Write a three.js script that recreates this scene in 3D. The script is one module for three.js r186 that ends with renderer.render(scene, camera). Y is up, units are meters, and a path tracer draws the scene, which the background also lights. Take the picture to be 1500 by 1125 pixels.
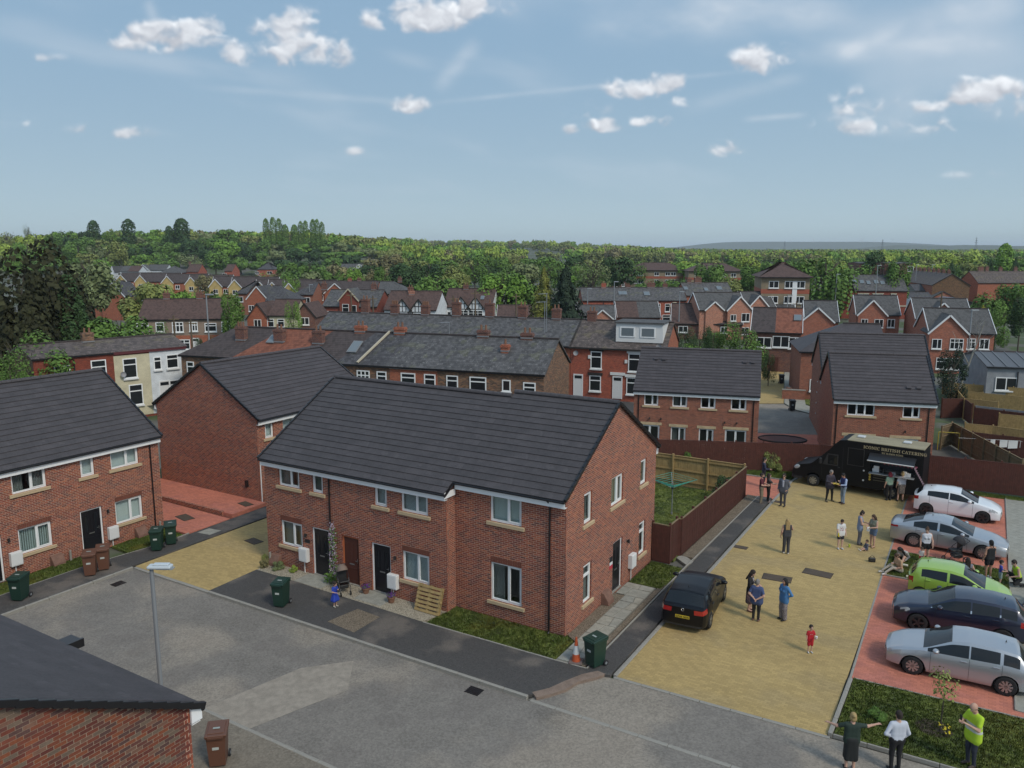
import * as THREE from 'three';
import { mergeGeometries, mergeVertices, toCreasedNormals } from 'three/addons/utils/BufferGeometryUtils.js';
import { RoundedBoxGeometry } from 'three/addons/geometries/RoundedBoxGeometry.js';
import { TextGeometry } from 'three/addons/geometries/TextGeometry.js';
import { FontLoader } from 'three/addons/loaders/FontLoader.js';

// ---------------------------------------------------------------- camera, light, sky, exposure
const scene = new THREE.Scene();
const renderer = new THREE.WebGLRenderer({ antialias: true });
renderer.setSize(1024, 768);
renderer.toneMapping = THREE.LinearToneMapping;
renderer.toneMappingExposure = 1.12;
renderer.shadowMap.enabled = true;
const CAM_H = 13.9, YAW = 31.0 * Math.PI / 180, PITCH = 9.55 * Math.PI / 180, FPX = 1163;
const camera = new THREE.PerspectiveCamera(2 * Math.atan(562.5 / FPX) * 180 / Math.PI, 4 / 3, 0.2, 20000);
camera.position.set(0, CAM_H, 0);
camera.rotation.set(-PITCH, YAW, 0, 'YXZ');
const sun = new THREE.DirectionalLight(new THREE.Color(1, 0.92, 0.78), 1.5);
const SUN_DIR = new THREE.Vector3(0.66, 0.70, 0.25).normalize();
sun.position.copy(SUN_DIR).multiplyScalar(200); sun.target.position.set(-10, 0, -35); sun.position.add(sun.target.position);
sun.castShadow = true; sun.shadow.radius = 22; sun.shadow.mapSize.set(4096, 4096);
Object.assign(sun.shadow.camera, { left: -90, right: 90, top: 90, bottom: -90, near: 1, far: 500 });
sun.name = 'sun'; scene.add(sun, sun.target);

// ---------------------------------------------------------------- numbers and noise
function rng(seed) { let a = seed >>> 0; return () => { a = (a + 0x6D2B79F5) | 0; let t = Math.imul(a ^ (a >>> 15), 1 | a); t = (t + Math.imul(t ^ (t >>> 7), 61 | t)) ^ t; return ((t ^ (t >>> 14)) >>> 0) / 4294967296; }; }
const R0 = rng(7);
const rr = (a, b, r = R0) => a + (b - a) * r();
const V3 = (x, y, z) => new THREE.Vector3(x, y, z);
const clamp = (x, a, b) => x < a ? a : x > b ? b : x, lerp = (a, b, t) => a + (b - a) * t;
const sstep = (a, b, x) => { const t = clamp((x - a) / (b - a), 0, 1); return t * t * (3 - 2 * t); };
const NT = new Float32Array(65536); { const r = rng(4242); for (let i = 0; i < 65536; i++) NT[i] = r(); }
function h2(x, y, s) { return NT[(Math.imul(x, 1619) + Math.imul(y, 31337) + Math.imul(s, 6971) + ((x * y) | 0) * 13) & 65535]; }
function vn(x, y, s, per) { // value noise, periodic when per > 0
  let xi = Math.floor(x), yi = Math.floor(y); const fx = x - xi, fy = y - yi, u = fx * fx * (3 - 2 * fx), v = fy * fy * (3 - 2 * fy);
  let xj = xi + 1, yj = yi + 1; if (per > 0) { xi %= per; xj %= per; yi %= per; yj %= per; if (xi < 0) xi += per; if (xj < 0) xj += per; if (yi < 0) yi += per; if (yj < 0) yj += per; }
  const k = Math.imul(s, 6971), ya = Math.imul(yi, 31337) + k, yb = Math.imul(yj, 31337) + k, xa = Math.imul(xi, 1619), xb = Math.imul(xj, 1619);
  const a = NT[(xa + ya) & 65535], b = NT[(xb + ya) & 65535], c = NT[(xa + yb) & 65535], d = NT[(xb + yb) & 65535];
  return a + (b - a) * u + (c - a) * v + (a - b - c + d) * u * v;
}
function fbm(x, y, oct = 4, s = 0, per = 0) { let t = 0, a = 0.5, n = 0; for (let i = 0; i < oct; i++) { t += a * vn(x, y, s + i * 17, per); n += a; x *= 2; y *= 2; per *= 2; a *= 0.5; } return t / n; }

// a picture position to a point at height h: the pixel gives the direction, the plane it stands on gives the distance
const CF = V3(-Math.sin(YAW) * Math.cos(PITCH), -Math.sin(PITCH), -Math.cos(YAW) * Math.cos(PITCH)), CR = V3(Math.cos(YAW), 0, -Math.sin(YAW)), CU = CR.clone().cross(CF);
const ray = (x, y) => CF.clone().addScaledVector(CR, (x - 750) / FPX).addScaledVector(CU, (562.5 - y) / FPX);
function G(x, y, h = 0) { const d = ray(x, y); return V3(0, CAM_H, 0).addScaledVector(d, (h - CAM_H) / d.y); }
function atDist(x, y, dist) { const d = ray(x, y), hl = Math.hypot(d.x, d.z); return V3(0, CAM_H, 0).addScaledVector(d, dist / hl); }

// ---------------------------------------------------------------- sky: hazy spring blue, low cumulus, thin high cloud
{
  const W = 4096, Hh = 2048, data = new Float32Array(W * Hh * 4);
  // cumulus: [px, py, half width px, half height px, density]; contrails / cirrus handled by stretched noise
  const clouds = [[245, 58, 88, 24, 1], [290, 45, 45, 22, .9], [350, 78, 28, 22, .75], [425, 62, 58, 42, 1], [470, 80, 42, 28, .9], [615, 25, 80, 26, 1], [680, 12, 62, 26, .95], [600, 154, 27, 14, .95], [193, 196, 32, 9, .55], [120, 190, 22, 8, .28], [60, 85, 36, 8, .25], [522, 222, 14, 7, .4], [955, 130, 62, 20, 1], [985, 124, 26, 16, .9], [1000, 146, 28, 14, .7], [884, 185, 28, 11, .9], [953, 178, 28, 12, .9], [835, 190, 14, 8, .6], [852, 160, 36, 14, .4], [1118, 92, 46, 24, .75], [1140, 84, 32, 18, .5], [1056, 219, 32, 12, .85], [1445, 133, 50, 22, 1], [1400, 146, 40, 16, .6], [1355, 157, 30, 12, .4], [1265, 155, 46, 24, .5], [1280, 185, 90, 16, .45], [1365, 187, 44, 14, .5], [1460, 165, 60, 20, .4], [1420, 255, 45, 8, .3], [1330, 247, 46, 7, .22], [690, 280, 18, 6, .28], [40, 182, 12, 6, .3]];
  const streaks = [[640, 130, 700, 60, 11, .32], [215, 0, 230, 38, 8, .3], [640, 150, 1085, 105, 3.5, .2], [620, 152, 300, 128, 5, .16], [1090, 175, 1180, 168, 4, .3], [1225, 85, 1330, 32, 10, .3], [1000, 10, 1250, 24, 26, .3], [1180, 78, 1480, 60, 16, .3], [1000, 160, 1180, 110, 10, .2], [850, 35, 1080, 30, 26, .22], [1330, 36, 1500, 0, 22, .24]];
  const col = [0, 0, 0];
  const half = [66, 53];
  const B = 8; // outside the frame the sky is computed in coarser steps
  function seen(j, i) { const el = ((j + B / 2) / Hh - .5) * Math.PI, az = ((i + B / 2) / W - .5) * 2 * Math.PI, x = Math.cos(az) * Math.cos(el), y = Math.sin(el), z = Math.sin(az) * Math.cos(el), v = x * CF.x + y * CF.y + z * CF.z; if (v < .2 || el < -.01) return false; const px = 750 + FPX * (x * CR.x + z * CR.z) / v, py = 562.5 - FPX * (x * CU.x + y * CU.y + z * CU.z) / v; return px > -220 && px < 1720 && py > -170; }
  function pixel(j, i, k) {
    {
      const el = ((j + .5) / Hh - .5) * Math.PI, y = Math.sin(el), ce = Math.cos(el), t = Math.max(0, y);
      const az = ((i + .5) / W - .5) * 2 * Math.PI, x = Math.cos(az) * ce, z = Math.sin(az) * ce;
      const hz = Math.exp(-t * 5.2), hz2 = Math.exp(-t * 16);
      col[0] = lerp(.19, .375, hz) + .13 * hz2; col[1] = lerp(.335, .505, hz) + .13 * hz2; col[2] = lerp(.515, .58, hz) + .08 * hz2;
      const toSun = Math.max(0, x * SUN_DIR.x + y * SUN_DIR.y + z * SUN_DIR.z), gl = Math.pow(toSun, 6) * .55 + Math.pow(toSun, 40) * 1.2;
      col[0] += gl * 1.0; col[1] += gl * .95; col[2] += gl * .85;
      if (y > 0) {
        const cz = -(x * CF.x + y * CF.y + z * CF.z), vis = -cz;
        let a = 0, lit = 1, px = -1e4, py = -1e4;
        if (vis > .15) { px = 750 + FPX * (x * CR.x + z * CR.z) / vis; py = 562.5 - FPX * (x * CU.x + y * CU.y + z * CU.z) / vis; }
        const inView = px > -200 && px < 1700 && py > -150;
        // thin high cloud everywhere
        const q = 1 / (y + .12), cir = fbm(x * q * 2.1 + 3 + .6 * fbm(x * q, z * q, 2, 5), z * q * 1.1, 4, 21);
        let thin = sstep(.46, .78, cir) * .3 * sstep(.02, .2, y) + .03;
        if (inView) {
          for (const [x0, y0, x1, y1, w, d] of streaks) {
            const dx = x1 - x0, dy = y1 - y0, L = Math.hypot(dx, dy), s = clamp(((px - x0) * dx + (py - y0) * dy) / (L * L), -.1, 1.1), dd = Math.hypot(px - x0 - dx * s, py - y0 - dy * s) / w;
            if (dd < 3) thin += d * Math.exp(-dd * dd) * sstep(-.1, .2, s) * sstep(1.1, .8, s) * (.35 + .9 * fbm(px / 26, py / 13, 3, 9));
          }
          let den = -1, rel = 0;
          for (const [cx, cy, w, h, d] of clouds) {
            const ux = (px - cx) / (w * 1.15), uy = (py - cy) / (h * (py > cy ? .9 : 1.2)), e = ux * ux + uy * uy;
            if (e < 2.4) { const f = d * (1.15 - Math.sqrt(e)); if (f > den) { den = f; rel = -uy; } }
          }
          if (den > -.3) {
            const wx = fbm(px / 22, py / 22, 3, 3) - .5, wy = fbm(px / 22 + 9, py / 22, 3, 8) - .5, n = fbm(px / 30 + wx * 1.2, py / 20 + wy * 1.2, 6, 31), nu = fbm((px + 6) / 30 + wx, (py - 9) / 20 + wy, 4, 31);
            a = .95 * sstep(.08, .85, den * 1.05 + (n - .5) * 2.1) * sstep(-.05, .3, den);
            lit = .68 + .15 * clamp(rel, -1, 1) + (n - nu) * .8 + .08 * sstep(.3, 1, den);
          }
        } else { // fair-weather cumulus go on outside the frame
          const c2 = fbm(x * q * 1.7 + 11, z * q * 1.7, 5, 61); a = sstep(.60, .74, c2) * .8 * sstep(.04, .16, y) * sstep(1, .6, t);
          lit = .75;
        }
        thin = Math.min(.75, thin);
        col[0] = lerp(col[0], .66, thin); col[1] = lerp(col[1], .71, thin); col[2] = lerp(col[2], .77, thin);
        const fadeLow = sstep(.0, .14, y) * .9 + .05; a *= fadeLow; lit = clamp(lit, .55, 1.05);
        col[0] = lerp(col[0], .9 * lit, a); col[1] = lerp(col[1], .925 * lit, a); col[2] = lerp(col[2], .9 * lit + .06, a);
      } else { col[0] = .33; col[1] = .4; col[2] = .45; }
      data[k] = col[0]; data[k + 1] = col[1]; data[k + 2] = col[2]; data[k + 3] = 1;
    }
  }
  for (let j = 0; j < Hh; j += B) for (let i = 0; i < W; i += B) {
    if (seen(j, i)) { for (let b = 0; b < B; b++) for (let a = 0; a < B; a++) pixel(j + b, i + a, ((j + b) * W + i + a) * 4); continue; }
    const k = (j * W + i) * 4; pixel(j + B / 2, i + B / 2, k); for (let b = 0; b < B; b++) for (let a = 0; a < B; a++) data.copyWithin(((j + b) * W + i + a) * 4, k, k + 4);
  }
  const t = new THREE.DataTexture(data, W, Hh, THREE.RGBAFormat, THREE.FloatType);
  t.mapping = THREE.EquirectangularReflectionMapping; t.magFilter = THREE.LinearFilter; t.needsUpdate = true;
  scene.background = t; scene.environment = t;
}
scene.fog = new THREE.FogExp2(new THREE.Color(.72, .8, .88), 0.00012);

// ---------------------------------------------------------------- helpers: meshes and things
const taken = {};
const numbered = (n) => { const k = taken[n] = (taken[n] ?? -1) + 1; return k ? n + '_' + String(k).padStart(3, '0') : n; };
function mesh(name, geo, m, parent) { const o = new THREE.Mesh(Array.isArray(geo) ? merge(geo) : geo, m); o.name = parent ? name : numbered(name); o.castShadow = o.receiveShadow = true; (parent ?? scene).add(o); return o; }
function tag(o, label, category, group, kind) { if (label) o.userData.label = label; if (category) o.userData.category = category; if (group) o.userData.group = group; if (kind) o.userData.kind = kind; return o; }
function thing(name, label, category, [x, y, z] = [0, 0, 0], turn = 0, group) { const o = new THREE.Group(); o.name = numbered(name); o.position.set(x, y, z); o.rotation.y = turn; scene.add(o); return tag(o, label, category, group); }
function copyOf(root, [x, y, z], turn, label, group) { const r = root.clone(); r.userData = { ...root.userData }; r.name = numbered(root.name.replace(/_\d{3}$/, '')); r.position.set(x, y, z); r.rotation.y = turn; scene.add(r); if (label) r.userData.label = label; if (group) r.userData.group = group; return r; }
const struct = (name, geo, m) => tag(mesh(name, geo, m), null, null, null, 'structure');
function merge(list) {
  const has = (a) => list.every((g) => g.attributes[a]), keep = ['position', 'normal', 'uv', 'color'].filter(has), idx = list.every((g) => g.index);
  const out = list.map((g0) => { const g = idx ? g0 : g0.index ? g0.toNonIndexed() : g0; for (const a of Object.keys(g.attributes)) if (!keep.includes(a)) g.deleteAttribute(a); g.morphAttributes = {}; return g; });
  return mergeGeometries(out, false);
}
// box with uv in metres; centre x,z, base y
function bx(w, h, d, x = 0, y = 0, z = 0, ry = 0, rx = 0, rz = 0) {
  const g = new THREE.BoxGeometry(w, h, d), p = g.attributes.position, n = g.attributes.normal, uv = g.attributes.uv;
  for (let i = 0; i < p.count; i++) { const X = p.getX(i) + x, Y = p.getY(i) + y + h / 2, Z = p.getZ(i) + z; if (Math.abs(n.getX(i)) > .5) uv.setXY(i, Z, Y); else if (Math.abs(n.getY(i)) > .5) uv.setXY(i, X, Z); else uv.setXY(i, X, Y); }
  g.translate(0, h / 2, 0); if (rx) g.rotateX(rx); if (rz) g.rotateZ(rz); if (ry) g.rotateY(ry); g.translate(x, y, z); return g;
}
const cyl = (r0, r1, h, x = 0, y = 0, z = 0, seg = 12) => { const g = new THREE.CylinderGeometry(r1, r0, h, seg); g.translate(x, y + h / 2, z); return g; };
function rod(a, b, r0, r1 = r0, seg = 7) { const d = V3().subVectors(b, a), L = d.length(), g = new THREE.CylinderGeometry(r1, r0, L, seg); g.translate(0, L / 2, 0); g.applyQuaternion(new THREE.Quaternion().setFromUnitVectors(V3(0, 1, 0), d.normalize())); g.translate(a.x, a.y, a.z); return g; }
const rbox = (w, h, d, r, x = 0, y = 0, z = 0) => { const g = new RoundedBoxGeometry(w, h, d, 2, r); g.translate(x, y + h / 2, z); return g; };
function tube(pts, r, seg = 24, rad = 6) { return new THREE.TubeGeometry(new THREE.CatmullRomCurve3(pts), seg, r, rad, false); }
// closed outline [[x,y]..] with holes, extruded to depth d towards -z (front face at z=0); uv in metres
function plate(outline, holes, d, z0 = 0) {
  const s = new THREE.Shape(outline.map(([x, y]) => new THREE.Vector2(x, y)));
  for (const [x0, y0, x1, y1] of holes ?? []) s.holes.push(new THREE.Path([[x0, y0], [x0, y1], [x1, y1], [x1, y0]].map(([x, y]) => new THREE.Vector2(x, y))));
  const g = new THREE.ExtrudeGeometry(s, { depth: d, bevelEnabled: false }); g.translate(0, 0, z0 - d); return g;
}
// flat polygon in plan [[x,z]..] at height y, uv in metres; holes as lists of points
function flat(pts, y, holes = []) {
  const s = new THREE.Shape(pts.map(([x, z]) => new THREE.Vector2(x, -z))); for (const h of holes) s.holes.push(new THREE.Path(h.map(([x, z]) => new THREE.Vector2(x, -z))));
  const g = new THREE.ShapeGeometry(s); g.rotateX(-Math.PI / 2); g.translate(0, y, 0); return g;
}
const rect = (x0, z0, x1, z1) => [[x0, z0], [x1, z0], [x1, z1], [x0, z1]];
const slab = (pts, y, t) => { const s = new THREE.Shape(pts.map(([x, z]) => new THREE.Vector2(x, -z))); const g = new THREE.ExtrudeGeometry(s, { depth: t, bevelEnabled: false }); g.rotateX(-Math.PI / 2); g.translate(0, y, 0); return g; };
function paint(g, c, j = 0, r = R0) { const n = g.attributes.position.count, a = new Float32Array(n * 3); for (let i = 0; i < n; i++) { a[i * 3] = c[0]; a[i * 3 + 1] = c[1]; a[i * 3 + 2] = c[2]; } g.setAttribute('color', new THREE.BufferAttribute(a, 3)); return g; }

// ---------------------------------------------------------------- textures
const LUT = new Uint8Array(4097); for (let i = 0; i < 4097; i++) { const v = i / 4096; LUT[i] = Math.round(255 * (v <= .0031308 ? 12.92 * v : 1.055 * Math.pow(v, 1 / 2.4) - .055)); }
const toS = (v) => LUT[(v * 4096) | 0];
// fn(u, v, out) writes linear r,g,b and height; u,v in texture 0..1
function texPair(w, h, fn, metres, metresV = metres) {
  const a = new Uint8Array(w * h * 4), b = new Uint8Array(w * h * 4), o = [0, 0, 0, 0];
  for (let j = 0; j < h; j++) for (let i = 0; i < w; i++) { fn(i / w, j / h, o); const k = (j * w + i) * 4; for (let c = 0; c < 3; c++) a[k + c] = toS(clamp(o[c], 0, 1)); a[k + 3] = 255; b[k] = b[k + 1] = b[k + 2] = clamp(o[3] * 255, 0, 255); b[k + 3] = 255; }
  return [a, b].map((d, n) => { const t = new THREE.DataTexture(d, w, h); t.wrapS = t.wrapT = THREE.RepeatWrapping; t.magFilter = THREE.LinearFilter; t.minFilter = THREE.LinearMipmapLinearFilter; t.generateMipmaps = true; t.repeat.set(1 / metres, 1 / metresV); if (!n) t.colorSpace = THREE.SRGBColorSpace; t.needsUpdate = true; return t; });
}
const C = (r, g, b) => new THREE.Color().setRGB(r, g, b);
function M(color, rough = .8, o = {}) { const m = new THREE.MeshPhysicalMaterial({ color: Array.isArray(color) ? C(...color) : color, roughness: rough, metalness: 0, ...o }); return m; }
function MT([map, bump], scale, rough = .85, color = [1, 1, 1], o = {}) { return M(color, rough, { map, bumpMap: bump, bumpScale: scale, ...o }); }

// brick: stretcher bond, 225 x 75 mm cells
function brickTex(w, h, nx, ny, pal, mortar, seed) {
  return texPair(w, h, (u, v, o) => {
    const row = Math.floor(v * ny), fy = v * ny - row, sx = u * nx + (row % 2) * .5, ci = ((Math.floor(sx) % nx) + nx) % nx, fx = sx - Math.floor(sx);
    const mx = .5 / 22.5 * 1.2, my = .5 / 7.5 * 1.25, grain = fbm(u * 128, v * 128, 3, seed, 128);
    const edge = Math.min((fx - mx) / .012, (1 - mx - fx) / .012, (fy - my) / .035, (1 - my - fy) / .035);
    const k = clamp(edge, 0, 1), id = h2(ci, row, seed), id2 = h2(ci, row, seed + 3), c = pal[Math.floor(id * pal.length)];
    const tone = .8 + .4 * id2 + (grain - .5) * .5;
    for (let q = 0; q < 3; q++) o[q] = lerp(mortar[q] * (.8 + .4 * grain), c[q] * tone, k);
    o[3] = k * .7 + grain * .3 * k + (1 - k) * .12;
  }, nx * .225, ny * .075);
}
const bRed = [[.27, .07, .04], [.235, .06, .038], [.3, .082, .044], [.21, .053, .038], [.34, .10, .05], [.15, .05, .042], [.28, .074, .042], [.17, .05, .04], [.25, .066, .039]];
const T_brick = brickTex(1024, 1024, 20, 60, bRed, [.47, .34, .25], 3);
const T_brickFine = brickTex(1024, 1024, 20, 60, [[.33, .105, .062], [.37, .125, .072], [.30, .098, .06], [.27, .09, .06]], [.42, .32, .25], 5);
const T_brickOld = brickTex(1024, 1024, 20, 60, [[.24, .11, .06], [.17, .09, .06], [.30, .15, .08], [.10, .06, .045], [.22, .13, .08], [.14, .08, .05]], [.2, .16, .12], 8);
const T_slate = texPair(1024, 1024, (u, v, o) => {
  const nx = 20, ny = 26, row = Math.floor(v * ny), fy = v * ny - row, sx = u * nx + (row % 2) * .5, ci = ((Math.floor(sx) % nx) + nx) % nx, fx = sx - Math.floor(sx);
  const n = fbm(u * 32, v * 32, 4, 4, 32), id = h2(ci, row, 12), moss = sstep(.62, .8, fbm(u * 9, v * 9, 4, 19, 9));
  const t = .055 + .05 * id + (n - .5) * .05, e = Math.min(1, Math.min(fx, 1 - fx) / .03) * clamp(fy / .06, 0, 1), li = sstep(.72, .8, fbm(u * 64, v * 64, 3, 14, 64)) * .10;
  o[0] = t * 1.02 * (.55 + .45 * e) + li + moss * .02; o[1] = t * .98 * (.55 + .45 * e) + li + moss * .022; o[2] = t * 1.0 * (.55 + .45 * e) + li * .9; o[3] = (1 - fy) * .6 + e * .3 + n * .1;
}, 6, 6.5);
const T_clayTile = texPair(512, 512, (u, v, o) => {
  const nx = 20, ny = 20, row = Math.floor(v * ny), fy = v * ny - row, sx = u * nx + (row % 2) * .5, ci = ((Math.floor(sx) % nx) + nx) % nx, fx = sx - Math.floor(sx);
  const n = fbm(u * 16, v * 16, 4, 4, 16), id = h2(ci, row, 12), t = .7 + .4 * id + (n - .5) * .7, e = Math.min(1, Math.min(fx, 1 - fx) / .06) * clamp(fy / .12, 0, 1);
  o[0] = o[1] = o[2] = t * (.5 + .5 * e); o[3] = (1 - fy) * .7 + e * .3;
}, 5, 5);
const T_tile = texPair(1024, 1024, (u, v, o) => { const big = fbm(u * 5, v * 5, 4, 14, 5), li = sstep(.66, .74, fbm(u * 40, v * 40, 3, 24, 40)) * sstep(.5, .65, big) * .3; // grain and faint tone from tile to tile
  const n = fbm(u * 24, v * 24, 5, 4, 24), f = fbm(u * 256, v * 256, 2, 5, 256), id = h2(Math.floor(u * 24), Math.floor(v * 24), 2), sp = h2(Math.floor(u * 1024), Math.floor(v * 1024), 9) > .9993 ? .25 : 0;
  const fx = u * 24 - Math.floor(u * 24), j = Math.min(fx, 1 - fx) < .012 ? .82 : 1;
  o[0] = o[1] = o[2] = j * (.72 + .3 * (n - .5) + .35 * (f - .5) + .12 * id + .3 * (big - .5)) + sp + li; o[3] = f * .5 + .5 * j;
}, 8);
const T_road = texPair(2048, 2048, (u, v, o) => {
  const g = h2(Math.floor(u * 2048), Math.floor(v * 2048), 1), f = fbm(u * 512, v * 512, 2, 3, 512), n = fbm(u * 9, v * 9, 4, 6, 9), m = fbm(u * 20 + 3, v * 20, 3, 8, 20);
  const dust = sstep(.4, .64, n), wet = sstep(.52, .7, m) * .55;
  const t = .18 + (g - .5) * .06 + (f - .5) * .1 + (m - .5) * .09;
  o[0] = t * (1.08 + .4 * dust - wet * .35); o[1] = t * (.98 + .31 * dust - wet * .33); o[2] = t * (.86 + .2 * dust - wet * .28); o[3] = f * .6 + g * .4;
}, 26);
const T_tarmac = texPair(1024, 1024, (u, v, o) => {
  const g = h2(Math.floor(u * 1024), Math.floor(v * 1024), 1), f = fbm(u * 256, v * 256, 2, 3, 256), n = fbm(u * 7, v * 7, 5, 16, 7);
  const d = sstep(.56, .78, n), t = .062 + (g - .5) * .03 + (f - .5) * .04, s = h2(Math.floor(u * 512), Math.floor(v * 512), 7) > .9985 ? .1 : 0;
  o[0] = t * 1.04 + d * .07 + s; o[1] = t * .98 + d * .055 + s; o[2] = t * .94 + d * .042 + s; o[3] = f * .6 + g * .4;
}, 9);
function blockTex(size, metres, base, vary, seed, jd) {
  const n = Math.round(metres / .1), ny = n, nx = n / 2;
  return texPair(size, size, (u, v, o) => {
    const row = Math.floor(v * ny), fy = v * ny - row, sx = u * nx + (row % 2) * .5, ci = ((Math.floor(sx) % nx) + nx) % nx, fx = sx - Math.floor(sx);
    const e = clamp(Math.min(Math.min(fx, 1 - fx) * 2, Math.min(fy, 1 - fy)) / .07, 0, 1), id = h2(ci, row, seed), big = fbm(u * 5, v * 5, 3, seed + 2, 5), gr = h2(Math.floor(u * size), Math.floor(v * size), 5);
    const dirt = sstep(.5, .72, fbm(u * 8 + 2, v * 8, 3, seed + 9, 8));
    const t = (1 + (id - .5) * vary + (big - .5) * .22 + (gr - .5) * .2) * lerp(jd, 1, e);
    o[0] = base[0] * t * (1 - .09 * dirt); o[1] = base[1] * t * (1 - .07 * dirt); o[2] = base[2] * t * (1 + .02 * dirt); o[3] = e * .8 + gr * .2;
  }, metres);
}
const T_yellow = blockTex(2048, 12.8, [.405, .29, .118], .24, 21, .66), T_redblock = blockTex(1024, 6.4, [.50, .175, .115], .24, 33, .66);
const T_noise = texPair(512, 512, (u, v, o) => { const n = fbm(u * 12, v * 12, 5, 3, 12), g = fbm(u * 128, v * 128, 2, 8, 128); o[0] = o[1] = o[2] = .8 + (n - .5) * .4 + (g - .5) * .3; o[3] = g; }, 2);
const T_dash = texPair(512, 512, (u, v, o) => { const g = h2(Math.floor(u * 256), Math.floor(v * 256), 8), n = fbm(u * 6, v * 6, 4, 3, 6); o[0] = o[1] = o[2] = .75 + (n - .5) * .3 + (g - .5) * .35; o[3] = g; }, 3);
const T_gravel = texPair(1024, 1024, (u, v, o) => {
  let best = 9, id = 0, X = u * 90, Y = v * 90; const xi = Math.floor(X), yi = Math.floor(Y);
  for (let a = -1; a < 2; a++) for (let b = -1; b < 2; b++) { const gx = ((xi + a) % 90 + 90) % 90, gy = ((yi + b) % 90 + 90) % 90, dx = xi + a + h2(gx, gy, 1) - X, dy = yi + b + h2(gx, gy, 2) - Y, d = dx * dx + dy * dy; if (d < best) { best = d; id = h2(gx, gy, 3); } }
  const t = .45 + .75 * id - Math.min(best, .6) * .6; o[0] = t; o[1] = t * .97; o[2] = t * .92; o[3] = 1 - Math.min(1, best);
}, 2.2);
const T_wood = texPair(512, 512, (u, v, o) => { const n = fbm(u * 96, v * 6, 4, 3, 0), m = fbm(u * 10, v * 10, 3, 9, 10); o[0] = o[1] = o[2] = .72 + (n - .5) * .55 + (m - .5) * .35; o[3] = n; }, 1.5);
const T_grass = texPair(1024, 1024, (u, v, o) => { const g = h2(Math.floor(u * 1024), Math.floor(v * 1024), 8), n = fbm(u * 10, v * 10, 5, 3, 10), f = fbm(u * 150, v * 150, 2, 5, 150); const t = .55 + (g - .5) * .5 + (f - .5) * .9 + (n - .5) * .8; o[0] = .15 * t * (1 + n * .3); o[1] = .215 * t; o[2] = .036 * t; o[3] = f; }, 5);

const MAT = {
  brick: MT(T_brick, .008, .88), brickFine: MT(T_brickFine, .006, .88, [.82, .74, .7]), brickOld: MT(T_brickOld, .01, .9),
  brickPink: MT(T_brickFine, .004, .88, [1.25, 1.3, 1.3]), brickRed: MT(T_brickFine, .004, .85, [1.0, .62, .55]), brickDark: MT(T_brick, .004, .9, [.55, .62, .7]), brickTerr: MT(T_brickFine, .004, .88, [.95, .72, .6]),
  tile: MT(T_tile, .003, .66, [.072, .063, .066]), tileBack: MT(T_tile, .003, .66, [.074, .063, .067]),
  slate: MT(T_slate, .012, .72), slateBrown: MT(T_slate, .012, .8, [1.15, .95, .85]), slateDark: MT(T_slate, .012, .8, [.75, .75, .8]), clay: MT(T_clayTile, .012, .85, [.24, .085, .05]), clayBrown: MT(T_clayTile, .012, .85, [.105, .062, .052]), clayDark: MT(T_clayTile, .012, .85, [.075, .058, .056]), clayGrey: MT(T_clayTile, .012, .85, [.10, .098, .098]),
  upvc: M([.82, .83, .83], .35), white: M([.7, .7, .69], .6), black: M([.012, .012, .014], .35), blackMatt: M([.02, .02, .022], .7), gutter: M([.012, .012, .014], .3),
  sill: MT(T_noise, .002, .85, [.62, .47, .29]), concrete: MT(T_noise, .003, .9, [.36, .34, .30]), flag: MT(T_noise, .003, .9, [.36, .35, .30]), steel: M([.42, .43, .44], .45, { metalness: .6 }), galv: M([.30, .32, .34], .5, { metalness: .35 }),
  road: MT(T_road, .004, .92), tarmac: MT(T_tarmac, .004, .9), yellow: MT(T_yellow, .004, .9), redblock: MT(T_redblock, .004, .9),
  gravel: MT(T_gravel, .02, .95, [.50, .45, .36]), gravelBrown: MT(T_gravel, .02, .95, [.27, .22, .165]), grass: MT(T_grass, .02, .95), soil: MT(T_noise, .02, .95, [.075, .055, .035]),
  fenceBrown: MT(T_wood, .002, .85, [.115, .036, .024]), fenceLight: MT(T_wood, .002, .85, [.50, .34, .14]), fenceGrey: MT(T_wood, .002, .85, [.28, .205, .115]), pallet: MT(T_wood, .002, .85, [.50, .35, .15]),
  glass: new THREE.MeshPhysicalMaterial({ color: C(.9, .95, .95), roughness: .02, transmission: 1, thickness: 0, ior: 1.5 }),
  paneDark: M([.018, .021, .024], .06), paneCurtain: M([.3, .32, .32], .25),
  blind: M([.46, .5, .48], .8), blindW: M([.6, .61, .6], .75), curtainGrey: M([.2, .19, .18], .9), room: M([.12, .11, .1], .9),
  door: M([.012, .012, .016], .3), doorBrown: M([.085, .025, .016], .6), doorWhite: M([.7, .7, .7], .4), orange: M([.5, .14, .05], .85),
  cream: MT(T_dash, .004, .9, [.75, .68, .48]), whiteWall: MT(T_dash, .004, .9, [.86, .9, .94]), dash: MT(T_dash, .01, .95, [.36, .27, .21]), tan: MT(T_dash, .004, .9, [.34, .27, .18]), greyWall: MT(T_dash, .006, .9, [.36, .38, .41]), greyDash: MT(T_dash, .01, .95, [.27, .25, .22]), yellowWall: MT(T_dash, .004, .9, [.62, .46, .19]), stoneTrim: M([.5, .44, .33], .85), timber: M([.025, .022, .02], .8), barge: M([.72, .73, .74], .5), redBand: M([.34, .10, .06], .85), pot: MT(T_noise, .002, .85, [.26, .13, .08]), lead: M([.2, .21, .22], .6),
};
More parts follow.
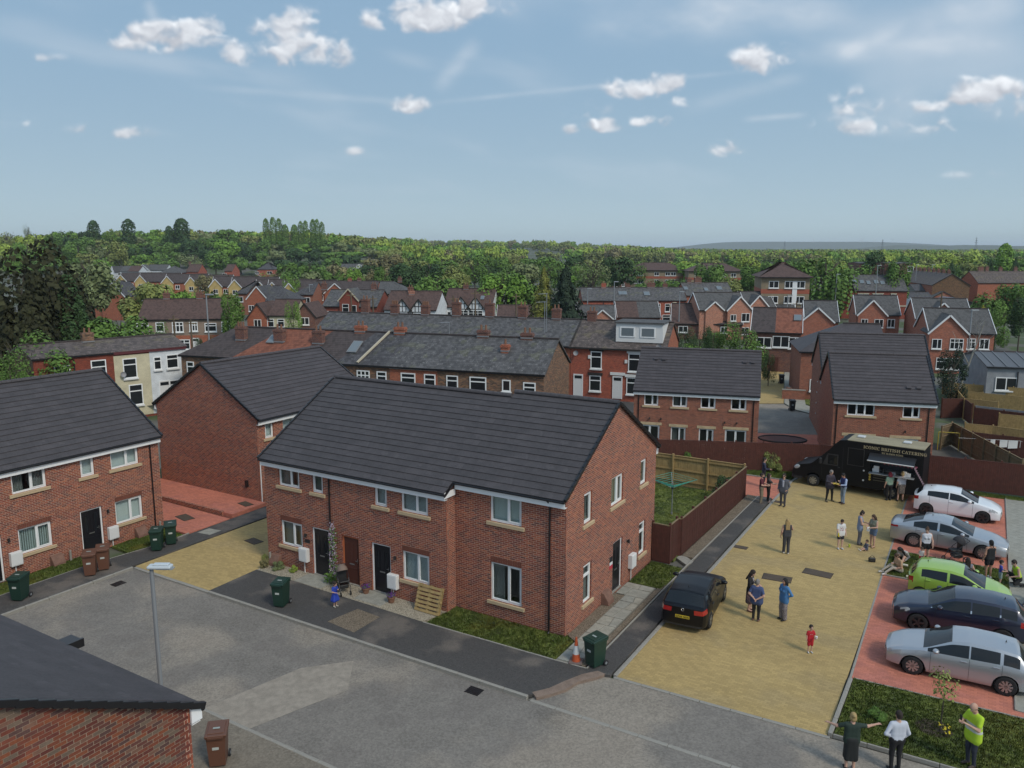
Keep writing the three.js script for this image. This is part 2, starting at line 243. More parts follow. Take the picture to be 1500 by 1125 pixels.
// ---------------------------------------------------------------- windows, doors, roofs
const WALL_T = 0.16;
function facePose(f, w, d) { return { front: [V3(0, 0, 0), 0], right: [V3(w, 0, 0), Math.PI / 2], back: [V3(w, 0, -d), Math.PI], left: [V3(0, 0, -d), -Math.PI / 2] }[f]; }
function pose(o, P, R, dx = 0, dy = 0, dz = 0) { const v = V3(dx, dy, dz).applyAxisAngle(V3(0, 1, 0), R).add(P); o.position.copy(v); o.rotation.y = R; return o; }
const geoCache = {};
const cached = (k, f) => geoCache[k] ??= f();
// window with its lower left corner at (x0,y0) of a face; kind: '2' two lights, '1' one light, 't' toplight over one, '3' three lights, 'f' french doors
function addWindow(house, P, R, [x0, y0, x1, y1], o = {}) {
  const W = x1 - x0, H = y1 - y0, k = o.kind ?? '2', fb = o.bar ?? .072, key = [W.toFixed(2), H.toFixed(2), k, o.mul ?? .56, fb].join();
  const rec = o.far ? -.05 : -.07;
  const lights = []; // panes as [x0,y0,x1,y1] with sash flag
  const m = (o.mul ?? .56) * W;
  if (k === '2' || k === 'f') lights.push([fb, fb, m - fb / 2, H - fb, k === 'f'], [m + fb / 2, fb, W - fb, H - fb, true]);
  else if (k === '3') { const a = W * .34, b = W * .66; lights.push([fb, fb, a - fb / 2, H - fb, false], [a + fb / 2, fb, b - fb / 2, H - fb, true], [b + fb / 2, fb, W - fb, H - fb, false]); }
  else if (k === 't') lights.push([fb, fb, W - fb, H * .68 - fb / 2, false], [fb, H * .68 + fb / 2, W - fb, H - fb, true]);
  else if (k === 'g') for (let i = 0; i < 3; i++) { const s = (W - fb) / 3; lights.push([fb + i * s, fb, (i + 1) * s, H * .66 - fb / 2, false], [fb + i * s, H * .66 + fb / 2, (i + 1) * s, H - fb, true]); }
  else lights.push([fb, fb, W - fb, H - fb, true]);
  const g = cached('win' + key, () => {
    const outer = plate([[0, 0], [W, 0], [W, H], [0, H]], lights.map((l) => l.slice(0, 4)), .06);
    const parts = [outer];
    if (!o.far) for (const [a, b, c, d, sash] of lights) if (sash) { const s = .035; parts.push(plate([[a + .004, b + .004], [c - .004, b + .004], [c - .004, d - .004], [a + .004, d - .004]], [[a + s, b + s, c - s, d - s]], .05, .018)); }
    return merge(parts);
  });
  const win = mesh(o.name ?? 'window', g, o.frame ?? MAT.upvc, house); pose(win, P, R, x0, y0, rec);
  for (const [a, b, c, d] of lights) mesh('pane', bx(c - a - .001, d - b - .001, .008, (a + c) / 2, b, -.035), o.far ? (o.pane ?? MAT.paneDark) : MAT.glass, win);
  if (!o.far) {
    if (o.blind === 'vert') { const s = []; for (let x = .05; x < W - .05; x += .095) s.push(bx(.089, H - .08, .003, x + .045, .03, -.16, .25 + .1 * h2(x * 50, 1, 2))); mesh('blind', s, MAT.blind, win); }
    else if (o.blind === 'slat') { const s = []; for (let y = .05; y < H - .05; y += .05) s.push(bx(W - .08, .003, .045, W / 2, y, -.16, 0, .5)); mesh('blind', s, MAT.blindW, win); }
    else if (o.blind === 'plain') mesh('blind', bx(W - .04, H - .04, .004, W / 2, .02, -.15), MAT.blindW, win);
    else if (o.blind === 'curtain' || o.blind === 'half') {
      const wave = (a, b) => { const n = 16, pts = []; for (let i = 0; i <= n; i++) pts.push([lerp(a, b, i / n), Math.sin(i * 2.1) * .025]); const s = new THREE.Shape(); pts.forEach(([x, z], i) => i ? s.lineTo(x, z) : s.moveTo(x, z)); for (const [x, z] of pts.reverse()) s.lineTo(x, z + .006); const g = new THREE.ExtrudeGeometry(s, { depth: H + .1, bevelEnabled: false }); g.rotateX(-Math.PI / 2); g.translate(0, -.05, -.2); return g; };
      mesh('curtain', o.blind === 'half' ? [wave(.0, W * .34)] : [wave(0, W * .4), wave(W * .66, W)], o.curtain ?? MAT.curtainGrey, win);
    }
    mesh('room_lining', [bx(W + .8, H + .8, .02, W / 2, -.4, -1.5), bx(W + .8, .02, 1.3, W / 2, -.42, -.85), bx(.02, H + .8, 1.3, -.4, -.4, -.85), bx(.02, H + .8, 1.3, W + .4, -.4, -.85)], MAT.room, win);
  }
  if (o.sill !== false) { const sw = o.sillOver ?? .14, sg = rbox(W + 2 * sw, .14, .2, .015, W / 2, -.145, -.10 - rec + .07 - .0); mesh('sill', sg, o.sillMat ?? MAT.sill, win); }
  if (o.lintel) mesh('lintel', bx(W + .3, .2, .1, W / 2, H + .005, .03 - rec - .05), o.lintel, win);
  if (o.soldier) mesh('soldier_course', cached('sold' + W.toFixed(2), () => { const s = []; for (let x = 0; x < W - .02; x += .075) { s.push(bx(.066, .215, .08, x + .0375, H + .008, -rec - .036)); } return merge(s); }), MAT.soldier, win);
  return win;
}
MAT.soldier = MT(T_noise, .002, .88, [.2, .066, .042]);
MAT.knob = M([.55, .56, .56], .3, { metalness: .9 });
function addDoor(house, P, R, [x0, y0, x1, y1], o = {}) {
  const W = x1 - x0, H = y1 - y0, f = .07;
  const fr = mesh('door', plate([[0, 0], [0, H], [W, H], [W, 0], [W - f, 0], [W - f, H - f], [f, H - f], [f, 0]], [], .07), o.frame ?? MAT.upvc, house); pose(fr, P, R, x0, y0, -.06);
  const lw = W - 2 * f, leaf = [bx(lw - .006, H - f - .03, .045, W / 2, .025, -.04)];
  for (const [px, py, pw, ph] of [[.08, .95, .3, .85], [.62, .95, .3, .85], [.1, .15, .8, .55]]) leaf.push(plate([[0, 0], [pw * lw, 0], [pw * lw, ph], [0, ph]], [[.02, .02, pw * lw - .02, ph - .02]], .012, -.0).translate(f + px * lw, py, -.006));
  mesh('leaf', leaf, o.leaf ?? MAT.door, fr);
  if (!o.far) {
    mesh('handle', [bx(.025, .2, .015, W - f - .09, .95, -.015), bx(.11, .02, .02, W - f - .14, 1.05, .0)], MAT.knob, fr);
    mesh('letterbox', bx(.26, .05, .012, W / 2, .86, -.012), MAT.knob, fr);
    if (o.glazed !== false) for (const x of [.2, .7]) mesh('pane', bx(.09 * lw, .75, .006, f + (x + .05) * lw, 1.0, -.013), MAT.paneDark, fr);
    mesh('threshold', bx(W, .04, .12, W / 2, -.01, .0), MAT.concrete, fr);
  } else if (o.top) mesh('pane', bx(lw - .1, .3, .01, W / 2, H - .45, -.01), MAT.paneDark, fr);
  return fr;
}
// stepped tile courses on a gable roof; section spans x0..x1, front face z=zf, depth d, eave e, ridge r
function addRoof(house, { x0, x1, zf = 0, d, e, r, oh = .22, vl = .06, vr = .06, mat = MAT.tile, gauge = .33, caps = true, capL = true, capR = true, ridgeTiles = true, slopes = [0, 1], fixed = false }) {
  const half = d / 2, a = Math.atan2(r - e, half), L = x1 - x0 + vl + vr, cx = (x0 - vl + x1 + vr) / 2, S = (half + oh) / Math.cos(a), n = Math.round(S / gauge), gg = fixed ? gauge : S / n, th = .026, dl = Math.asin(Math.min(.3, th / gg)) * .95;
  const id = [L.toFixed(2), gg.toFixed(3)].join();
  const gs = cached('course' + id, () => [0, 1, 2, 3].map((k) => { const g = new THREE.BoxGeometry(L, th, gg + .05), p = g.attributes.position, uv = g.attributes.uv; for (let i = 0; i < p.count; i++) uv.setXY(i, p.getX(i) + k * 1.667, p.getZ(i) * .9 + k * 2.13 + .17); return g; }));
  const capG = cached('verge' + gg.toFixed(3), () => rbox(.1, .13, gg + .02, .012, 0, -.09, 0));
  for (const side of slopes) {
    const ry = side ? Math.PI : 0, zc = zf - half, low = V3(0, e - oh * Math.tan(a), half + oh), U = V3(0, Math.sin(a), -Math.cos(a)), N = V3(0, Math.cos(a), Math.sin(a));
    const put = (o, x, s, nn, tilt) => { const v = low.clone().addScaledVector(U, s).addScaledVector(N, nn); v.x = side ? -x : x; v.applyAxisAngle(V3(0, 1, 0), ry); o.position.set(v.x, v.y, v.z + zc); o.rotation.order = 'YXZ'; o.rotation.set(a - tilt, ry, 0); };
    for (let i = 0; i < n; i++) {
      put(mesh('tile_course', gs[(i * 3 + side) % 4], mat, house), cx, (i + .5) * gg + .01, .055, dl);
      if (caps) { if (capL) put(mesh('verge_cap', capG, MAT.gutter, house), x0 - vl - .02, (i + .5) * gg, .085, dl); if (capR) put(mesh('verge_cap', capG, MAT.gutter, house), x1 + vr + .02, (i + .5) * gg, .085, dl); }
    }
    const deck = mesh('roof_deck', new THREE.BoxGeometry(L - .04, .03, S - .02), MAT.blackMatt, house); put(deck, cx, S / 2, .014, 0);
    // fascia, soffit, gutter
    const ze = half + oh, ye = low.y;
    const turn = (o) => { o.position.set(side ? 2 * cx : 0, 0, zc); o.rotation.y = ry; };
    turn(mesh('fascia', bx(L - .06, .25, .025, cx, ye - .27, ze - .05), MAT.upvc, house));
    turn(mesh('soffit', bx(L - .06, .015, oh - .05, cx, ye - .27, half + oh / 2 - .03), MAT.upvc, house));
    const gt = new THREE.CylinderGeometry(.05, .05, L, 10, 1, false); gt.rotateZ(Math.PI / 2); gt.translate(cx, ye - .02, ze + .03);
    turn(mesh('gutter', gt, MAT.gutter, house));
  }
  if (ridgeTiles) { const k = Math.round(L / .45), s = L / k, rg = cached('ridge' + s.toFixed(3), () => { const g = new THREE.CylinderGeometry(.125, .125, s - .012, 10, 1, false, 0, Math.PI); g.rotateZ(Math.PI / 2); g.rotateX(0); return g; }); for (let i = 0; i < k; i++) { const m = mesh('ridge_tile', rg, mat, house); m.position.set(x0 - vl + (i + .5) * s, r + .045, zf - half); } }
}
function gableOutline(d, e, r, t = WALL_T) { const k = (r - e) / (d / 2); return [[t, 0], [d - t, 0], [d - t, e + t * k], [d / 2, r], [t, e + t * k]]; }
function addWalls(house, { x0 = 0, w, zf = 0, d, e, r, mat, open = {}, faces = ['front', 'back', 'left', 'right'] }) {
  for (const f of faces) {
    const [P, R] = facePose(f, w, d); P.x += x0; P.z += zf; const side = f === 'left' || f === 'right', holes = (open[f] ?? []).map((q) => q.r);
    const o = mesh('wall', plate(side ? gableOutline(d, e, r) : [[0, 0], [w, 0], [w, e], [0, e]], holes, WALL_T), mat, house); o.position.copy(P); o.rotation.y = R;
    for (const q of open[f] ?? []) q.door ? addDoor(house, P, R, q.r, q) : addWindow(house, P, R, q.r, q);
  }
}
function downpipe(house, x, y0, y1, z, ry = 0, P = V3(0, 0, 0)) {
  const g = [cyl(.034, .034, y1 - y0, x, y0, z + .05, 8), rod(V3(x, y1 - .02, z + .05), V3(x, y1 + .16, z + .25), .034), rod(V3(x, y0 + .02, z + .05), V3(x, y0 - .04, z + .13), .034)];
  for (let y = y0 + .5; y < y1; y += 1.6) g.push(bx(.09, .05, .05, x, y, z + .02)); const o = mesh('downpipe', g, MAT.gutter, house); o.position.copy(P); o.rotation.y = ry; return o;
}
function meterBox(house, P, R, x, y, pipe = .35) { const o = mesh('meter_box', [rbox(.48, .6, .2, .02, 0, 0, .1), bx(.4, .5, .01, 0, .05, .206)], MAT.white, house); pose(o, P, R, x, y, 0); mesh('pipe', cyl(.022, .022, pipe + .1, -.03, -pipe - .1, .06, 8), MAT.white, o); return o; }
function wallLamp(house, P, R, x, y) { const o = mesh('wall_lamp', [bx(.05, .1, .03, 0, 0, .015), cyl(.045, .045, .15, 0, -.02, .09, 10)], MAT.blackMatt, house); pose(o, P, R, x, y, 0); return o; }
function gasBox(house, P, R, x, y, m) { const s = new THREE.Shape(); [[0, 0], [.32, 0], [.3, .12], [.12, .42], [0, .45]].forEach(([a, b], i) => i ? s.lineTo(a, b) : s.moveTo(a, b)); const g = new THREE.ExtrudeGeometry(s, { depth: .5, bevelEnabled: true, bevelSize: .02, bevelThickness: .02, bevelSegments: 2 }); g.rotateY(-Math.PI / 2); g.translate(.25, 0, 0); const o = mesh('gas_meter_cover', g, m ?? MAT.gasBox, house); pose(o, P, R, x, y, 0); return o; }
MAT.gasBox = MT(T_noise, .002, .8, [.24, .13, .095]);

// ================================================================= THE SETTING: terrain, road, paving
const terrainH = (x, z) => {
  const f = -(x * Math.sin(YAW) + z * Math.cos(YAW)), s = x * Math.cos(YAW) - z * Math.sin(YAW); // forward and right of the view
  let h = -1.05 * sstep(50.3, 55, f + Math.max(0, -s - 20) * .3);
  const q = s / Math.max(60, f);
  h += 15 * sstep(440, 570, f) * sstep(-.04, -.3, q) * (.8 + .5 * vn(s / 60 + 50, 3, 4, 0));                 // wooded rise to the left
  h += 17 * sstep(420, 1500, f) * sstep(.3, .0, q) * sstep(-.6, -.1, q);
  h += 4 * sstep(700, 2500, f);
  return h;
};
{
  const rs = [0, 30, 46, 49, 50.2, 51, 52, 53, 54, 55, 56.5, 60, 75, 100, 140, 190, 250, 300, 350, 400, 460, 540, 640, 800, 1000, 1300, 1700, 2300, 3200, 4500, 7000], na = 120, pos = [], idx = [], uv = [];
  for (const r of rs) for (let i = 0; i <= na; i++) { const a = -1.35 + 2.7 * i / na, f = r, s = Math.tan(clamp(a, -1.2, 1.2)) * (r + 25), x = -f * Math.sin(YAW) + s * Math.cos(YAW), z = -f * Math.cos(YAW) - s * Math.sin(YAW); pos.push(x, terrainH(x, z) - .06, z); uv.push(x, z); }
  for (let j = 0; j < rs.length - 1; j++) for (let i = 0; i < na; i++) { const a = j * (na + 1) + i, b = a + na + 1; idx.push(a, a + 1, b, b, a + 1, b + 1); }
  // behind the camera too
  const g = new THREE.BufferGeometry(); g.setAttribute('position', new THREE.Float32BufferAttribute(pos, 3)); g.setAttribute('uv', new THREE.Float32BufferAttribute(uv, 2)); g.setIndex(idx); g.computeVertexNormals();
  MAT.ground = MT(texPair(512, 512, (u, v, o) => { const n = fbm(u * 8, v * 8, 5, 3, 8), m = fbm(u * 40, v * 40, 3, 5, 40), k = sstep(.42, .6, n); o[0] = lerp(.06, .12, k) * (.7 + .6 * m); o[1] = lerp(.085, .115, k) * (.7 + .6 * m); o[2] = lerp(.03, .1, k) * (.7 + .6 * m); o[3] = m; }, 40), .02, .95);
  struct('ground', g, MAT.ground);
  struct('ground', flat(rect(-220, 60, 220, -.5), -.07), MAT.ground);
}
// road
struct('road', flat([[-31.45, 30], [-31.45, -19.9], [-26.4, -19.9], [-11, -19.88], [-5, -19.88], [24, -19.7], [24, 30]], 0), MAT.road);
struct('crossover', flat([[-11.4, -19.9], [-10, -22.4], [-9.7, -22.42], [-2.9, -22.66], [9, -22.9], [24, -23.2], [24, -19.72], [-5, -19.9]], .004), MAT.road);
{ // patched concrete in the road, dusty trench line
  struct('road_patch', flat([[-19.9, -13.4], [-18.1, -13.0], [-16.6, -17.4], [-17.7, -18.9], [-18.9, -17.6]], .006), MT(T_noise, .004, .95, [.36, .315, .26]));
  const pts = [[-11.2, -20.0], [-10.9, -20.35], [-10.55, -20.9], [-10.4, -21.5], [-10.0, -22.0], [-9.75, -22.4], [-10.1, -22.45], [-10.5, -22.0], [-10.85, -21.3], [-11.1, -20.7], [-11.5, -20.2]];
  struct('trench_fill', slab(pts.map(([x, z]) => [lerp(x, -10.6, .12), z]), -.02, .125), MT(T_noise, .01, .95, [.28, .205, .16]));
}
// raised pavements (100 mm)
struct('pavement', [slab([[-26.55, -19.98], [-11.45, -19.98], [-10.9, -20.6], [-10.1, -22.28], [-9.7, -22.42], [-9.66, -44.6], [-10.42, -44.6], [-10.5, -22.42], [-11.75, -22.34], [-17.3, -22.28], [-22, -22.4], [-25, -22.5], [-26.6, -22.5]], -.02, .12)], MAT.tarmac);
struct('pavement', slab([[-31.62, 10], [-33.4, 10], [-33.4, -19], [-32.9, -22.8], [-33.1, -31], [-31.64, -31]], -.02, .12), MAT.tarmac);
struct('paving_slab_patch', flat([[-32.75, -24.2], [-31.95, -24.3], [-31.95, -25.0], [-32.75, -24.9]], .105), MAT.flag);
struct('block_paving', flat([[-31.58, -20.05], [-26.6, -20.05], [-26.6, -23.6], [-27, -23.6], [-27, -34], [-31.58, -34]], .06), MAT.yellow);
struct('block_paving', slab([[-9.52, -22.55], [-3.0, -22.7], [-3.0, -49.2], [-9.0, -52], [-9.42, -49]], -.03, .055), MAT.yellow);
struct('red_paving', slab([[-2.86, -26.45], [6, -26.8], [6, -36.1], [-3.0, -36.15]], -.03, .06), MAT.redblock);
struct('red_paving', slab([[-3.0, -39.55], [6, -39.3], [6, -52], [-3.1, -52]], -.03, .06), MAT.redblock);
struct('red_paving', slab([[-12.3, -44.65], [-9.55, -44.65], [-9.5, -48.75], [-12.2, -48.7]], -.03, .065), MAT.redblock);
struct('red_paving', slab([[-33.12, -23.9], [-33.12, -26.5], [-44, -26.65], [-44, -23.9]], -.02, .09), MAT.redblock);
struct('red_paving', slab([[-33.12, -26.65], [-33.12, -28.95], [-44, -28.95], [-44, -26.8]], -.02, .28), MAT.redblock);
struct('brick_step', bx(7.5, .3, .14, -37.6, 0, -26.66), MAT.brick);
struct('concrete_path', slab([[1.75, -27], [1.62, -52], [4.4, -52], [4.4, -27]], -.03, .09), MAT.flag);
// gravel and beds
struct('gravel_strip', slab([[-26.6, -23.5], [-26.6, -22.52], [-25, -22.52], [-22, -22.42], [-17.35, -22.3], [-17.0, -23.5]], -.02, .115), MAT.gravel);
struct('gravel_patch', flat([[-20.4, -20.45], [-18.95, -20.3], [-18.95, -21.75], [-20.15, -21.85]], .106), MAT.gravelBrown);
struct('gravel_bed', slab([[-11.15, -33.7], [-10.6, -33.7], [-10.45, -44.55], [-11.0, -44.55]], -.02, .11), MAT.gravelBrown);
struct('gravel_bed', slab([[-12.18, -24.2], [-11.72, -23.9], [-11.72, -28.4], [-12.18, -28.4]], -.02, .10), MAT.gravelBrown);
struct('gravel_bed', slab([[-10.85, -22.5], [-10.66, -22.5], [-10.66, -30.2], [-10.85, -30.2]], -.02, .10), MAT.gravelBrown);
// lawns (blades are added later)
const LAWNS = [[[-17.2, -22.3], [-11.8, -22.36], [-11.8, -23.9], [-12.25, -24.2], [-17.0, -24.1]], [[-12.1, -29.75], [-10.68, -29.75], [-10.68, -32.3], [-12.1, -32.4]], [[-2.82, -22.85], [9, -23.2], [9, -26.7], [-2.78, -26.38]], [[-2.96, -36.22], [1.66, -36.22], [1.66, -39.4], [-2.96, -39.5]], [[-17, -33], [-11.3, -33], [-11.1, -44.1], [-17, -44.1]], [[-12.4, -48.85], [-9.6, -48.85], [-9.5, -51.2], [-12.6, -50.2]], [[-34.7, -19.8], [-34.7, -14], [-33.5, -14], [-33.45, -19.2]], [[-34.7, -23.7], [-34.7, -20.95], [-33.45, -20.9], [-33.0, -22.6], [-33.2, -23.7]], [[-2.4, -51.2], [4, -51.4], [4, -52], [-2.4, -51.9]]];
for (const L of LAWNS) struct('lawn', slab(L, -.02, .105), MAT.grass);
struct('tree_pit', flat(Array.from({ length: 12 }, (_, i) => [-.36 + .5 * Math.cos(i * .52), -24.6 + .45 * Math.sin(i * .52) + .05 * Math.sin(i * 3)]), .09), MAT.soil);
// entrance slabs in front of the doors
for (const [a, b] of [[-24.3, -22.75], [-20.95, -19.55]]) struct('entrance_slab', [0, 1].map((i) => bx((b - a) / 2 - .01, .125, .95, a + (b - a) * (.25 + .5 * i), -.02, -22.97)), MAT.flag);
// kerbs: each stone a piece of its own under one structure
function kerbRun(name, pts, step, w, h, y0 = -.05, m = MAT.concrete) {
  const grp = new THREE.Group(); grp.name = numbered(name); grp.userData.kind = 'structure'; scene.add(grp); const r = rng(pts.length * 31 + Math.round(pts[0][0] * 7));
  for (let i = 0; i < pts.length - 1; i++) {
    const [ax, az] = pts[i], [bx_, bz] = pts[i + 1], L = Math.hypot(bx_ - ax, bz - az), n = Math.max(1, Math.round(L / step)), s = L / n, ry = Math.atan2(-(bz - az), bx_ - ax);
    const geo = cached('kerb' + [s.toFixed(3), w, h].join(), () => { const g = new RoundedBoxGeometry(s - .012, h, w, 2, .018); g.translate(0, h / 2, 0); return g; });
    for (let k = 0; k < n; k++) { const o = mesh('kerb_stone', geo, m, grp), t = (k + .5) / n; o.position.set(lerp(ax, bx_, t), y0 + (r() - .5) * .006, lerp(az, bz, t)); o.rotation.y = ry + (r() - .5) * .006; }
  } return grp;
}
kerbRun('kerb', [[-26.5, -19.93], [-11.4, -19.93]], .915, .125, .165);
kerbRun('kerb', [[-31.53, 6], [-31.53, -19.9]], .915, .125, .165);
kerbRun('flush_kerb', [[-31.5, -19.98], [-26.55, -19.98]], .915, .15, .115);
kerbRun('flush_kerb', [[-11.3, -19.92], [-5, -19.92], [24, -19.72]], .915, .15, .07);
kerbRun('flush_kerb', [[-9.6, -22.48], [-2.9, -22.66]], .915, .13, .085);
kerbRun('kerb_edging', [[-9.58, -22.55], [-9.5, -44.6], [-9.44, -48.9], [-9.0, -51.6]], .915, .14, .12);
kerbRun('kerb', [[-2.92, -22.75], [-2.87, -26.3]], .915, .13, .17);
kerbRun('flush_kerb', [[-2.9, -26.3], [-3.02, -36.1], [-3.12, -48.6]], .915, .08, .085);
kerbRun('edging', [[-2.8, -26.4], [6, -26.74]], .915, .06, .14);
kerbRun('edging', [[-2.96, -36.18], [1.7, -36.18]], .915, .06, .14);
kerbRun('edging', [[-2.96, -39.52], [1.7, -39.36]], .915, .06, .14);
kerbRun('edging', [[1.72, -27], [1.68, -52]], .915, .06, .14);
kerbRun('edging', [[-17.3, -22.28], [-11.78, -22.35], [-10.55, -22.42], [-10.58, -32.4], [-10.42, -44.6]], .915, .06, .165);
kerbRun('edging', [[-2.85, -22.8], [9, -23.1]], .915, .06, .14);
kerbRun('edging', [[-33.45, -14], [-33.42, -19.2], [-32.97, -22.5], [-33.12, -24]], .915, .06, .15);
kerbRun('edging', [[-12.5, -48.78], [-9.5, -48.82]], .915, .06, .14);
kerbRun('edging', [[-11.25, -33.66], [-10.5, -33.0]], 1.2, .5, .13);
// stone flag path beside the house, irregular slabs
{
  const grp = new THREE.Group(); grp.name = numbered('flag_path'); grp.userData.kind = 'structure'; scene.add(grp); const r = rng(5);
  struct('flag_path_base', slab([[-11.72, -22.42], [-10.88, -22.45], [-10.88, -29.7], [-12.15, -29.7], [-12.15, -28.45], [-11.72, -28.45]], -.02, .105), MT(T_noise, .004, .95, [.24, .225, .19]));
  const fm = [MAT.flag, MT(T_noise, .003, .9, [.33, .33, .29]), MT(T_noise, .003, .9, [.38, .36, .30])];
  for (let z = -22.47, k = 0; z > -29.5; k++) {
    const dz = rr(.55, .9, r), split = rr(.3, .7, r), x0 = z < -28.4 ? -12.12 : -11.7, x1 = -10.9, xm = lerp(x0, x1, split), j = () => (r() - .5) * .16, m1 = j(), m2 = j(), g = .012, zz = Math.max(-29.66, z - dz);
    for (const q of [[[x0 + g, z - g], [xm + m1 - g, z - g], [xm + m2 - g, zz + g], [x0 + g, zz + g + Math.abs(j()) * .6]], [[xm + m1 + g, z - g], [x1 - g, z - g - Math.abs(j()) * .6], [x1 - g, zz + g], [xm + m2 + g, zz + g]]]) mesh('flagstone', slab(q, .083, .022 + r() * .006), fm[Math.floor(r() * 3)], grp);
    z -= dz;
  }
}
// covers and drains
function cover(x, z, w, d, turn, y, label) { const o = thing('manhole_cover', label, 'manhole cover', [x, y, z], turn, 'access covers set in the paving'); mesh('frame', plate([[-w / 2, -d / 2], [w / 2, -d / 2], [w / 2, d / 2], [-w / 2, d / 2]], [[-w / 2 + .03, -d / 2 + .03, w / 2 - .03, d / 2 - .03]], .012).rotateX(-Math.PI / 2), MAT.coverFrame, o); mesh('lid', bx(w - .07, .01, d - .07, 0, .0, 0), MAT.coverLid, o); return o; }
MAT.coverFrame = M([.06, .045, .035], .7, { metalness: .4 }); MAT.coverLid = MT(T_noise, .004, .8, [.10, .072, .05]);
cover(-6.85, -33.5, 1.2, .7, .1, .028, 'brown rectangular access cover in yellow paving, end nearer the black hatchback');
cover(-5.45, -34.95, 1.2, .7, -.05, .028, 'brown rectangular access cover in yellow paving between the women and the boy');
cover(-9.15, -36.3, .62, .42, 0, .028, 'small black gully cover at the yellow paving edge');
cover(-9.25, -44.3, .8, .42, 0, .028, 'small dark gully cover beside the man in grey suit');
cover(-35.3, -25.4, 1.1, .6, -.2, .08, 'brown access cover in the lower red paving bay');
cover(-33.9, -28.2, .9, .5, -.2, .27, 'brown access cover in the upper red paving by brick gable');
cover(-29.5, -24.9, .9, .55, -.15, .064, 'brown access cover in yellow drive beside the terrace end');
{ const o = thing('gully_grate', 'black iron gully grate in the road beside the kerb', 'drain grate', [-13.1, .004, -19.45], .0); const b = []; for (let i = -4; i <= 4; i++) b.push(bx(.025, .012, .4, i * .055, 0, 0)); for (let i = -2; i <= 2; i++) b.push(bx(.52, .012, .025, 0, .001, i * .09)); mesh('bars', b, MAT.black, o); mesh('pit', bx(.5, .004, .4, 0, -.002, 0), MAT.blackMatt, o);
  copyOf(o, [-30.6, .004, -18.6], Math.PI / 2, 'black iron gully grate in the road near two brown bins'); }
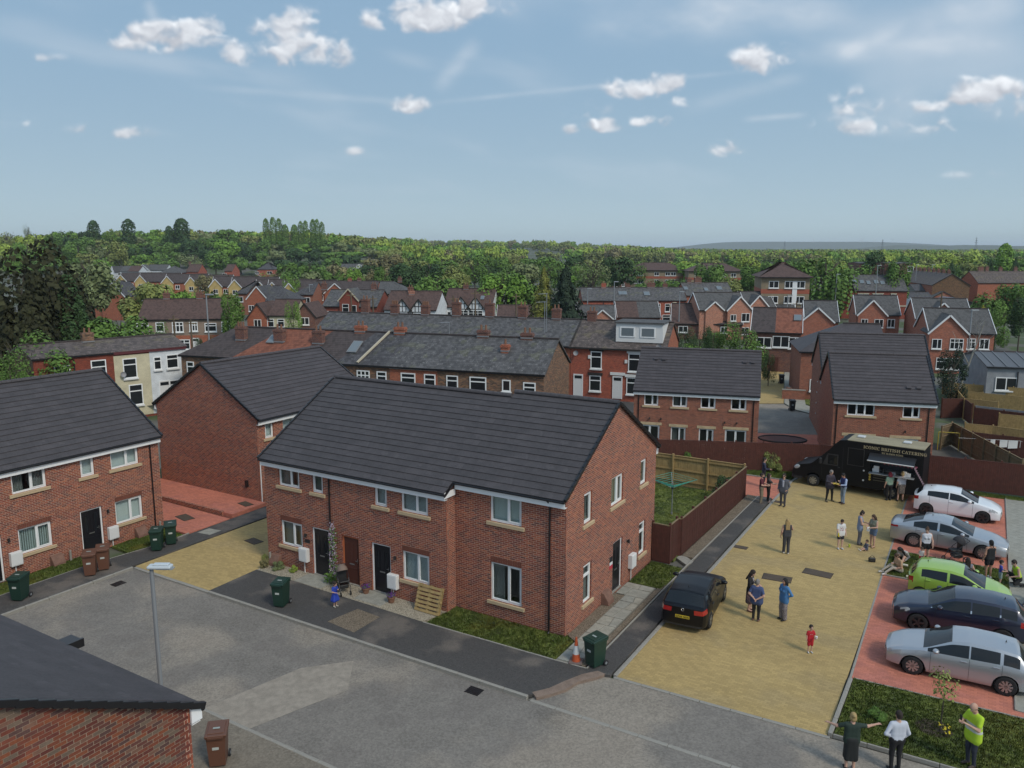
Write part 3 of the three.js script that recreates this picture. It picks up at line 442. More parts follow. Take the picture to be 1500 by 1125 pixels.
// ================================================================= NEW HOUSES
const SOL = { soldier: true };
{ // main terrace: left two units stand forward of the right one
  const h = thing('terrace_house', 'red brick terrace of new houses with dark tiled roof beside the flag path', 'house', [-26.85, 0, -23.45]);
  const X = (x) => x + 26.85, wl = 9.85, d = 9.42, e = 5.01, r = 7.808;
  addWalls(h, { w: wl, d, e, r, mat: MAT.brick, faces: ['front', 'left', 'back'], open: { front: [
    { r: [X(-25.97), 3.8, X(-24.72), 4.86], blind: 'curtain' }, { r: [X(-23.97), 3.8, X(-23.35), 4.86], kind: '1', blind: 'curtain' },
    { r: [X(-20.54), 3.8, X(-19.9), 4.86], kind: '1', blind: 'slat' }, { r: [X(-19.18), 3.8, X(-17.87), 4.86], blind: 'slat' },
    { r: [X(-25.97), 1.1, X(-24.68), 2.22], blind: 'curtain', ...SOL }, { r: [X(-24.1), .1, X(-23.12), 2.24], door: true },
    { r: [X(-20.78), .1, X(-19.78), 2.2], door: true }, { r: [X(-19.17), .97, X(-17.85), 2.17], blind: 'slat', ...SOL },
    { r: [X(-22.39), .1, X(-21.45), 2.2], door: true, leaf: MAT.doorBrown, frame: MAT.orange, glazed: false } ] } });
  const wr = 4.8, zr = -.57, dr = 8.75, er = 5.35, rr_ = 7.95;
  addWalls(h, { x0: wl, w: wr, zf: zr, d: dr, e: er, r: rr_, mat: MAT.brick, faces: ['front', 'right', 'back'], open: {
    front: [{ r: [-15.39 + 17.0, 3.9, -14.03 + 17.0, 4.96], blind: 'vert' }, { r: [-15.38 + 17.0, .77, -14.02 + 17.0, 2.3], blind: 'half', ...SOL }],
    right: [{ r: [25.47 - 24.02, 3.86, 26.15 - 24.02, 5.05], kind: '1', blind: 'vert' }, { r: [27.92 - 24.02, 3.85, 29.1 - 24.02, 5.02], blind: 'vert' }, { r: [30.98 - 24.02, 3.95, 31.66 - 24.02, 5.05], kind: '1', blind: 'vert' },
      { r: [25.49 - 24.02, .72, 26.2 - 24.02, 2.25], kind: 't', blind: 'vert' }, { r: [28.2 - 24.02, .1, 29.17 - 24.02, 2.26], door: true }, { r: [30.99 - 24.02, .78, 31.7 - 24.02, 2.25], kind: 't', blind: 'vert' }] } });
  // the return wall of the step in the front
  mesh('wall', bx(.16, 5.1, .57 - .16, wl - .08, 0, -.365), MAT.brick, h);
  addRoof(h, { x0: 0, x1: wl, d, e, r, capR: false, vr: .1, fixed: true, gauge: .33145 });
  addRoof(h, { x0: wl + .1, x1: wl + wr, zf: zr, d: dr, e: er, r: rr_, vl: 0, capL: false, fixed: true, gauge: .33145 });
  { // barge cheek where the left roof projects
    mesh('step_cheek', [bx(.03, .24, .72, wl + .085, 4.7, -.12)], MAT.upvc, h);
    mesh('step_flashing', bx(.05, .09, .8, wl + .11, 4.98, -.1, 0, .54), MAT.gutter, h);
  }
  const F = [V3(0, 0, 0), 0], Rt = [V3(wl + wr, 0, zr), Math.PI / 2];
  downpipe(h, X(-22.96), .15, 4.75, 0); downpipe(h, X(-12.83), .12, 5.0, zr);
  meterBox(h, ...F, X(-24.52), .62, .5); meterBox(h, ...F, X(-19.6), .5, .4); meterBox(h, ...Rt, 30.05 - 24.02, .62, .5);
  wallLamp(h, ...F, X(-24.42), 1.75); wallLamp(h, ...F, X(-19.5), 1.75); wallLamp(h, ...Rt, 29.65 - 24.02, 1.85);
  gasBox(h, ...F, X(-26.3), .1); gasBox(h, ...Rt, 27.4 - 24.02, .1);
  mesh('number_plate', bx(.28, .16, .015, X(-24.38), 1.45, .008), MAT.blackMatt, h);
  const np = mesh('house_number_sign', [bx(.26, .2, .015, 0, .3, .008)], MAT.blackMatt, h); pose(np, ...Rt, 28.02 - 24.02, 1.25, 0); mesh('red_notice', bx(.3, .16, .012, 0, .0, .008), M([.5, .04, .06], .6), np); mesh('white_notice', bx(.28, .12, .012, 0, .165, .009), MAT.white, np);
  for (const x of [-26.55, -17.35]) { const o = mesh('vent_post', cyl(.05, .05, .55, X(x), .1, .18, 10), MAT.concrete, h); }
}
{ // house pair on the left, front towards +x
  const h = thing('semi_detached_house', 'red brick house pair with black doors behind the brown bins', 'house', [-34.85, 0, -7.4], Math.PI / 2), u = (z) => -z - 7.4, d = 8.7, w = 16.45, e = 4.95, r = 7.75, F = [V3(0, 0, 0), 0];
  addWalls(h, { w, d, e, r, mat: MAT.brick, open: { front: [
    { r: [u(-16.88), 3.68, u(-18.32), 4.82], blind: 'curtain' }, { r: [u(-19.87), 3.68, u(-20.52), 4.78], kind: '1', blind: 'plain' }, { r: [u(-21.33), 3.7, u(-22.75), 4.78], blind: 'plain' },
    { r: [u(-16.93), .98, u(-18.34), 2.1], blind: 'vert', ...SOL }, { r: [u(-19.66), .06, u(-20.7), 2.12], door: true }, { r: [u(-21.36), .98, u(-22.76), 2.1], blind: 'plain', ...SOL },
    { r: [u(-15.2), .06, u(-16.24), 2.12], door: true }, { r: [u(-11.5), 3.7, u(-12.9), 4.78], blind: 'plain' } ] } });
  addRoof(h, { x0: 0, x1: w, d, e, r });
  downpipe(h, u(-23.36), .15, 4.65, 0); meterBox(h, ...F, u(-21.1), .4, .35); meterBox(h, ...F, u(-16.7), .62, .5); wallLamp(h, ...F, u(-20.95), 1.75); wallLamp(h, ...F, u(-16.5), 1.75); gasBox(h, ...F, u(-22.5), .08); gasBox(h, ...F, u(-18.4), .05);
  for (const z of [-18.95, -23.5]) mesh('vent_post', cyl(.05, .05, .5, u(z), .05, .2, 10), MAT.concrete, h);
}
{ // brick house with blank gable
  const h = thing('gabled_house', 'brick house with a large blank gable above the red paving', 'house', [-33.55, 0, -28.95], Math.PI / 2), d = 8.6, w = 9.2, e = 4.95, r = 7.55, u = (z) => -z - 28.95;
  addWalls(h, { w, d, e, r, mat: MAT.brick, open: { front: [{ r: [u(-29.5), 3.68, u(-30.1), 4.82], kind: '1', blind: 'plain' }, { r: [u(-30.8), 3.68, u(-32.2), 4.82], blind: 'plain' }, { r: [u(-34.8), 3.68, u(-36.2), 4.82], blind: 'plain' }, { r: [u(-30.6), 1, u(-32), 2.1], blind: 'plain' }] } });
  addRoof(h, { x0: 0, x1: w, d, e, r, mat: MAT.tileBack });
  const L = facePose('left', w, d); const o = mesh('gas_flue', bx(.16, .35, .12, 0, 0, .06), MAT.black, h); pose(o, ...L, 7.6, .95, 0);
  const wp = mesh('downpipe', cyl(.03, .03, 2.4, 0, .1, .05, 8), MAT.upvc, h); wp.position.set(.06, 0, 0);
}
{ // nearest house: only its roof and gable head are in view. Front faces -z
  const h = thing('foreground_house', 'dark roofed brick house whose stepped verge and gable fill a corner', 'house', [-12.96, 0, -9.12], Math.PI), d = 8.7, e = 4.96, r = 7.3;
  addWalls(h, { w: 4.9, d, e, r, mat: MAT.brick, faces: ['front', 'back'] });
  addWalls(h, { x0: 4.9, w: 9.9, zf: .0, d, e, r, mat: MAT.brick, faces: ['front', 'right', 'back'] });
  addRoof(h, { x0: 0, x1: 14.8, d, e, r, vl: .09, vr: .1 });
  // gutter end and kneeler where the eave steps
  mesh('eave_step', [bx(.5, .12, .34, 4.85, 4.78, .42), bx(.06, .2, .4, 4.62, 4.74, .4)], MAT.gutter, h);
  mesh('barge_end', bx(.05, .34, .24, -.055, 4.62, .1), MAT.upvc, h);
  // gable towards +x: mortar wall with bricks laid proud of it
  const [P, R] = facePose('left', 4.9, d), mort = MT(T_noise, .004, .95, [.36, .265, .19]);
  const wall = mesh('wall', plate(gableOutline(d, e, r), [], WALL_T), mort, h); wall.position.copy(P); wall.rotation.y = R;
  const bms = [[.21, .055, .032], [.26, .075, .038], [.17, .045, .032], [.3, .09, .04], [.13, .065, .055], [.24, .12, .08], [.25, .07, .04], [.17, .06, .045], [.2, .14, .1]].map((c) => MT(T_noise, .004, .88, c));
  const bg = [rbox(.214, .065, .03, .004), rbox(.209, .064, .03, .004)], half = rbox(.1, .065, .03, .004), r2 = rng(77), k = (r - e) / (d / 2), rest = []; let n = 0;
  // u along the face: 0 at back (z local -d), d at the front eave
  const cells = [];
  for (let row = 0; row * .075 < r; row++) for (let i = -1; i < 40; i++) { const x = i * .225 + (row % 2) * .1125, y = row * .075; const top = Math.min(e + (x + .11) * k, e + (d - x - .11) * k); if (x < 0 || x + .2 > d || y + .045 > top || y < 2.2) continue; cells.push([x + .1125, y + .005, Math.hypot(d - x - 1.6, (y - 4.9) * 1.3)]); }
  cells.sort((a, b) => a[2] - b[2]);
  const byMat = bms.map(() => []);
  cells.forEach(([x, y], i) => { const m = Math.floor(r2() * bms.length); if (i < 296) { const o = mesh('brick', bg[i % 2], bms[m], wall); o.position.set(x, y, -.012 + r2() * .004); o.rotation.z = (r2() - .5) * .008; } else { const g = bx(.214, .065, .03, x, y, -.011); byMat[m].push(g); } });
  byMat.forEach((l, m) => { if (l.length) mesh('bricks', l, bms[m], wall).userData.kind = 'stuff'; });
}
const GL = -1.05; // the ground beyond the back fence lies about a metre lower
function plan(A, px, rot) { // where the sight line at picture column px meets the line from A in direction rot
  const d = ray(px, 500), c = Math.cos(rot), s = -Math.sin(rot), det = c * -d.z - s * -d.x; const t = (-A.x * -d.z - -A.z * -d.x) / det; return t;
}
{ // semi behind the back fence
  const A = G(929, 570, GL + 4.9), rot = 14.5 * Math.PI / 180, w = plan(A, 1117, rot), h = thing('semi_detached_house', 'brick semi with stone lintels and white french doors behind the red-brown fence', 'house', [A.x, GL, A.z], rot), d = 8, e = 4.95, r = 7.45, u = (px) => plan(A, px, rot);
  const W = (a, b, y0, y1, o) => ({ r: [u(a), y0, u(b), y1], blind: 'none', ...o }), LT = { lintel: MAT.sill };
  addWalls(h, { w, d, e, r, mat: MAT.brickFine, open: { front: [W(946, 967, 3.75, 4.8), W(988, 1010, 3.75, 4.8, { blind: 'curtain' }), W(1030, 1052, 3.75, 4.8), W(1075, 1098, 3.75, 4.8), W(941, 970, .15, 2.3, { kind: 'f', mul: .5, sill: false, ...LT }), W(987, 1009, 1, 2.25, { blind: 'curtain', ...LT }), W(1029, 1051, 1, 2.25, LT), W(1068, 1100, .15, 2.3, { kind: 'f', mul: .5, sill: false, ...LT })] } });
  addRoof(h, { x0: 0, x1: w, d, e, r, mat: MAT.tileBack, caps: false });
  downpipe(h, u(938), .15, 4.65, 0); downpipe(h, u(1109), .15, 4.65, 0); for (const p of [955, 972, 1067, 1085]) wallLamp(h, V3(0, 0, 0), 0, u(p), 2.75);
  const vt = []; for (const p of [956, 968, 1093, 1105]) { const o = mesh('roof_vent', bx(.3, .05, .25, 0, 0, 0), MAT.tileBack, h); o.position.set(u(p), e + 1.9, -2.75); o.rotation.x = .56; }
}
{ // staggered pair to the right
  const A = G(1222, 583, GL + 4.9), rot = 16 * Math.PI / 180, w = plan(A, 1380, rot), h = thing('staggered_house', 'staggered brick house pair with dark roofs behind the catering van', 'house', [A.x, GL, A.z], rot), d = 8.2, e = 4.95, r = 7.5, u = (px) => plan(A, px, rot), LT = { lintel: MAT.sill };
  addWalls(h, { w, d, e, r, mat: MAT.brickFine, faces: ['front', 'left', 'right'], open: { front: [{ r: [u(1248), 3.75, u(1289), 4.8], kind: '3' }, { r: [u(1331), 3.75, u(1357), 4.8] }, { r: [u(1246), .2, u(1290), 2.3], kind: '3', sill: false, ...LT }, { r: [u(1318), .2, u(1358), 2.3], kind: 'f', mul: .5, sill: false, ...LT }] } });
  addRoof(h, { x0: 0, x1: w, d, e, r, mat: MAT.tileBack });
  addWalls(h, { x0: .25, w: w + 1.55, zf: -9.2, d, e: e + .2, r: r + .55, mat: MAT.brickFine, faces: ['front', 'left', 'back', 'right'] });
  mesh('wall', bx(w - .4, 5, 1.1, w / 2, 0, -8.72), MAT.brickFine, h);
  addRoof(h, { x0: .25, x1: w + 1.8, zf: -9.2, d, e: e + .2, r: r + .55, mat: MAT.tileBack });
  downpipe(h, u(1233), .15, 4.65, 0); downpipe(h, u(1370), .15, 4.65, 0); wallLamp(h, V3(0, 0, 0), 0, u(1337), 2.75);
  for (const p of [1342, 1357]) { const o = mesh('roof_vent', bx(.3, .05, .25, 0, 0, 0), MAT.tileBack, h); o.position.set(u(p), e + .75, -.95); o.rotation.x = .56; const q = mesh('roof_vent', bx(.3, .05, .25, 0, 0, 0), MAT.tileBack, h); q.position.set(u(p) + 1.5, e + 1.1, -10.3); q.rotation.x = .56; }
  for (let i = 0; i < 4; i++) { const o = mesh('wall_light', cyl(.06, .06, .05, 0, 0, 0, 8), MAT.white, h); o.rotation.z = Math.PI / 2; o.position.set(.22, 1.4 + i * .9, -12.2); }
}
// ================================================================= OLDER AND FARTHER HOUSES
function quadSlab(p, t, uvo = 0) { // four corners (eave left, eave right, ridge right, ridge left) -> sheet of thickness t, uv in metres
  const n = V3().subVectors(p[1], p[0]).cross(V3().subVectors(p[3], p[0])).normalize(), lo = p.map((q) => q.clone().addScaledVector(n, -t)), ux = V3().subVectors(p[1], p[0]).normalize(), uy = n.clone().cross(ux);
  const pos = [], uv = [], idx = [], push = (q) => { pos.push(q.x, q.y, q.z); const d = V3().subVectors(q, p[0]); uv.push(d.dot(ux) + uvo, d.dot(uy)); return pos.length / 3 - 1; };
  const face = (a, b, c, d) => { const k = [a, b, c, d].map(push); idx.push(k[0], k[1], k[2], k[0], k[2], k[3]); };
  face(...p); face(lo[3], lo[2], lo[1], lo[0]); for (let i = 0; i < 4; i++) { const j = (i + 1) % 4; if (p[i].distanceTo(p[j]) > 1e-4) face(p[i], lo[i], lo[j], p[j]); }
  const g = new THREE.BufferGeometry(); g.setAttribute('position', new THREE.Float32BufferAttribute(pos, 3)); g.setAttribute('uv', new THREE.Float32BufferAttribute(uv, 2)); g.setIndex(idx); g.computeVertexNormals(); return g;
}
function triWall(pts, z, t) { return plate(pts, [], t, z); }
function chimney(house, x, y, z, o = {}) {
  const w = o.w ?? .95, dd = o.d ?? .55, hh = o.h ?? 1.3, c = mesh('chimney', [bx(w, hh, dd, x, y, z), bx(w + .1, .12, dd + .1, x, y + hh - .22, z)], o.mat ?? MAT.brickDark, house);
  for (let i = 0; i < (o.pots ?? 2); i++) mesh('chimney_pot', cyl(.1, .08, .42, x + ((i + .5) / (o.pots ?? 2) - .5) * w * .85, y + hh, z, 8), MAT.pot, c);
  mesh('flashing', bx(w + .06, .1, dd + .06, x, y + .35, z), MAT.lead, c); return c;
}
function farHouse(o) {
  const gl = o.gl ?? GL, e = o.e ?? 5, rise = o.rise ?? 2.4, rot = (o.rot ?? 27) * Math.PI / 180, A = o.A ?? G(o.a[0], o.a[1], gl + e), u = (px) => plan(A, px, rot), w = o.w ?? u(o.b), type = o.type ?? 'p', oh = o.oh ?? .25, vo = .15, wall = o.wall ?? MAT.brickTerr, roof = o.roof ?? MAT.slate;
  const h = thing(o.n ?? 'house', o.l, o.cat ?? 'house', [A.x, gl, A.z], rot, o.g), d = o.d ?? 8;
  const base = -1.2, O = (y) => [[0, base], [w, base], [w, y], [0, y]];
  const roofs = [];
  const S = (...pts) => quadSlab(pts.map((q) => V3(...q)), .1, h2(w * 10, pts[0][0], 3) * 5);
  if (type === 'p') {
    const k = rise / (d / 2), r = e + rise, hl = o.hipL ? d / 2 * (o.hipK ?? 1) : 0, hr = o.hipR ? d / 2 * (o.hipK ?? 1) : 0, y0 = e - oh * k + .1, t = .1;
    const gab = [[0, base], [d, base], [d, e], ...(hl ? [] : [[d / 2, r]]), [0, e]], gabR = [[0, base], [d, base], [d, e], ...(hr ? [] : [[d / 2, r]]), [0, e]];
    const th = .2, walls = [plate(O(e), [], th), plate(O(e), [], th).rotateY(Math.PI).translate(w, 0, -d)];
    const L = plate(gab.map(([a, b]) => [clamp(a, th, d - th), b]), [], th).rotateY(-Math.PI / 2).translate(0, 0, -d), Rr = plate(gabR.map(([a, b]) => [clamp(a, th, d - th), b]), [], th).rotateY(Math.PI / 2).translate(w, 0, 0);
    for (const g of walls) mesh('wall', g, wall, h); mesh('wall', L, o.sideL ?? o.sideR ?? wall, h); mesh('wall', Rr, o.sideR ?? wall, h);
    const xl = hl ? -oh : -vo, xr = hr ? w + oh : w + vo, ry = r + .1, A1 = [xl, y0, oh], B1 = [xr, y0, oh], C1 = [hr ? w - hr : xr, ry, -d / 2], D1 = [hl ? hl : xl, ry, -d / 2], A2 = [xl, y0, -d - oh], B2 = [xr, y0, -d - oh];
    const secs = o.secs ?? [[0, 1, roof]]; // front slope in sections of different covering
    for (const [f0, f1, m] of secs) { const at = (P, Q, f) => P.map((v, i) => lerp(v, Q[i], f)); mesh('roof', S(at(A1, B1, f0), at(A1, B1, f1), at(D1, C1, f1), at(D1, C1, f0)), m, h); }
    mesh('roof', S(B2, A2, D1, C1), roof, h);
    if (hl) mesh('roof', S(A2, A1, D1, D1), roof, h); if (hr) mesh('roof', S(B1, B2, C1, C1), roof, h);
    if (!o.noRidge) mesh('ridge', bx(C1[0] - D1[0], .1, .26, (C1[0] + D1[0]) / 2, ry - .02, -d / 2), o.ridgeMat ?? MAT.clayDark, h);
    if (o.gutter !== false) mesh('gutter', bx(xr - xl, .12, .1, (xl + xr) / 2, y0 - .16, oh - .03), o.gutterMat ?? MAT.gutter, h);
    if (o.barge) for (const [on, x] of [[!hl, xl], [!hr, xr]]) if (on) for (const z1 of [oh, -d - oh]) mesh('barge_board', rodBox(V3(x, y0 - .05, z1), V3(x, ry - .05, -d / 2), .06, .22), MAT.barge, h);
    for (const [px, zf, ch] of o.chim ?? []) chimney(h, u(px), e + rise - (Math.abs(zf ?? 0) * rise) - .3, -d / 2 + (zf ?? 0) * d / 2, ch);
    for (const g of o.gables ?? []) {
      const uc = u(g.px), gw = g.w ?? 3, gr = g.rise ?? gw * .42, pz = g.proj ?? .3, ge = e + (g.up ?? 0), back = -(Math.min(d / 2, (gr + (g.up ?? 0)) / k + .2));
      const gm = g.mat ?? wall; mesh('gable_wall', plate([[uc - gw / 2, base], [uc + gw / 2, base], [uc + gw / 2, ge], [uc, ge + gr], [uc - gw / 2, ge]], [], pz + .2, pz), gm, h);
      const kk = gr / (gw / 2), sx = gw / 2 + .22, yl = ge - .22 * kk + .12, yp = ge + gr + .12, f = pz + .22;
      mesh('gable_roof', [S([uc - sx, yl, back], [uc - sx, yl, f], [uc, yp, f], [uc, yp, back]), S([uc + sx, yl, f], [uc + sx, yl, back], [uc, yp, back], [uc, yp, f])], g.roof ?? roof, h);
      if (g.barge !== false) mesh('barge_board', [rodBox(V3(uc - sx, yl - .1, f + .02), V3(uc, yp - .08, f + .02), .05, .2), rodBox(V3(uc + sx, yl - .1, f + .02), V3(uc, yp - .08, f + .02), .05, .2)], g.bargeMat ?? MAT.barge, h);
      if (g.timber) { const tb = []; for (let i = -2; i <= 2; i++) { const hh = gr * (1 - Math.abs(i) / 2.6) - .15; if (hh > .1) tb.push(bx(.11, hh, .04, uc + i * gw / 5.4, ge + .02, pz + .03)); } tb.push(bx(gw - .2, .12, .05, uc, ge - .1, pz + .03), bx(gw * .5, .1, .05, uc, ge + gr * .42, pz + .03)); mesh('timber_framing', tb, MAT.timber, h); }
      for (const q of g.wins ?? []) addWindow(h, V3(0, 0, pz + .13), 0, [uc + q[0] - q[1] / 2, q[2], uc + q[0] + q[1] / 2, q[3]], { far: true, kind: q[4] ?? '2', sillMat: MAT.white, sillOver: .05 });
    }
  } else { // gable to the front, ridge running back
    const r = e + rise, k = rise / (w / 2);
    for (const z of [0, -d + .2]) mesh('wall', plate([[0, base], [w, base], [w, e], [w / 2, r], [0, e]], [], .2, z), wall, h);
    for (const x of [.1, w - .1]) mesh('wall', bx(.2, e - base, d - .4, x, base, -d / 2), o.sideR ?? wall, h);
    const sx = oh, yl = e - sx * k + .1, yp = r + .1;
    mesh('roof', S([-sx, yl, -d - vo], [-sx, yl, vo], [w / 2, yp, vo], [w / 2, yp, -d - vo]), roof, h); mesh('roof', S([w + sx, yl, vo], [w + sx, yl, -d - vo], [w / 2, yp, -d - vo], [w / 2, yp, vo]), roof, h);
    mesh('barge_board', [rodBox(V3(-sx, yl - .1, vo + .02), V3(w / 2, yp - .08, vo + .02), .05, .2), rodBox(V3(w + sx, yl - .1, vo + .02), V3(w / 2, yp - .08, vo + .02), .05, .2)], o.bargeMat ?? MAT.barge, h);
    for (const [px, zf, ch] of o.chim ?? []) chimney(h, w / 2, r - .3, -d * (zf ?? .5), ch);
  }
  const ws = [...(o.wins ?? [])]; if (o.auto) for (let i = 0; i < o.auto; i++) for (const [y0, y1] of [[e - 1.75, e - .5], [.9, 2.2]]) ws.push([null, 1.3, y0, y1, '2', (i + .5) / o.auto * w]);
  for (const [px, ww, y0, y1, kind, uu, extra] of ws) { const c = uu ?? u(px); addWindow(h, V3(0, 0, .13), 0, [c - ww / 2, y0, c + ww / 2, y1], { far: true, kind: kind ?? '2', mul: .5, bar: o.bar ?? .09, sillMat: o.sillMat ?? MAT.white, sillOver: .06, lintel: o.lintel, pane: MAT.paneDark, ...extra }); }
  for (const [px, leaf, y0] of o.doors ?? []) { const c = u(px); addDoor(h, V3(0, 0, .15), 0, [c - .5, y0 ?? .05, c + .5, (y0 ?? .05) + 2.3], { far: true, top: true, leaf: leaf ?? MAT.doorWhite }); }
  if (o.low) mesh('lower_wall', bx(w - .02, e * .5 - base, .03, w / 2, base, .016), o.low, h);
  for (const [px, zf, ww, hh] of o.sky ?? []) { const k = rise / (d / 2), z = -d / 2 * (1 - zf) , y = e + (d / 2 * (1 - zf)) * k; const s = mesh('skylight', bx(ww ?? .8, .08, hh ?? 1, 0, 0, 0), MAT.lead, h); s.position.set(u(px), y + .18, z); s.rotation.x = Math.atan(k); mesh('pane', bx((ww ?? .8) - .16, .02, (hh ?? 1) - .16, 0, .075, 0), MAT.paneSky, s); }
  return { h, u, w, d, e, rise, A, rot };
}
MAT.paneSky = M([.16, .19, .21], .08);
function rodBox(a, b, w, hgt) { const d = V3().subVectors(b, a), L = d.length(), g = new THREE.BoxGeometry(w, hgt, L); g.translate(0, 0, L / 2); g.applyMatrix4(new THREE.Matrix4().lookAt(V3(0, 0, 0), d.clone().negate(), V3(0, 1, 0))); g.translate(a.x, a.y, a.z); return g; }
const U = (y = 3.1, h = 1.35) => [y, y + h];
// front row of old terraces: mixed roof coverings
{
  const T = farHouse({ n: 'old_terrace', l: 'long old terrace row with slate, red and mossy roof sections behind the new houses', a: [265, 519], b: 797, rot: 11.2, gl: -.2, e: 4.9, rise: 2.2, d: 7, wall: MAT.brickOld, hipL: true, oh: .2, cat: 'terrace',
    secs: [[0, .17, MAT.clayDark], [.17, .335, MAT.clay], [.335, .47, MAT.clayDark], [.47, .6, MAT.slateDark], [.6, 1, MAT.slate]],
    chim: [[333, .45, { h: 1.6, pots: 3 }], [390, .45, { h: 1.5 }], [448, .45, { h: 1.5 }], [497, -.0, { h: .9, mat: MAT.brickTerr, pots: 2 }], [557, 0, { h: .9, mat: MAT.brickTerr }], [684, 0, { h: .9 }], [751, 0, { h: .8 }], [727, .42, { h: .9, w: .6, mat: MAT.brickTerr, pots: 1 }]],
    wins: [[277, .8, 2.9, 4.3, 't'], [307, 1, 3.1, 4.4, 't'], [488, 1, 3.4, 4.5, 't'], [531, 1.2, 3.2, 4.4, 'g'], [558, .9, 3.2, 4.4, 't'], [597, 1.3, 3.2, 4.4, 't'], [629, 1, 3.1, 4.4, 't'], [662, 1, 3.1, 4.4, 't'], [700, 1.4, 3.2, 4.4, 't'], [742, .7, 3.4, 4.3, '1'], [776, 1, 3, 4.2, 't']], sky: [[378, .42, .8, 1.1], [505, .55, .9, 1.5]] });
  mesh('wall', bx(T.u(640) - T.u(570), 3.9, .03, (T.u(570) + T.u(640)) / 2, .8, .016), MAT.brickTerr, T.h);
  mesh('gutter_board', bx(T.u(640) - T.u(570), .14, .1, (T.u(570) + T.u(640)) / 2, 4.68, .1), MAT.white, T.h);
  mesh('white_parapet', rodBox(V3(T.u(541) - 1.1, 5.05, .15), V3(T.u(541), 7.3, -3.5), .18, .12), MAT.stoneTrim, T.h);
}
{ // second row, red fronted at its end, with a boxed dormer
  const T = farHouse({ n: 'red_terrace', l: 'slate roofed terrace with bright red brick end and white boxed dormer', a: [836, 506.5], b: 975, rot: 10.4, gl: -.85, e: 5.2, rise: 2.25, d: 8, A: null, wall: MAT.brickRed, oh: .3, cat: 'terrace', roof: MAT.slateBrown, gutterMat: MAT.timber,
    wins: [[874, 1.15, 3.0, 4.75, 't'], [930, 1.2, 2.9, 4.7, 't'], [873, 1.2, .7, 2.3, 't'], [928, 1.2, .6, 2.3, 't']], doors: [[848], [906]], sideR: MAT.brickTerr });
  for (const [px, m] of [[874, MAT.timber], [873, MAT.timber]]) { const y = px === 874 ? 4.78 : 2.33; mesh('lintel', bx(1.5, .25, .12, T.u(px), y, .08), m, T.h); }
  for (const [px, y] of [[930, 4.72], [928, 2.33], [906, 2.45]]) mesh('lintel', bx(1.5, .28, .12, T.u(px), y, .08), MAT.white, T.h);
  const x0 = T.u(900), x1 = T.u(969), xc = (x0 + x1) / 2, dm = mesh('dormer', bx(x1 - x0, 1.85, 3.4, xc, 5.75, -2.3), MAT.white, T.h);
  mesh('dormer_roof', bx(x1 - x0 + .3, .14, 3.8, xc, 7.62, -2.3), MAT.clayGrey, dm); for (const px of [917, 947]) mesh('pane', bx(1.25, .8, .06, T.u(px), 6.35, -.58), MAT.paneSky, dm); for (const px of [917, 947]) mesh('frame', plate([[-.75, 0], [.75, 0], [.75, 1], [-.75, 1]], [[-.62, .1, .62, .9]], .08).translate(T.u(px), 6.25, -.53), MAT.upvc, dm);
  for (const px of [845, 966]) { const s = mesh('satellite_dish', new THREE.SphereGeometry(.34, 12, 6, 0, Math.PI * 2, 0, .9), MAT.greyPaint ??= M([.25, .25, .26], .6), T.h); s.position.set(T.u(px), px > 900 ? 5.6 : 4.6, .55); s.rotation.x = -1.9; }
  for (const [px, y] of [[864, 4.0], [918, 3.7]]) mesh('alarm_box', bx(.26, .34, .1, T.u(px), y, .06), MAT.white, T.h);
  // the rest of the same row to the left shows only its roof and stacks
  const w2 = 31, c = Math.cos(T.rot), s = Math.sin(T.rot), A2 = V3(T.A.x - c * w2, 0, T.A.z + s * w2);
  farHouse({ n: 'slate_terrace', l: 'slate roofed terrace row with many brick chimney stacks along its ridge', cat: 'terrace', A: A2, w: w2 - .05, rot: 10.4, gl: -.85, e: 5.2, rise: 2.25, d: 8, wall: MAT.brickTerr, roof: MAT.slate, auto: 8,
    chim: [[510, 0, { h: 2, pots: 2 }], [554, 0, { h: 1.5, pots: 4 }], [600, 0, { h: 1.5, pots: 4 }], [647, 0, { h: 1.9 }], [697, 0, { h: 1.9, pots: 1 }], [747, 0, { h: 1.7 }], [798, 0, { h: 1.5 }]] });
  chimney(T.h, T.u(852), 6.9, -4, { h: 1.6, pots: 2 });
}
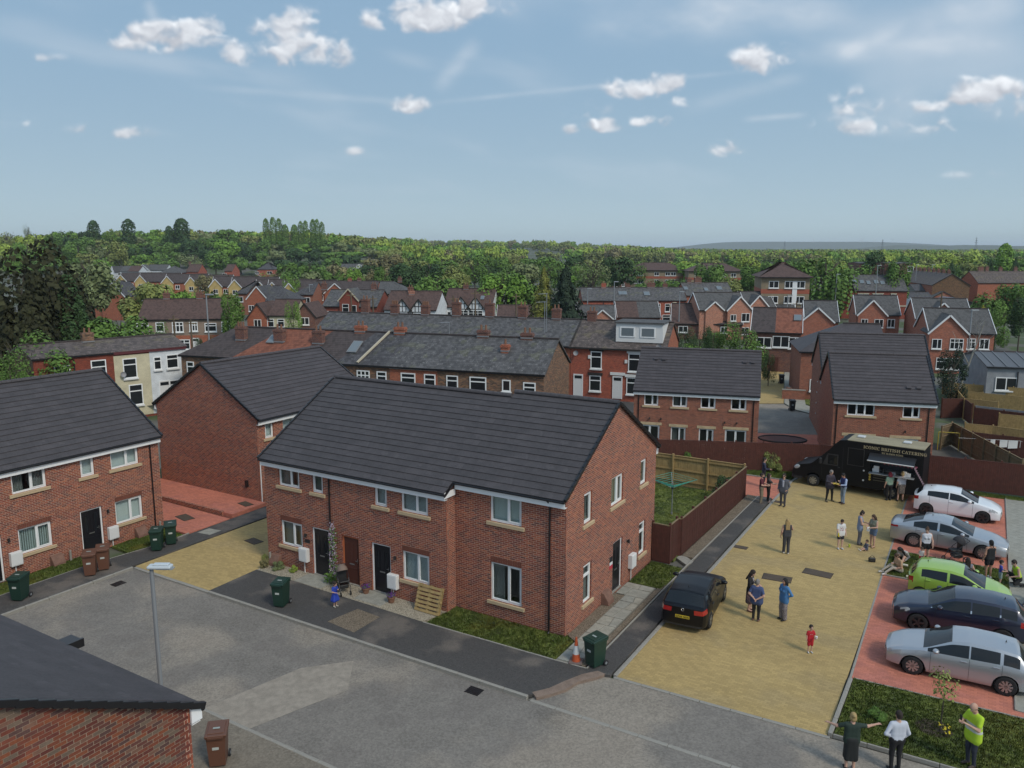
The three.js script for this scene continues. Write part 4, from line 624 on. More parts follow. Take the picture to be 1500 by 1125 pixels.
{ // red, cream and white fronted row on the left
  const T = farHouse({ n: 'painted_terrace', l: 'old terrace with dark red, cream and white fronts behind the left house', a: [48, 527], b: 271, rot: 76.6, gl: -.3, e: 5.3, rise: .85, d: 6.5, cat: 'terrace', wall: MAT.brickRed2 ??= MT(T_brickFine, .006, .88, [.6, .32, .28]), roof: MAT.slateBrown, sideL: MAT.brickOld, oh: .15,
    wins: [[87, 1.25, 2.7, 4.6, 't'], [141, 1.25, 2.9, 4.8, 't'], [187, 1.2, 2.9, 4.7, 't'], [193, 1.2, .4, 2.3, 't'], [228, .7, 3.4, 4.6, 't'], [250, 1.1, 3.4, 4.7, 't'], [252, 1.1, .9, 2.3, 't']], doors: [[236]], chim: [[145, .1, { h: 1.2, mat: MAT.brickOld }]] });
  const x0 = T.u(164), x1 = T.u(217); mesh('rendered_front', bx(x1 - x0, 5.6, .03, (x0 + x1) / 2, -.6, .016), MAT.cream, T.h); mesh('rendered_front', bx(T.w - x1, 5.7, .03, (x1 + T.w) / 2, -.6, .017), MAT.whiteWall, T.h);
  mesh('parapet', bx(T.w - x0, .22, .1, (x0 + T.w) / 2, 5.12, .12), M([.12, .03, .035], .8), T.h); mesh('downpipe', cyl(.05, .05, 5, T.u(105), 0, .1, 8), MAT.blackMatt, T.h);
  const s = mesh('satellite_dish', new THREE.SphereGeometry(.32, 12, 6, 0, Math.PI * 2, 0, .9), M([.25, .25, .26], .6), T.h); s.position.set(T.u(175), 3.4, .5); s.rotation.x = -1.9;
}
// hipped new house beyond the cul-de-sac
farHouse({ n: 'corner_house', l: 'new brick house with hipped grey roof beyond the cul-de-sac', a: [1174, 514], rot: 18, w: 8, d: 9, e: 4.95, rise: 2.4, hipL: true, wall: MAT.brickFine, roof: MAT.tileBack, wins: [[1196, .8, .9, 2.1, '1']] });
// mid-distance houses
const half = (px) => ({ px, w: 3.3, rise: 2.1, proj: .55, up: -.35, mat: MAT.whiteWall, timber: true, roof: MAT.clayBrown, bargeMat: MAT.timber, wins: [[0, 2.6, 2.9, 4.3, 'g'], [0, 2.4, .7, 2.1, 'g']] });
farHouse({ n: 'pebbledash_terrace', l: 'pebble-dashed semi terrace with brown roof and arched porches', a: [203, 467.5], b: 341, rot: 40, e: 5, rise: 2.6, d: 8, wall: MAT.dash, low: MAT.brickTerr, roof: MAT.clayBrown, bar: .12, chim: [[238, 0, { h: 1.3 }], [288, 0, { h: 1.3 }]], wins: [[211, 1.7, 3.2, 4.4, 't'], [236, 1.2, 3.1, 4.5, 't'], [262, 1.6, 3.0, 4.5, 'g'], [285, 1.2, 3.1, 4.5, 'g'], [310, 1.7, 3.0, 4.3, 't'], [332, 1.2, 3.1, 4.5, 't'], [266, 2.4, .4, 1.9, 'g'], [312, 1.9, .3, 1.2, 't']], doors: [[237, null, -.2], [287, null, -.2]] });
farHouse({ n: 'gabled_cottage', l: 'low house with cream middle and brown brick gabled wings', a: [394, 461.5], b: 432, rot: 27, e: 4.9, rise: 2.2, d: 7, wall: MAT.cream, roof: MAT.clayBrown, wins: [[398, 1.1, 3, 4.3, 't'], [413, 1.1, 3, 4.3, 't'], [412, 1.1, .4, 1.4, 't']] });
farHouse({ n: 'gabled_cottage', l: 'brown brick gabled wing left of the cream house', type: 'g', a: [362, 466], b: 395, rot: 27, e: 4.4, rise: 2.3, d: 7, wall: MAT.brickTerr, roof: MAT.clayBrown, bargeMat: MAT.clayDark, wins: [[379, 1.2, 3.0, 4.2, '2']] });
farHouse({ n: 'gabled_cottage', l: 'brown brick gabled wing right of the cream house', type: 'g', a: [432, 463], b: 463, rot: 27, e: 4.5, rise: 2, d: 7, wall: MAT.brickDark, roof: MAT.clayBrown, bargeMat: MAT.timber, wins: [[448, 1.4, 3.1, 4.3, '2']] });
farHouse({ n: 'victorian_house', l: 'dark red Victorian house with tall front gable and grey flank', a: [473, 448], b: 553, rot: 22, e: 5.2, rise: 2.6, d: 9, wall: MAT.brickRed3 ??= MT(T_brickFine, .004, .85, [.62, .36, .34]), sideL: MAT.greyDash, roof: MAT.slate, chim: [[464, 0, { h: 1.5 }], [538, 0, { h: 1.4 }]], gables: [{ px: 514, w: 3.5, rise: 1.9, up: 1.1, proj: .4, bargeMat: MAT.stoneTrim, wins: [[-.6, 1.2, 3.6, 5.6, 't'], [.9, 1, 3.6, 5.4, '1']] }], wins: [[488, 2, 2.6, 4.3, '2'], [519, 1, 2.2, 4, '1'], [534, .9, 2.2, 4, '1'], [541, .9, 2.2, 4, '1']] });
farHouse({ n: 'half_timbered_house', l: 'half-timbered pair with brown roof and one open dark bay', a: [563, 453], b: 639, rot: 22, e: 4.9, rise: 2.9, d: 9, wall: MAT.whiteWall, low: MAT.brickTerr, sideL: MAT.brickDark, roof: MAT.clayBrown, chim: [[593, .05, { h: 1.2 }], [596, .2, { h: 1, mat: MAT.brickPink }]], gables: [half(592), { ...half(615.5), wins: [[0, 2.4, 2.8, 4.2, '1']] }], wins: [[573, 1.4, 3.1, 4.1, '2'], [630, 1.6, 3, 4.2, '2']] });
farHouse({ n: 'half_timbered_house', l: 'half-timbered white pair with two black and white gables and porch', a: [650, 449], b: 720, rot: 22, e: 4.9, rise: 3.0, d: 9, wall: MAT.whiteWall, low: MAT.brickTerr, sideL: MAT.brickDark, roof: MAT.clayBrown, chim: [[676, .05, { h: 1.2 }]], gables: [half(677), half(698)], wins: [[656, 1.4, 3.0, 4, '2'], [711, 1.4, 3.1, 4.2, '2']], sky: [[704, .55, .7, 1.1]] });
farHouse({ n: 'bungalow', l: 'large brown roofed bungalow behind the slate terrace chimneys', a: [728, 471.5], b: 826, rot: 29, e: 2.6, rise: 2.6, d: 9, wall: MAT.brickFine, roof: MAT.clayBrown, barge: true, chim: [], wins: [[760, 1.4, 1, 2.1], [800, 1.4, 1, 2.1]] });
farHouse({ n: 'bungalow', l: 'grey roofed bungalow with white barge boards and two gables', a: [845, 469], b: 900, rot: 27, e: 2.6, rise: 2.4, d: 8, wall: MAT.brickPink, roof: MAT.clayGrey, barge: true, gables: [{ px: 881.5, w: 4.6, rise: 1.9, proj: 1.2, mat: MAT.brickPink, roof: MAT.clayGrey }], wins: [[855, 1.2, .9, 2]] });
farHouse({ n: 'bungalow', l: 'small gabled bungalow wing with dark roof and white verge', type: 'g', a: [821, 464], b: 845, rot: 27, e: 2.7, rise: 1.6, d: 9, wall: MAT.brickTerr, roof: MAT.clayGrey });
farHouse({ n: 'bungalow_pair', l: 'semi bungalow with half brown and half grey roof', a: [905, 464.5], b: 966, rot: 30, e: 2.7, rise: 2.6, d: 8.5, wall: MAT.brickFine, barge: true, roof: MAT.clayGrey, secs: [[0, .5, MAT.clayBrown], [.5, 1, MAT.clayGrey]], wins: [[917, 1.5, .9, 2.1], [929, 1.5, .9, 2.1], [943, 1.6, .9, 2.1, 'g'], [956, 1.4, .9, 2.1, 'g']] });
{ const T = farHouse({ n: 'brick_terrace', l: 'long orange-red brick terrace with arched doorways beneath the wood', a: [854, 440], b: 1003, rot: 33, e: 5.1, rise: 2.3, d: 8, cat: 'terrace', wall: MAT.brickRed, roof: MAT.slate, chim: [[887, 0, { h: 1.2, mat: MAT.brickRed }], [923, 0, { h: .9 }], [957, 0, { h: 1.3, w: 1.6, pots: 4 }], [978, 0, { h: 1.1 }]], wins: [[866, 1.5, 2.9, 4.3, 't'], [890, 1, 2.6, 4.3, 't'], [905, 1.1, 3, 4.4, 't'], [926, 1.1, 2.9, 4.3, 't'], [941, 1, 2.9, 4.3, 't'], [962, 1.1, 2.8, 4.4, 't'], [976, 1, 2.8, 4.4, 't'], [962, 1.2, .6, 2, 't'], [975, 1.6, .6, 2.2, 't']], sky: [[910, .5, .9, 1.3], [916, .5, .9, 1.3], [948, .55, 1.2, 1.4]] });
  for (const px of [952, 986]) { mesh('porch_arch', new THREE.TorusGeometry(.9, .14, 8, 16, Math.PI).translate(T.u(px), 3.7, .1), MAT.stoneTrim, T.h); mesh('porch_recess', bx(1.5, 3.6, .05, T.u(px), .1, .04), MAT.timber, T.h); } for (const px of [883, 932, 1001]) mesh('downpipe', cyl(.06, .06, 4.8, T.u(px), 0, .1, 6), MAT.blackMatt, T.h); }
farHouse({ n: 'brick_terrace', l: 'darker brick terrace end block with skylights beside the flats', a: [1006, 432.5], b: 1071, rot: 38, e: 5.2, rise: 2.5, d: 8, cat: 'terrace', wall: MAT.brickTerr, roof: MAT.slate, chim: [[1015, 0, { h: 1.3 }], [1028, 0, { h: 1.5, w: 1.6, pots: 4 }]], wins: [[1014, 1.2, 2.8, 4.2, 't'], [1036, 1.2, 2.9, 4.3, 't'], [1056, 1.2, 2.9, 4.3, 't']], sky: [[1006, .5, .9, 1.2], [1035, .6, .9, 1.2], [1055, .5, 1.2, 1.4]] });
farHouse({ n: 'pyramid_roof_house', l: 'dark brick house with tall pyramid slate roof', a: [893, 410], b: 919, rot: 20, e: 5.2, rise: 4, d: 7, hipL: true, hipR: true, wall: MAT.brickDark, roof: MAT.slate, noRidge: true, chim: [], wins: [[900, 1, 3, 4.2], [911, 1, 3, 4.2]] });
const flatW = (xs, st) => xs.flatMap((x) => st.map((y) => [x, 1.7, y, y + 1.25, '2']));
function flats(l, a, b, rot, e, xs, extra = {}) { const T = farHouse({ n: 'apartment_block', cat: 'apartments', l, a, b, rot, e, rise: 2.3, d: 12, hipL: true, hipR: true, hipK: .8, wall: MAT.tan, roof: MAT.clayBrown, oh: .6, wins: flatW(xs, [e - 2.1, e - 4.8, e - 7.5]), ...extra }); mesh('brick_band', bx(T.w + .04, .8, T.d + .04, T.w / 2, e - 3.1, -T.d / 2), MAT.redBand, T.h); return T; }
flats('tan rendered flats with red band, largest roof behind the brick terrace', [922, 395], 998, 24, 8.2, [928, 936, 959, 975, 983]);
flats('tan rendered flats half hidden by trees, middle of three blocks', [1009, 396.5], 1082, 26, 8.2, [1018, 1030, 1055, 1070]);
{ const T = flats('tan rendered flats with red band and white stair windows beside the willow', [1116, 404.5], 1181, 20, 10.4, [1129, 1152, 1167]); mesh('stair_window', bx(.8, 6.2, .1, T.u(1159.5), 3.2, .08), MAT.upvc, T.h); }
farHouse({ n: 'flat_roofed_block', l: 'dark flat roofed block showing above the tan flats roof', a: [1113, 386], b: 1168, rot: 27, e: 9, rise: .3, d: 9, wall: MAT.brickDark, roof: MAT.slateDark, wins: [[1118, 2.2, 7.2, 8.5], [1124, 1.6, 7.2, 8.5], [1155, 1.8, 7.2, 8.5], [1164, 2.2, 7.2, 8.5]] });
// pink-brick new houses and others, centre right
const BP = { wall: MAT.brickPink, roof: MAT.clayGrey, barge: true };
farHouse({ ...BP, n: 'estate_house', l: 'pink brick house with small porch gable and white verges', a: [1025, 453.5], b: 1091, rot: 34, e: 5, rise: 2.6, d: 8, gables: [{ px: 1044, w: 3, rise: 1.3, proj: .3 }, { px: 1079.5, w: 4.2, rise: 2.2, proj: .8, wins: [[-1.1, 1, 3.1, 4.2, '2'], [1.0, 1.4, 3, 4.4, '2'], [.9, 1.6, .8, 2, '2']] }], wins: [[1052, 1, 3.1, 4.2]] });
farHouse({ ...BP, n: 'estate_house', l: 'pink brick gabled house between two others of its terrace', a: [1092, 450.5], b: 1133, rot: 34, e: 5, rise: 2.5, d: 8, gables: [{ px: 1106.7, w: 3.8, rise: 2.1, proj: .8, wins: [[-.8, 1, 3, 4.2, '1'], [.8, 1.2, 3, 4.3, '2']] }], wins: [[1122, 1.1, 3, 4.2], [1130, 1, 3, 4.2]] });
farHouse({ ...BP, n: 'estate_house', l: 'pink brick house with broad side gable below the tan flats', a: [1124, 449], b: 1160, rot: 18, e: 5, rise: 2.6, d: 8, wins: [[1137, 1, 3, 4.2], [1146, 1, 3, 4.2], [1155, 1, 3, 4.2]] });
farHouse({ n: 'brown_semi', l: 'brown semi with half dark and half orange roof behind the hedge', a: [1101, 485], b: 1173, rot: 12, e: 5, rise: 2.6, d: 8.5, wall: MAT.brickDark, roof: MAT.clayDark, barge: true, bargeMat: MAT.timber, secs: [[0, .48, MAT.clayDark], [.48, 1, MAT.clay]], wins: [[1119, 1.8, 3, 4.3], [1144, 2, 3.1, 4.5], [1165, 1.6, 3, 4.4]], sky: [[1167, .45, .9, 1.2]] });
farHouse({ n: 'bungalow', l: 'brown and grey roofed bungalow behind the dark hedge', a: [984, 473], b: 1086, rot: 20, e: 2.6, rise: 3, d: 9, wall: MAT.brickDark, barge: true, roof: MAT.clayDark, secs: [[0, .45, MAT.clayBrown], [.45, 1, MAT.clayDark]], wins: [[1000, 1.6, 1, 2.1], [1060, 1.2, 1, 2.1]] });
const BN = { wall: MT(T_brickFine, .004, .88, [1.0, .85, .8]), roof: MAT.clayGrey, barge: true };
farHouse({ ...BN, n: 'estate_house', l: 'brick estate house with low front gable beside the orange roofed semi', a: [1180, 470], b: 1226, rot: 16, e: 5, rise: 2.6, d: 8, gables: [{ px: 1195, w: 4.2, rise: 1.9, proj: .6 }], sideR: MAT.brickPink, wins: [[1215, 1.1, 3, 4.2]] });
farHouse({ ...BN, n: 'estate_house', l: 'brick estate house with large front gable and blank orange side', a: [1255, 460], b: 1315, rot: 16, e: 5, rise: 2.7, d: 8, gables: [{ px: 1274, w: 4.1, rise: 2.2, proj: .7, wins: [[-1.1, 1, 3, 4.3, '2'], [1, 1.3, 3, 4.3, '2'], [.9, 1.5, .8, 2, '2']] }], wins: [[1303, 1.1, 3, 4.3], [1302, 1.3, .8, 2]] });
farHouse({ ...BN, n: 'estate_house', l: 'brick estate house with wide front gable behind the lamp post', a: [1342, 466], b: 1420, rot: 16, e: 5, rise: 2.7, d: 8, gables: [{ px: 1376, w: 4.6, rise: 2.3, proj: .7, wins: [[-1.3, .9, 3, 4.3, '2'], [.8, 1.6, 3, 4.3, 'g']] }], wins: [[1353, 1.1, 3, 4.3]] });
farHouse({ ...BN, n: 'estate_house', l: 'nearest brick estate house with white bay window and navy door', a: [1362, 486], b: 1456, rot: 16, e: 5, rise: 2.6, d: 8, gables: [{ px: 1386, w: 4.2, rise: 2.1, proj: .7, wins: [[-1.2, 1.1, 3, 4.2, '2'], [1, 1.5, 3, 4.3, 'g'], [.2, 2.6, .5, 1.9, 'g']] }], wins: [[1420, 1.4, 3, 4.3, 'g'], [1442, 1.1, 3, 4.3], [1423, 1.3, .7, 2]], doors: [[1441, M([.02, .025, .06], .5)]] });
{ const T = farHouse({ n: 'victorian_pub', l: 'long red Victorian building with skylights and pale window heads', cat: 'building', a: [1221, 425], b: 1323, rot: 22, e: 6.2, rise: 3.2, d: 10, wall: MAT.brickRed4 ??= MT(T_brickFine, .004, .85, [.7, .38, .34]), sideR: MAT.brickOld, roof: MAT.slate, hipL: true, chim: [[1300, 0, { h: 2.6, w: 1 }], [1313, -.2, { h: 1.6, mat: MAT.brickOld }]], gables: [{ px: 1236, w: 2.8, rise: 2, proj: .4, bargeMat: MAT.timber }], wins: [[1242, 1, 3.4, 5.4, 't'], [1255.5, 1, 3.4, 5.4, 't'], [1263.5, 1, 3.4, 5.4, 't'], [1277, 1, 3.4, 5.4, 't'], [1284.5, 1, 3.4, 5.4, 't'], [1303.5, 1, 3.4, 5.4, 't']], lintel: MAT.stoneTrim, sky: [[1250, .5, .9, 1.3], [1260.5, .5, .9, 1.3], [1270, .55, .8, 1.3], [1281.5, .5, .9, 1.3], [1290.5, .55, .9, 1.3]] }); mesh('string_course', bx(T.w + .1, .25, .12, T.w / 2, 2.7, .08), MAT.stoneTrim, T.h); }
{ const T = farHouse({ n: 'dark_flats', cat: 'apartments', l: 'dark brick flat roofed flats with white window strips behind the red building', a: [1259, 386], b: 1327, rot: 27, e: 11, rise: .3, d: 10, wall: MAT.brickDark, roof: MAT.clayGrey, wins: [1266, 1278, 1289, 1302, 1325].flatMap((x) => [1, 3.6, 6.2, 8.6].map((y) => [x, 1.7, y, y + 1.6, '2'])) }); for (const px of [1272, 1284, 1296, 1312]) mesh('buttress', bx(1.6, 12, .6, T.u(px), -1, .3), MAT.brickDark, T.h); }
farHouse({ n: 'workshop', cat: 'building', l: 'white workshop with dark pitched roof below the terrace gable', a: [1341, 426], b: 1408, rot: 22, e: 4.4, rise: 1.5, d: 9, wall: MAT.whiteWall, roof: MAT.slateDark, sideR: MAT.greyDash, wins: [[1356, 1.8, 2.6, 3.7], [1371, 1.6, 2.6, 3.7], [1384, 1, 2.8, 3.5, '1']] });
farHouse({ n: 'workshop', cat: 'building', l: 'low white garage with dark roof in front of the workshop', a: [1336, 439], b: 1362, rot: 24, e: 3, rise: 1.6, d: 8, wall: MAT.whiteWall, roof: MAT.slateDark, wins: [[1345, 1, 1.2, 2, '1']] });
farHouse({ n: 'workshop', cat: 'building', l: 'brown gabled shed between the white garage and black barn', type: 'g', a: [1357, 440], b: 1400, rot: 24, e: 2.4, rise: 2.2, d: 8, wall: MAT.brickTerr, roof: MAT.clayGrey, bargeMat: MAT.timber });
farHouse({ n: 'barn', cat: 'building', l: 'black walled barn with shallow bluish roof', type: 'g', a: [1369, 444], b: 1426, rot: 24, e: 2.2, rise: 1.2, d: 9, wall: MAT.timber, roof: M([.19, .21, .25], .5), bargeMat: MAT.timber });
{ const T = farHouse({ n: 'end_terrace', cat: 'terrace', l: 'brown gabled end of a long terrace row running away beyond the workshops', type: 'g', a: [1366, 417.5], b: 1413, rot: 18, e: 6.2, rise: 2.8, d: 38, wall: MAT.greyDash2 ??= MT(T_brickOld, .004, .9, [.8, .75, .6]), sideR: MAT.brickTerr, roof: MAT.slateBrown, bargeMat: MAT.timber });
  for (let i = 0; i < 8; i++) { chimney(T.h, T.w / 2, 8.6, -3 - i * 4.6, { h: 1.2, pots: 3, w: .7, d: 1.3 }); const q = addWindow(T.h, V3(T.w + .13, 0, 0), Math.PI / 2, [1.5 + i * 4.6, 3.6, 2.7 + i * 4.6, 5.4], { far: true, kind: 't', lintel: MAT.white, sillMat: MAT.white }); } }
farHouse({ n: 'slate_roof_terrace', cat: 'terrace', l: 'brown slate terrace roofs with red stacks at the far right', a: [1433, 414], b: 1516, rot: 34, e: 6, rise: 3, d: 9, wall: MAT.brickTerr, roof: MAT.slateBrown, chim: [[1441, 0, { h: 1.6, w: 1.6 }], [1450, 0, { h: 1.6 }], [1470, 0, { h: 1.4 }], [1492, 0, { h: 1.4 }]], wins: [[1497, 1.6, 3.2, 5, 't'], [1480, 1.6, 3.2, 5, 't'], [1506, 1.6, 3.2, 5, 't']] });
farHouse({ n: 'hipped_house', l: 'dark red house with hipped slate roof beside the flats lawn', a: [1329, 407], b: 1352, rot: 22, e: 5.2, rise: 2.4, d: 8, hipL: true, hipR: true, wall: MAT.brickRed3, roof: MAT.slate, wins: [[1345, 1.6, 3, 4.3]] });
farHouse({ n: 'hipped_house', l: 'hipped slate house behind the far street lamp', a: [1359, 408], b: 1384, rot: 22, e: 5.2, rise: 2.4, d: 8, hipL: true, hipR: true, wall: MAT.brickTerr, roof: MAT.slate, wins: [[1375, 1.6, 3, 4.3]] });
{ // grey rendered building at the right edge
  const T = farHouse({ n: 'rendered_annexe', cat: 'building', l: 'grey rendered low building with seamed metal roof beyond the garden fences', a: [1447, 537], b: 1530, rot: 17, gl: -.9, e: 3.6, rise: .9, d: 9, wall: MAT.greyWall, roof: M([.1, .105, .115], .5), wins: [[1480, 1.9, 1.3, 2.6]] }); for (let i = 0; i < 7; i++) mesh('roof_seam', rodBox(V3(.5 + i * 1.1, 3.72, .2), V3(.5 + i * 1.1, 4.62, -4.4), .06, .06), MAT.lead, T.h); mesh('downpipe', cyl(.06, .06, 3.2, T.u(1496), 0, .1, 8), MAT.blackMatt, T.h); }
// far left estate
farHouse({ n: 'hipped_block', cat: 'house', l: 'brick block with dark hipped roof behind the big conifer', a: [123, 434], b: 166, rot: 20, e: 5, rise: 3.2, d: 10, hipL: true, wall: MAT.brickTerr, roof: MAT.slateDark, wins: [[127, 1.2, 3.4, 4.4], [131.5, 1.2, 3.4, 4.4], [136, 1.2, 3.4, 4.4], [142, 1.2, 3.4, 4.4], [160, 1.6, 3, 4.3]], gables: [{ px: 176, w: 6, rise: 3, proj: 1, roof: MAT.slateDark, bargeMat: MAT.barge }] });
const yg = [[185, 411.5], [213, 412.5], [251.7, 414], [286, 416], [321, 419.5], [349, 420.5], [385, 425], [403, 425.5], [427, 427]];
yg.forEach(([px, py], i) => { const r = farHouse({ n: 'estate_house', g: 'yellow gabled estate houses in a row', l: 'small estate house with yellow rendered gable and brown roof', a: [px - 11, py], rot: 40, w: 12.5, e: 5, rise: 2.5, d: 8, wall: MAT.brickTerr, sideR: MAT.brickTerr, roof: MAT.clayDark, barge: true, gables: [{ px, w: 3.4, rise: 2, proj: .5, mat: MAT.yellowWall, roof: MAT.clayDark, wins: [[0, 1.3, 3, 4.2, '2']] }], wins: [[px + 14, 1.3, 3, 4.2]] }); });
farHouse({ n: 'estate_house', l: 'dark roofed house with big brick gable and white verge behind the cream house', type: 'g', a: [362, 437], b: 394, rot: 27, e: 4.8, rise: 2.5, d: 8, wall: MAT.brickTerr, roof: MAT.slateDark, wins: [[371, 1.2, 2, 3.3]] });
farHouse({ n: 'estate_house', l: 'dark slate roofed house right of the big brick gable', a: [390, 440], b: 430, rot: 25, e: 4.6, rise: 2.8, d: 8, wall: MAT.brickTerr, roof: MAT.slateDark, hipR: true, wins: [[397, 1.2, 2.6, 3.7], [409, 1.6, 2.6, 3.8]] });
farHouse({ n: 'estate_house', l: 'hipped slate house beside the Victorian chimney', a: [430, 431], b: 461, rot: 25, e: 5, rise: 2.6, d: 8, wall: MAT.brickFine, roof: MAT.slateDark, hipL: true, wins: [[437, 2, 3, 4.3, 'g'], [452, 1.6, 3, 4.3]] });
farHouse({ n: 'estate_house', l: 'dark hipped house behind the pebble-dashed terrace trees', a: [345, 429.5], b: 366, rot: 25, e: 5, rise: 2.6, d: 8, wall: MAT.brickFine, roof: MAT.slateDark, hipL: true, wins: [[355, 1.6, 3, 4.2]] });
farHouse({ n: 'white_house', l: 'small white gabled house below the hillside poplars', type: 'g', a: [162, 397.5], b: 175, rot: 27, e: 5, rise: 2.4, d: 14, wall: MAT.whiteWall, roof: MAT.clayGrey, sideR: MAT.whiteWall });
farHouse({ n: 'white_house', l: 'white house with grey and brown roof below the poplars', a: [176, 397.5], b: 211, rot: 30, e: 5, rise: 2.5, d: 9, wall: MAT.whiteWall, roof: MAT.clayGrey, secs: [[0, .4, MAT.clayGrey], [.4, 1, MAT.clayBrown]], wins: [[184, 2, 3, 4.3], [200, 2, 3, 4.3]] });
farHouse({ n: 'white_house', l: 'white gabled house with long grey roof', a: [214, 396], b: 250, rot: 30, e: 5, rise: 2.8, d: 9, wall: MAT.whiteWall, roof: MAT.clayGrey, wins: [[228, 2, 3, 4.2]], gables: [{ px: 218, w: 7, rise: 2.8, proj: .5, mat: MAT.whiteWall }] });
farHouse({ n: 'red_house', l: 'red brick house with grey hipped roof on the estate edge', a: [234, 399.5], b: 272, rot: 30, e: 5, rise: 3, d: 10, wall: MAT.brickRed, roof: MAT.clayGrey, hipL: true, hipR: true, wins: [[250, 2, 3, 4.3], [264, 2, 3, 4.3]] });
farHouse({ n: 'red_house', l: 'red house with brown roof and stack on the estate edge', a: [273, 398], b: 297, rot: 30, e: 5.4, rise: 3.2, d: 10, wall: MAT.brickRed, roof: MAT.clayBrown, chim: [[279, 0, { h: 1.4 }]], wins: [[290, 2, 3, 4.3]] });
farHouse({ n: 'red_house', l: 'red house half hidden by grey-green trees', a: [329, 397], b: 346, rot: 30, e: 5.4, rise: 3, d: 10, wall: MAT.brickRed, roof: MAT.clayBrown, wins: [[335, 2, 3, 4.3]] });
farHouse({ n: 'red_house', l: 'red house with dark hipped roof and white porch', a: [377, 394.5], b: 406, rot: 30, e: 5.4, rise: 3.4, d: 10, wall: MAT.brickRed, roof: MAT.slateDark, hipL: true, hipR: true, wins: [[382, 2, 3, 4.2], [400, 2.6, 3, 4.4], [384, 2.4, .6, 2.2]] });
farHouse({ n: 'red_terrace', cat: 'terrace', l: 'long red terrace with grey roof along the wood edge', a: [368, 387], b: 421, rot: 30, e: 5.4, rise: 2.2, d: 9, wall: MAT.brickRed, roof: MAT.clayGrey, wins: [[403, 3, 3, 4.6], [411, 3, 3, 4.6], [417, 2, 3, 4.6]] });
farHouse({ n: 'grey_roof_house', l: 'house with wide pale slate roof behind the timbered pair', a: [553, 430], b: 602, rot: 29, e: 5, rise: 2.6, d: 9, wall: MAT.brickTerr, roof: MAT.clayGrey, hipR: true, chim: [[583, 0, { h: 1.2 }]], auto: 3 });
farHouse({ n: 'brown_roof_terrace', cat: 'terrace', l: 'brown roofed estate terrace behind the Victorian house', a: [458, 429], b: 552, rot: 29, e: 5, rise: 2.6, d: 9, wall: MAT.brickTerr, roof: MAT.clayDark, chim: [[509, 0, { h: .9, mat: MAT.brickRed }], [523, 0, { h: 1 }]], gables: [{ px: 494, w: 5, rise: 2.2, proj: .4, roof: MAT.clayDark }], auto: 4 });
farHouse({ n: 'white_house', l: 'grey roofed white gabled house among the middle trees', a: [498, 396], b: 536, rot: 30, e: 5.4, rise: 3, d: 10, wall: MAT.brickRed, roof: MAT.clayGrey, gables: [{ px: 530, w: 8, rise: 3, proj: .4, mat: MAT.whiteWall }], wins: [[505, 2.4, 3, 4.4]] });
farHouse({ n: 'grey_roof_house', l: 'long grey roof glimpsed between dark trees', a: [556, 392], b: 640, rot: 30, e: 5.4, rise: 2.6, d: 10, wall: MAT.brickTerr, roof: MAT.clayGrey, auto: 3 });
// ================================================================= TREES
const LEAF = {}; // tones: linear base colours
for (const [k, c] of Object.entries({ bright: [.15, .265, .045], mid: [.105, .185, .04], dark: [.045, .085, .03], olive: [.2, .23, .07], lime: [.27, .35, .06], grey: [.17, .205, .09], brown: [.21, .19, .09], golden: [.16, .17, .04], brownGreen: [.036, .038, .016], black: [.026, .044, .026], yellow: [.55, .44, .03], blue: [.09, .16, .09] })) LEAF[k] = M(c, .75, { vertexColors: true, side: THREE.DoubleSide, specularIntensity: .4 });
MAT.bark = MT(T_noise, .02, .95, [.11, .09, .07]); MAT.barkPale = MT(T_noise, .02, .9, [.4, .38, .33]);
// leaf faces: bent quads so that they catch light unevenly
function leafMesh(points, seed) { // points: [x,y,z, nx,ny,nz, size, tone]
  const r = rng(seed), n = points.length, pos = new Float32Array(n * 12), nor = new Float32Array(n * 12), col = new Float32Array(n * 12), idx = new Uint32Array(n * 6), a = V3(), b = V3(), N = V3();
  points.forEach(([x, y, z, nx, ny, nz, s, t], i) => {
    N.set(nx + (r() - .5) * 1.3, ny + (r() - .5) * 1.1 + .25, nz + (r() - .5) * 1.3).normalize(); a.set(r() - .5, r() - .5, r() - .5).cross(N).normalize(); b.crossVectors(N, a);
    const sa = s * (.7 + r() * .6), sb = s * (.5 + r() * .5), f = t * (.75 + .5 * r());
    [[-sa, -sb * .3], [0, -sb], [sa, sb * .2], [-.1 * sa, sb]].forEach(([p, q], k) => { const o = (i * 4 + k) * 3; pos[o] = x + a.x * p + b.x * q; pos[o + 1] = y + a.y * p + b.y * q; pos[o + 2] = z + a.z * p + b.z * q; nor[o] = N.x; nor[o + 1] = N.y; nor[o + 2] = N.z; col[o] = f; col[o + 1] = f; col[o + 2] = f; });
    idx.set([i * 4, i * 4 + 1, i * 4 + 2, i * 4, i * 4 + 2, i * 4 + 3], i * 6);
  });
  const g = new THREE.BufferGeometry(); g.setAttribute('position', new THREE.BufferAttribute(pos, 3)); g.setAttribute('normal', new THREE.BufferAttribute(nor, 3)); g.setAttribute('color', new THREE.BufferAttribute(col, 3)); g.setIndex(new THREE.BufferAttribute(idx, 1)); return g;
}
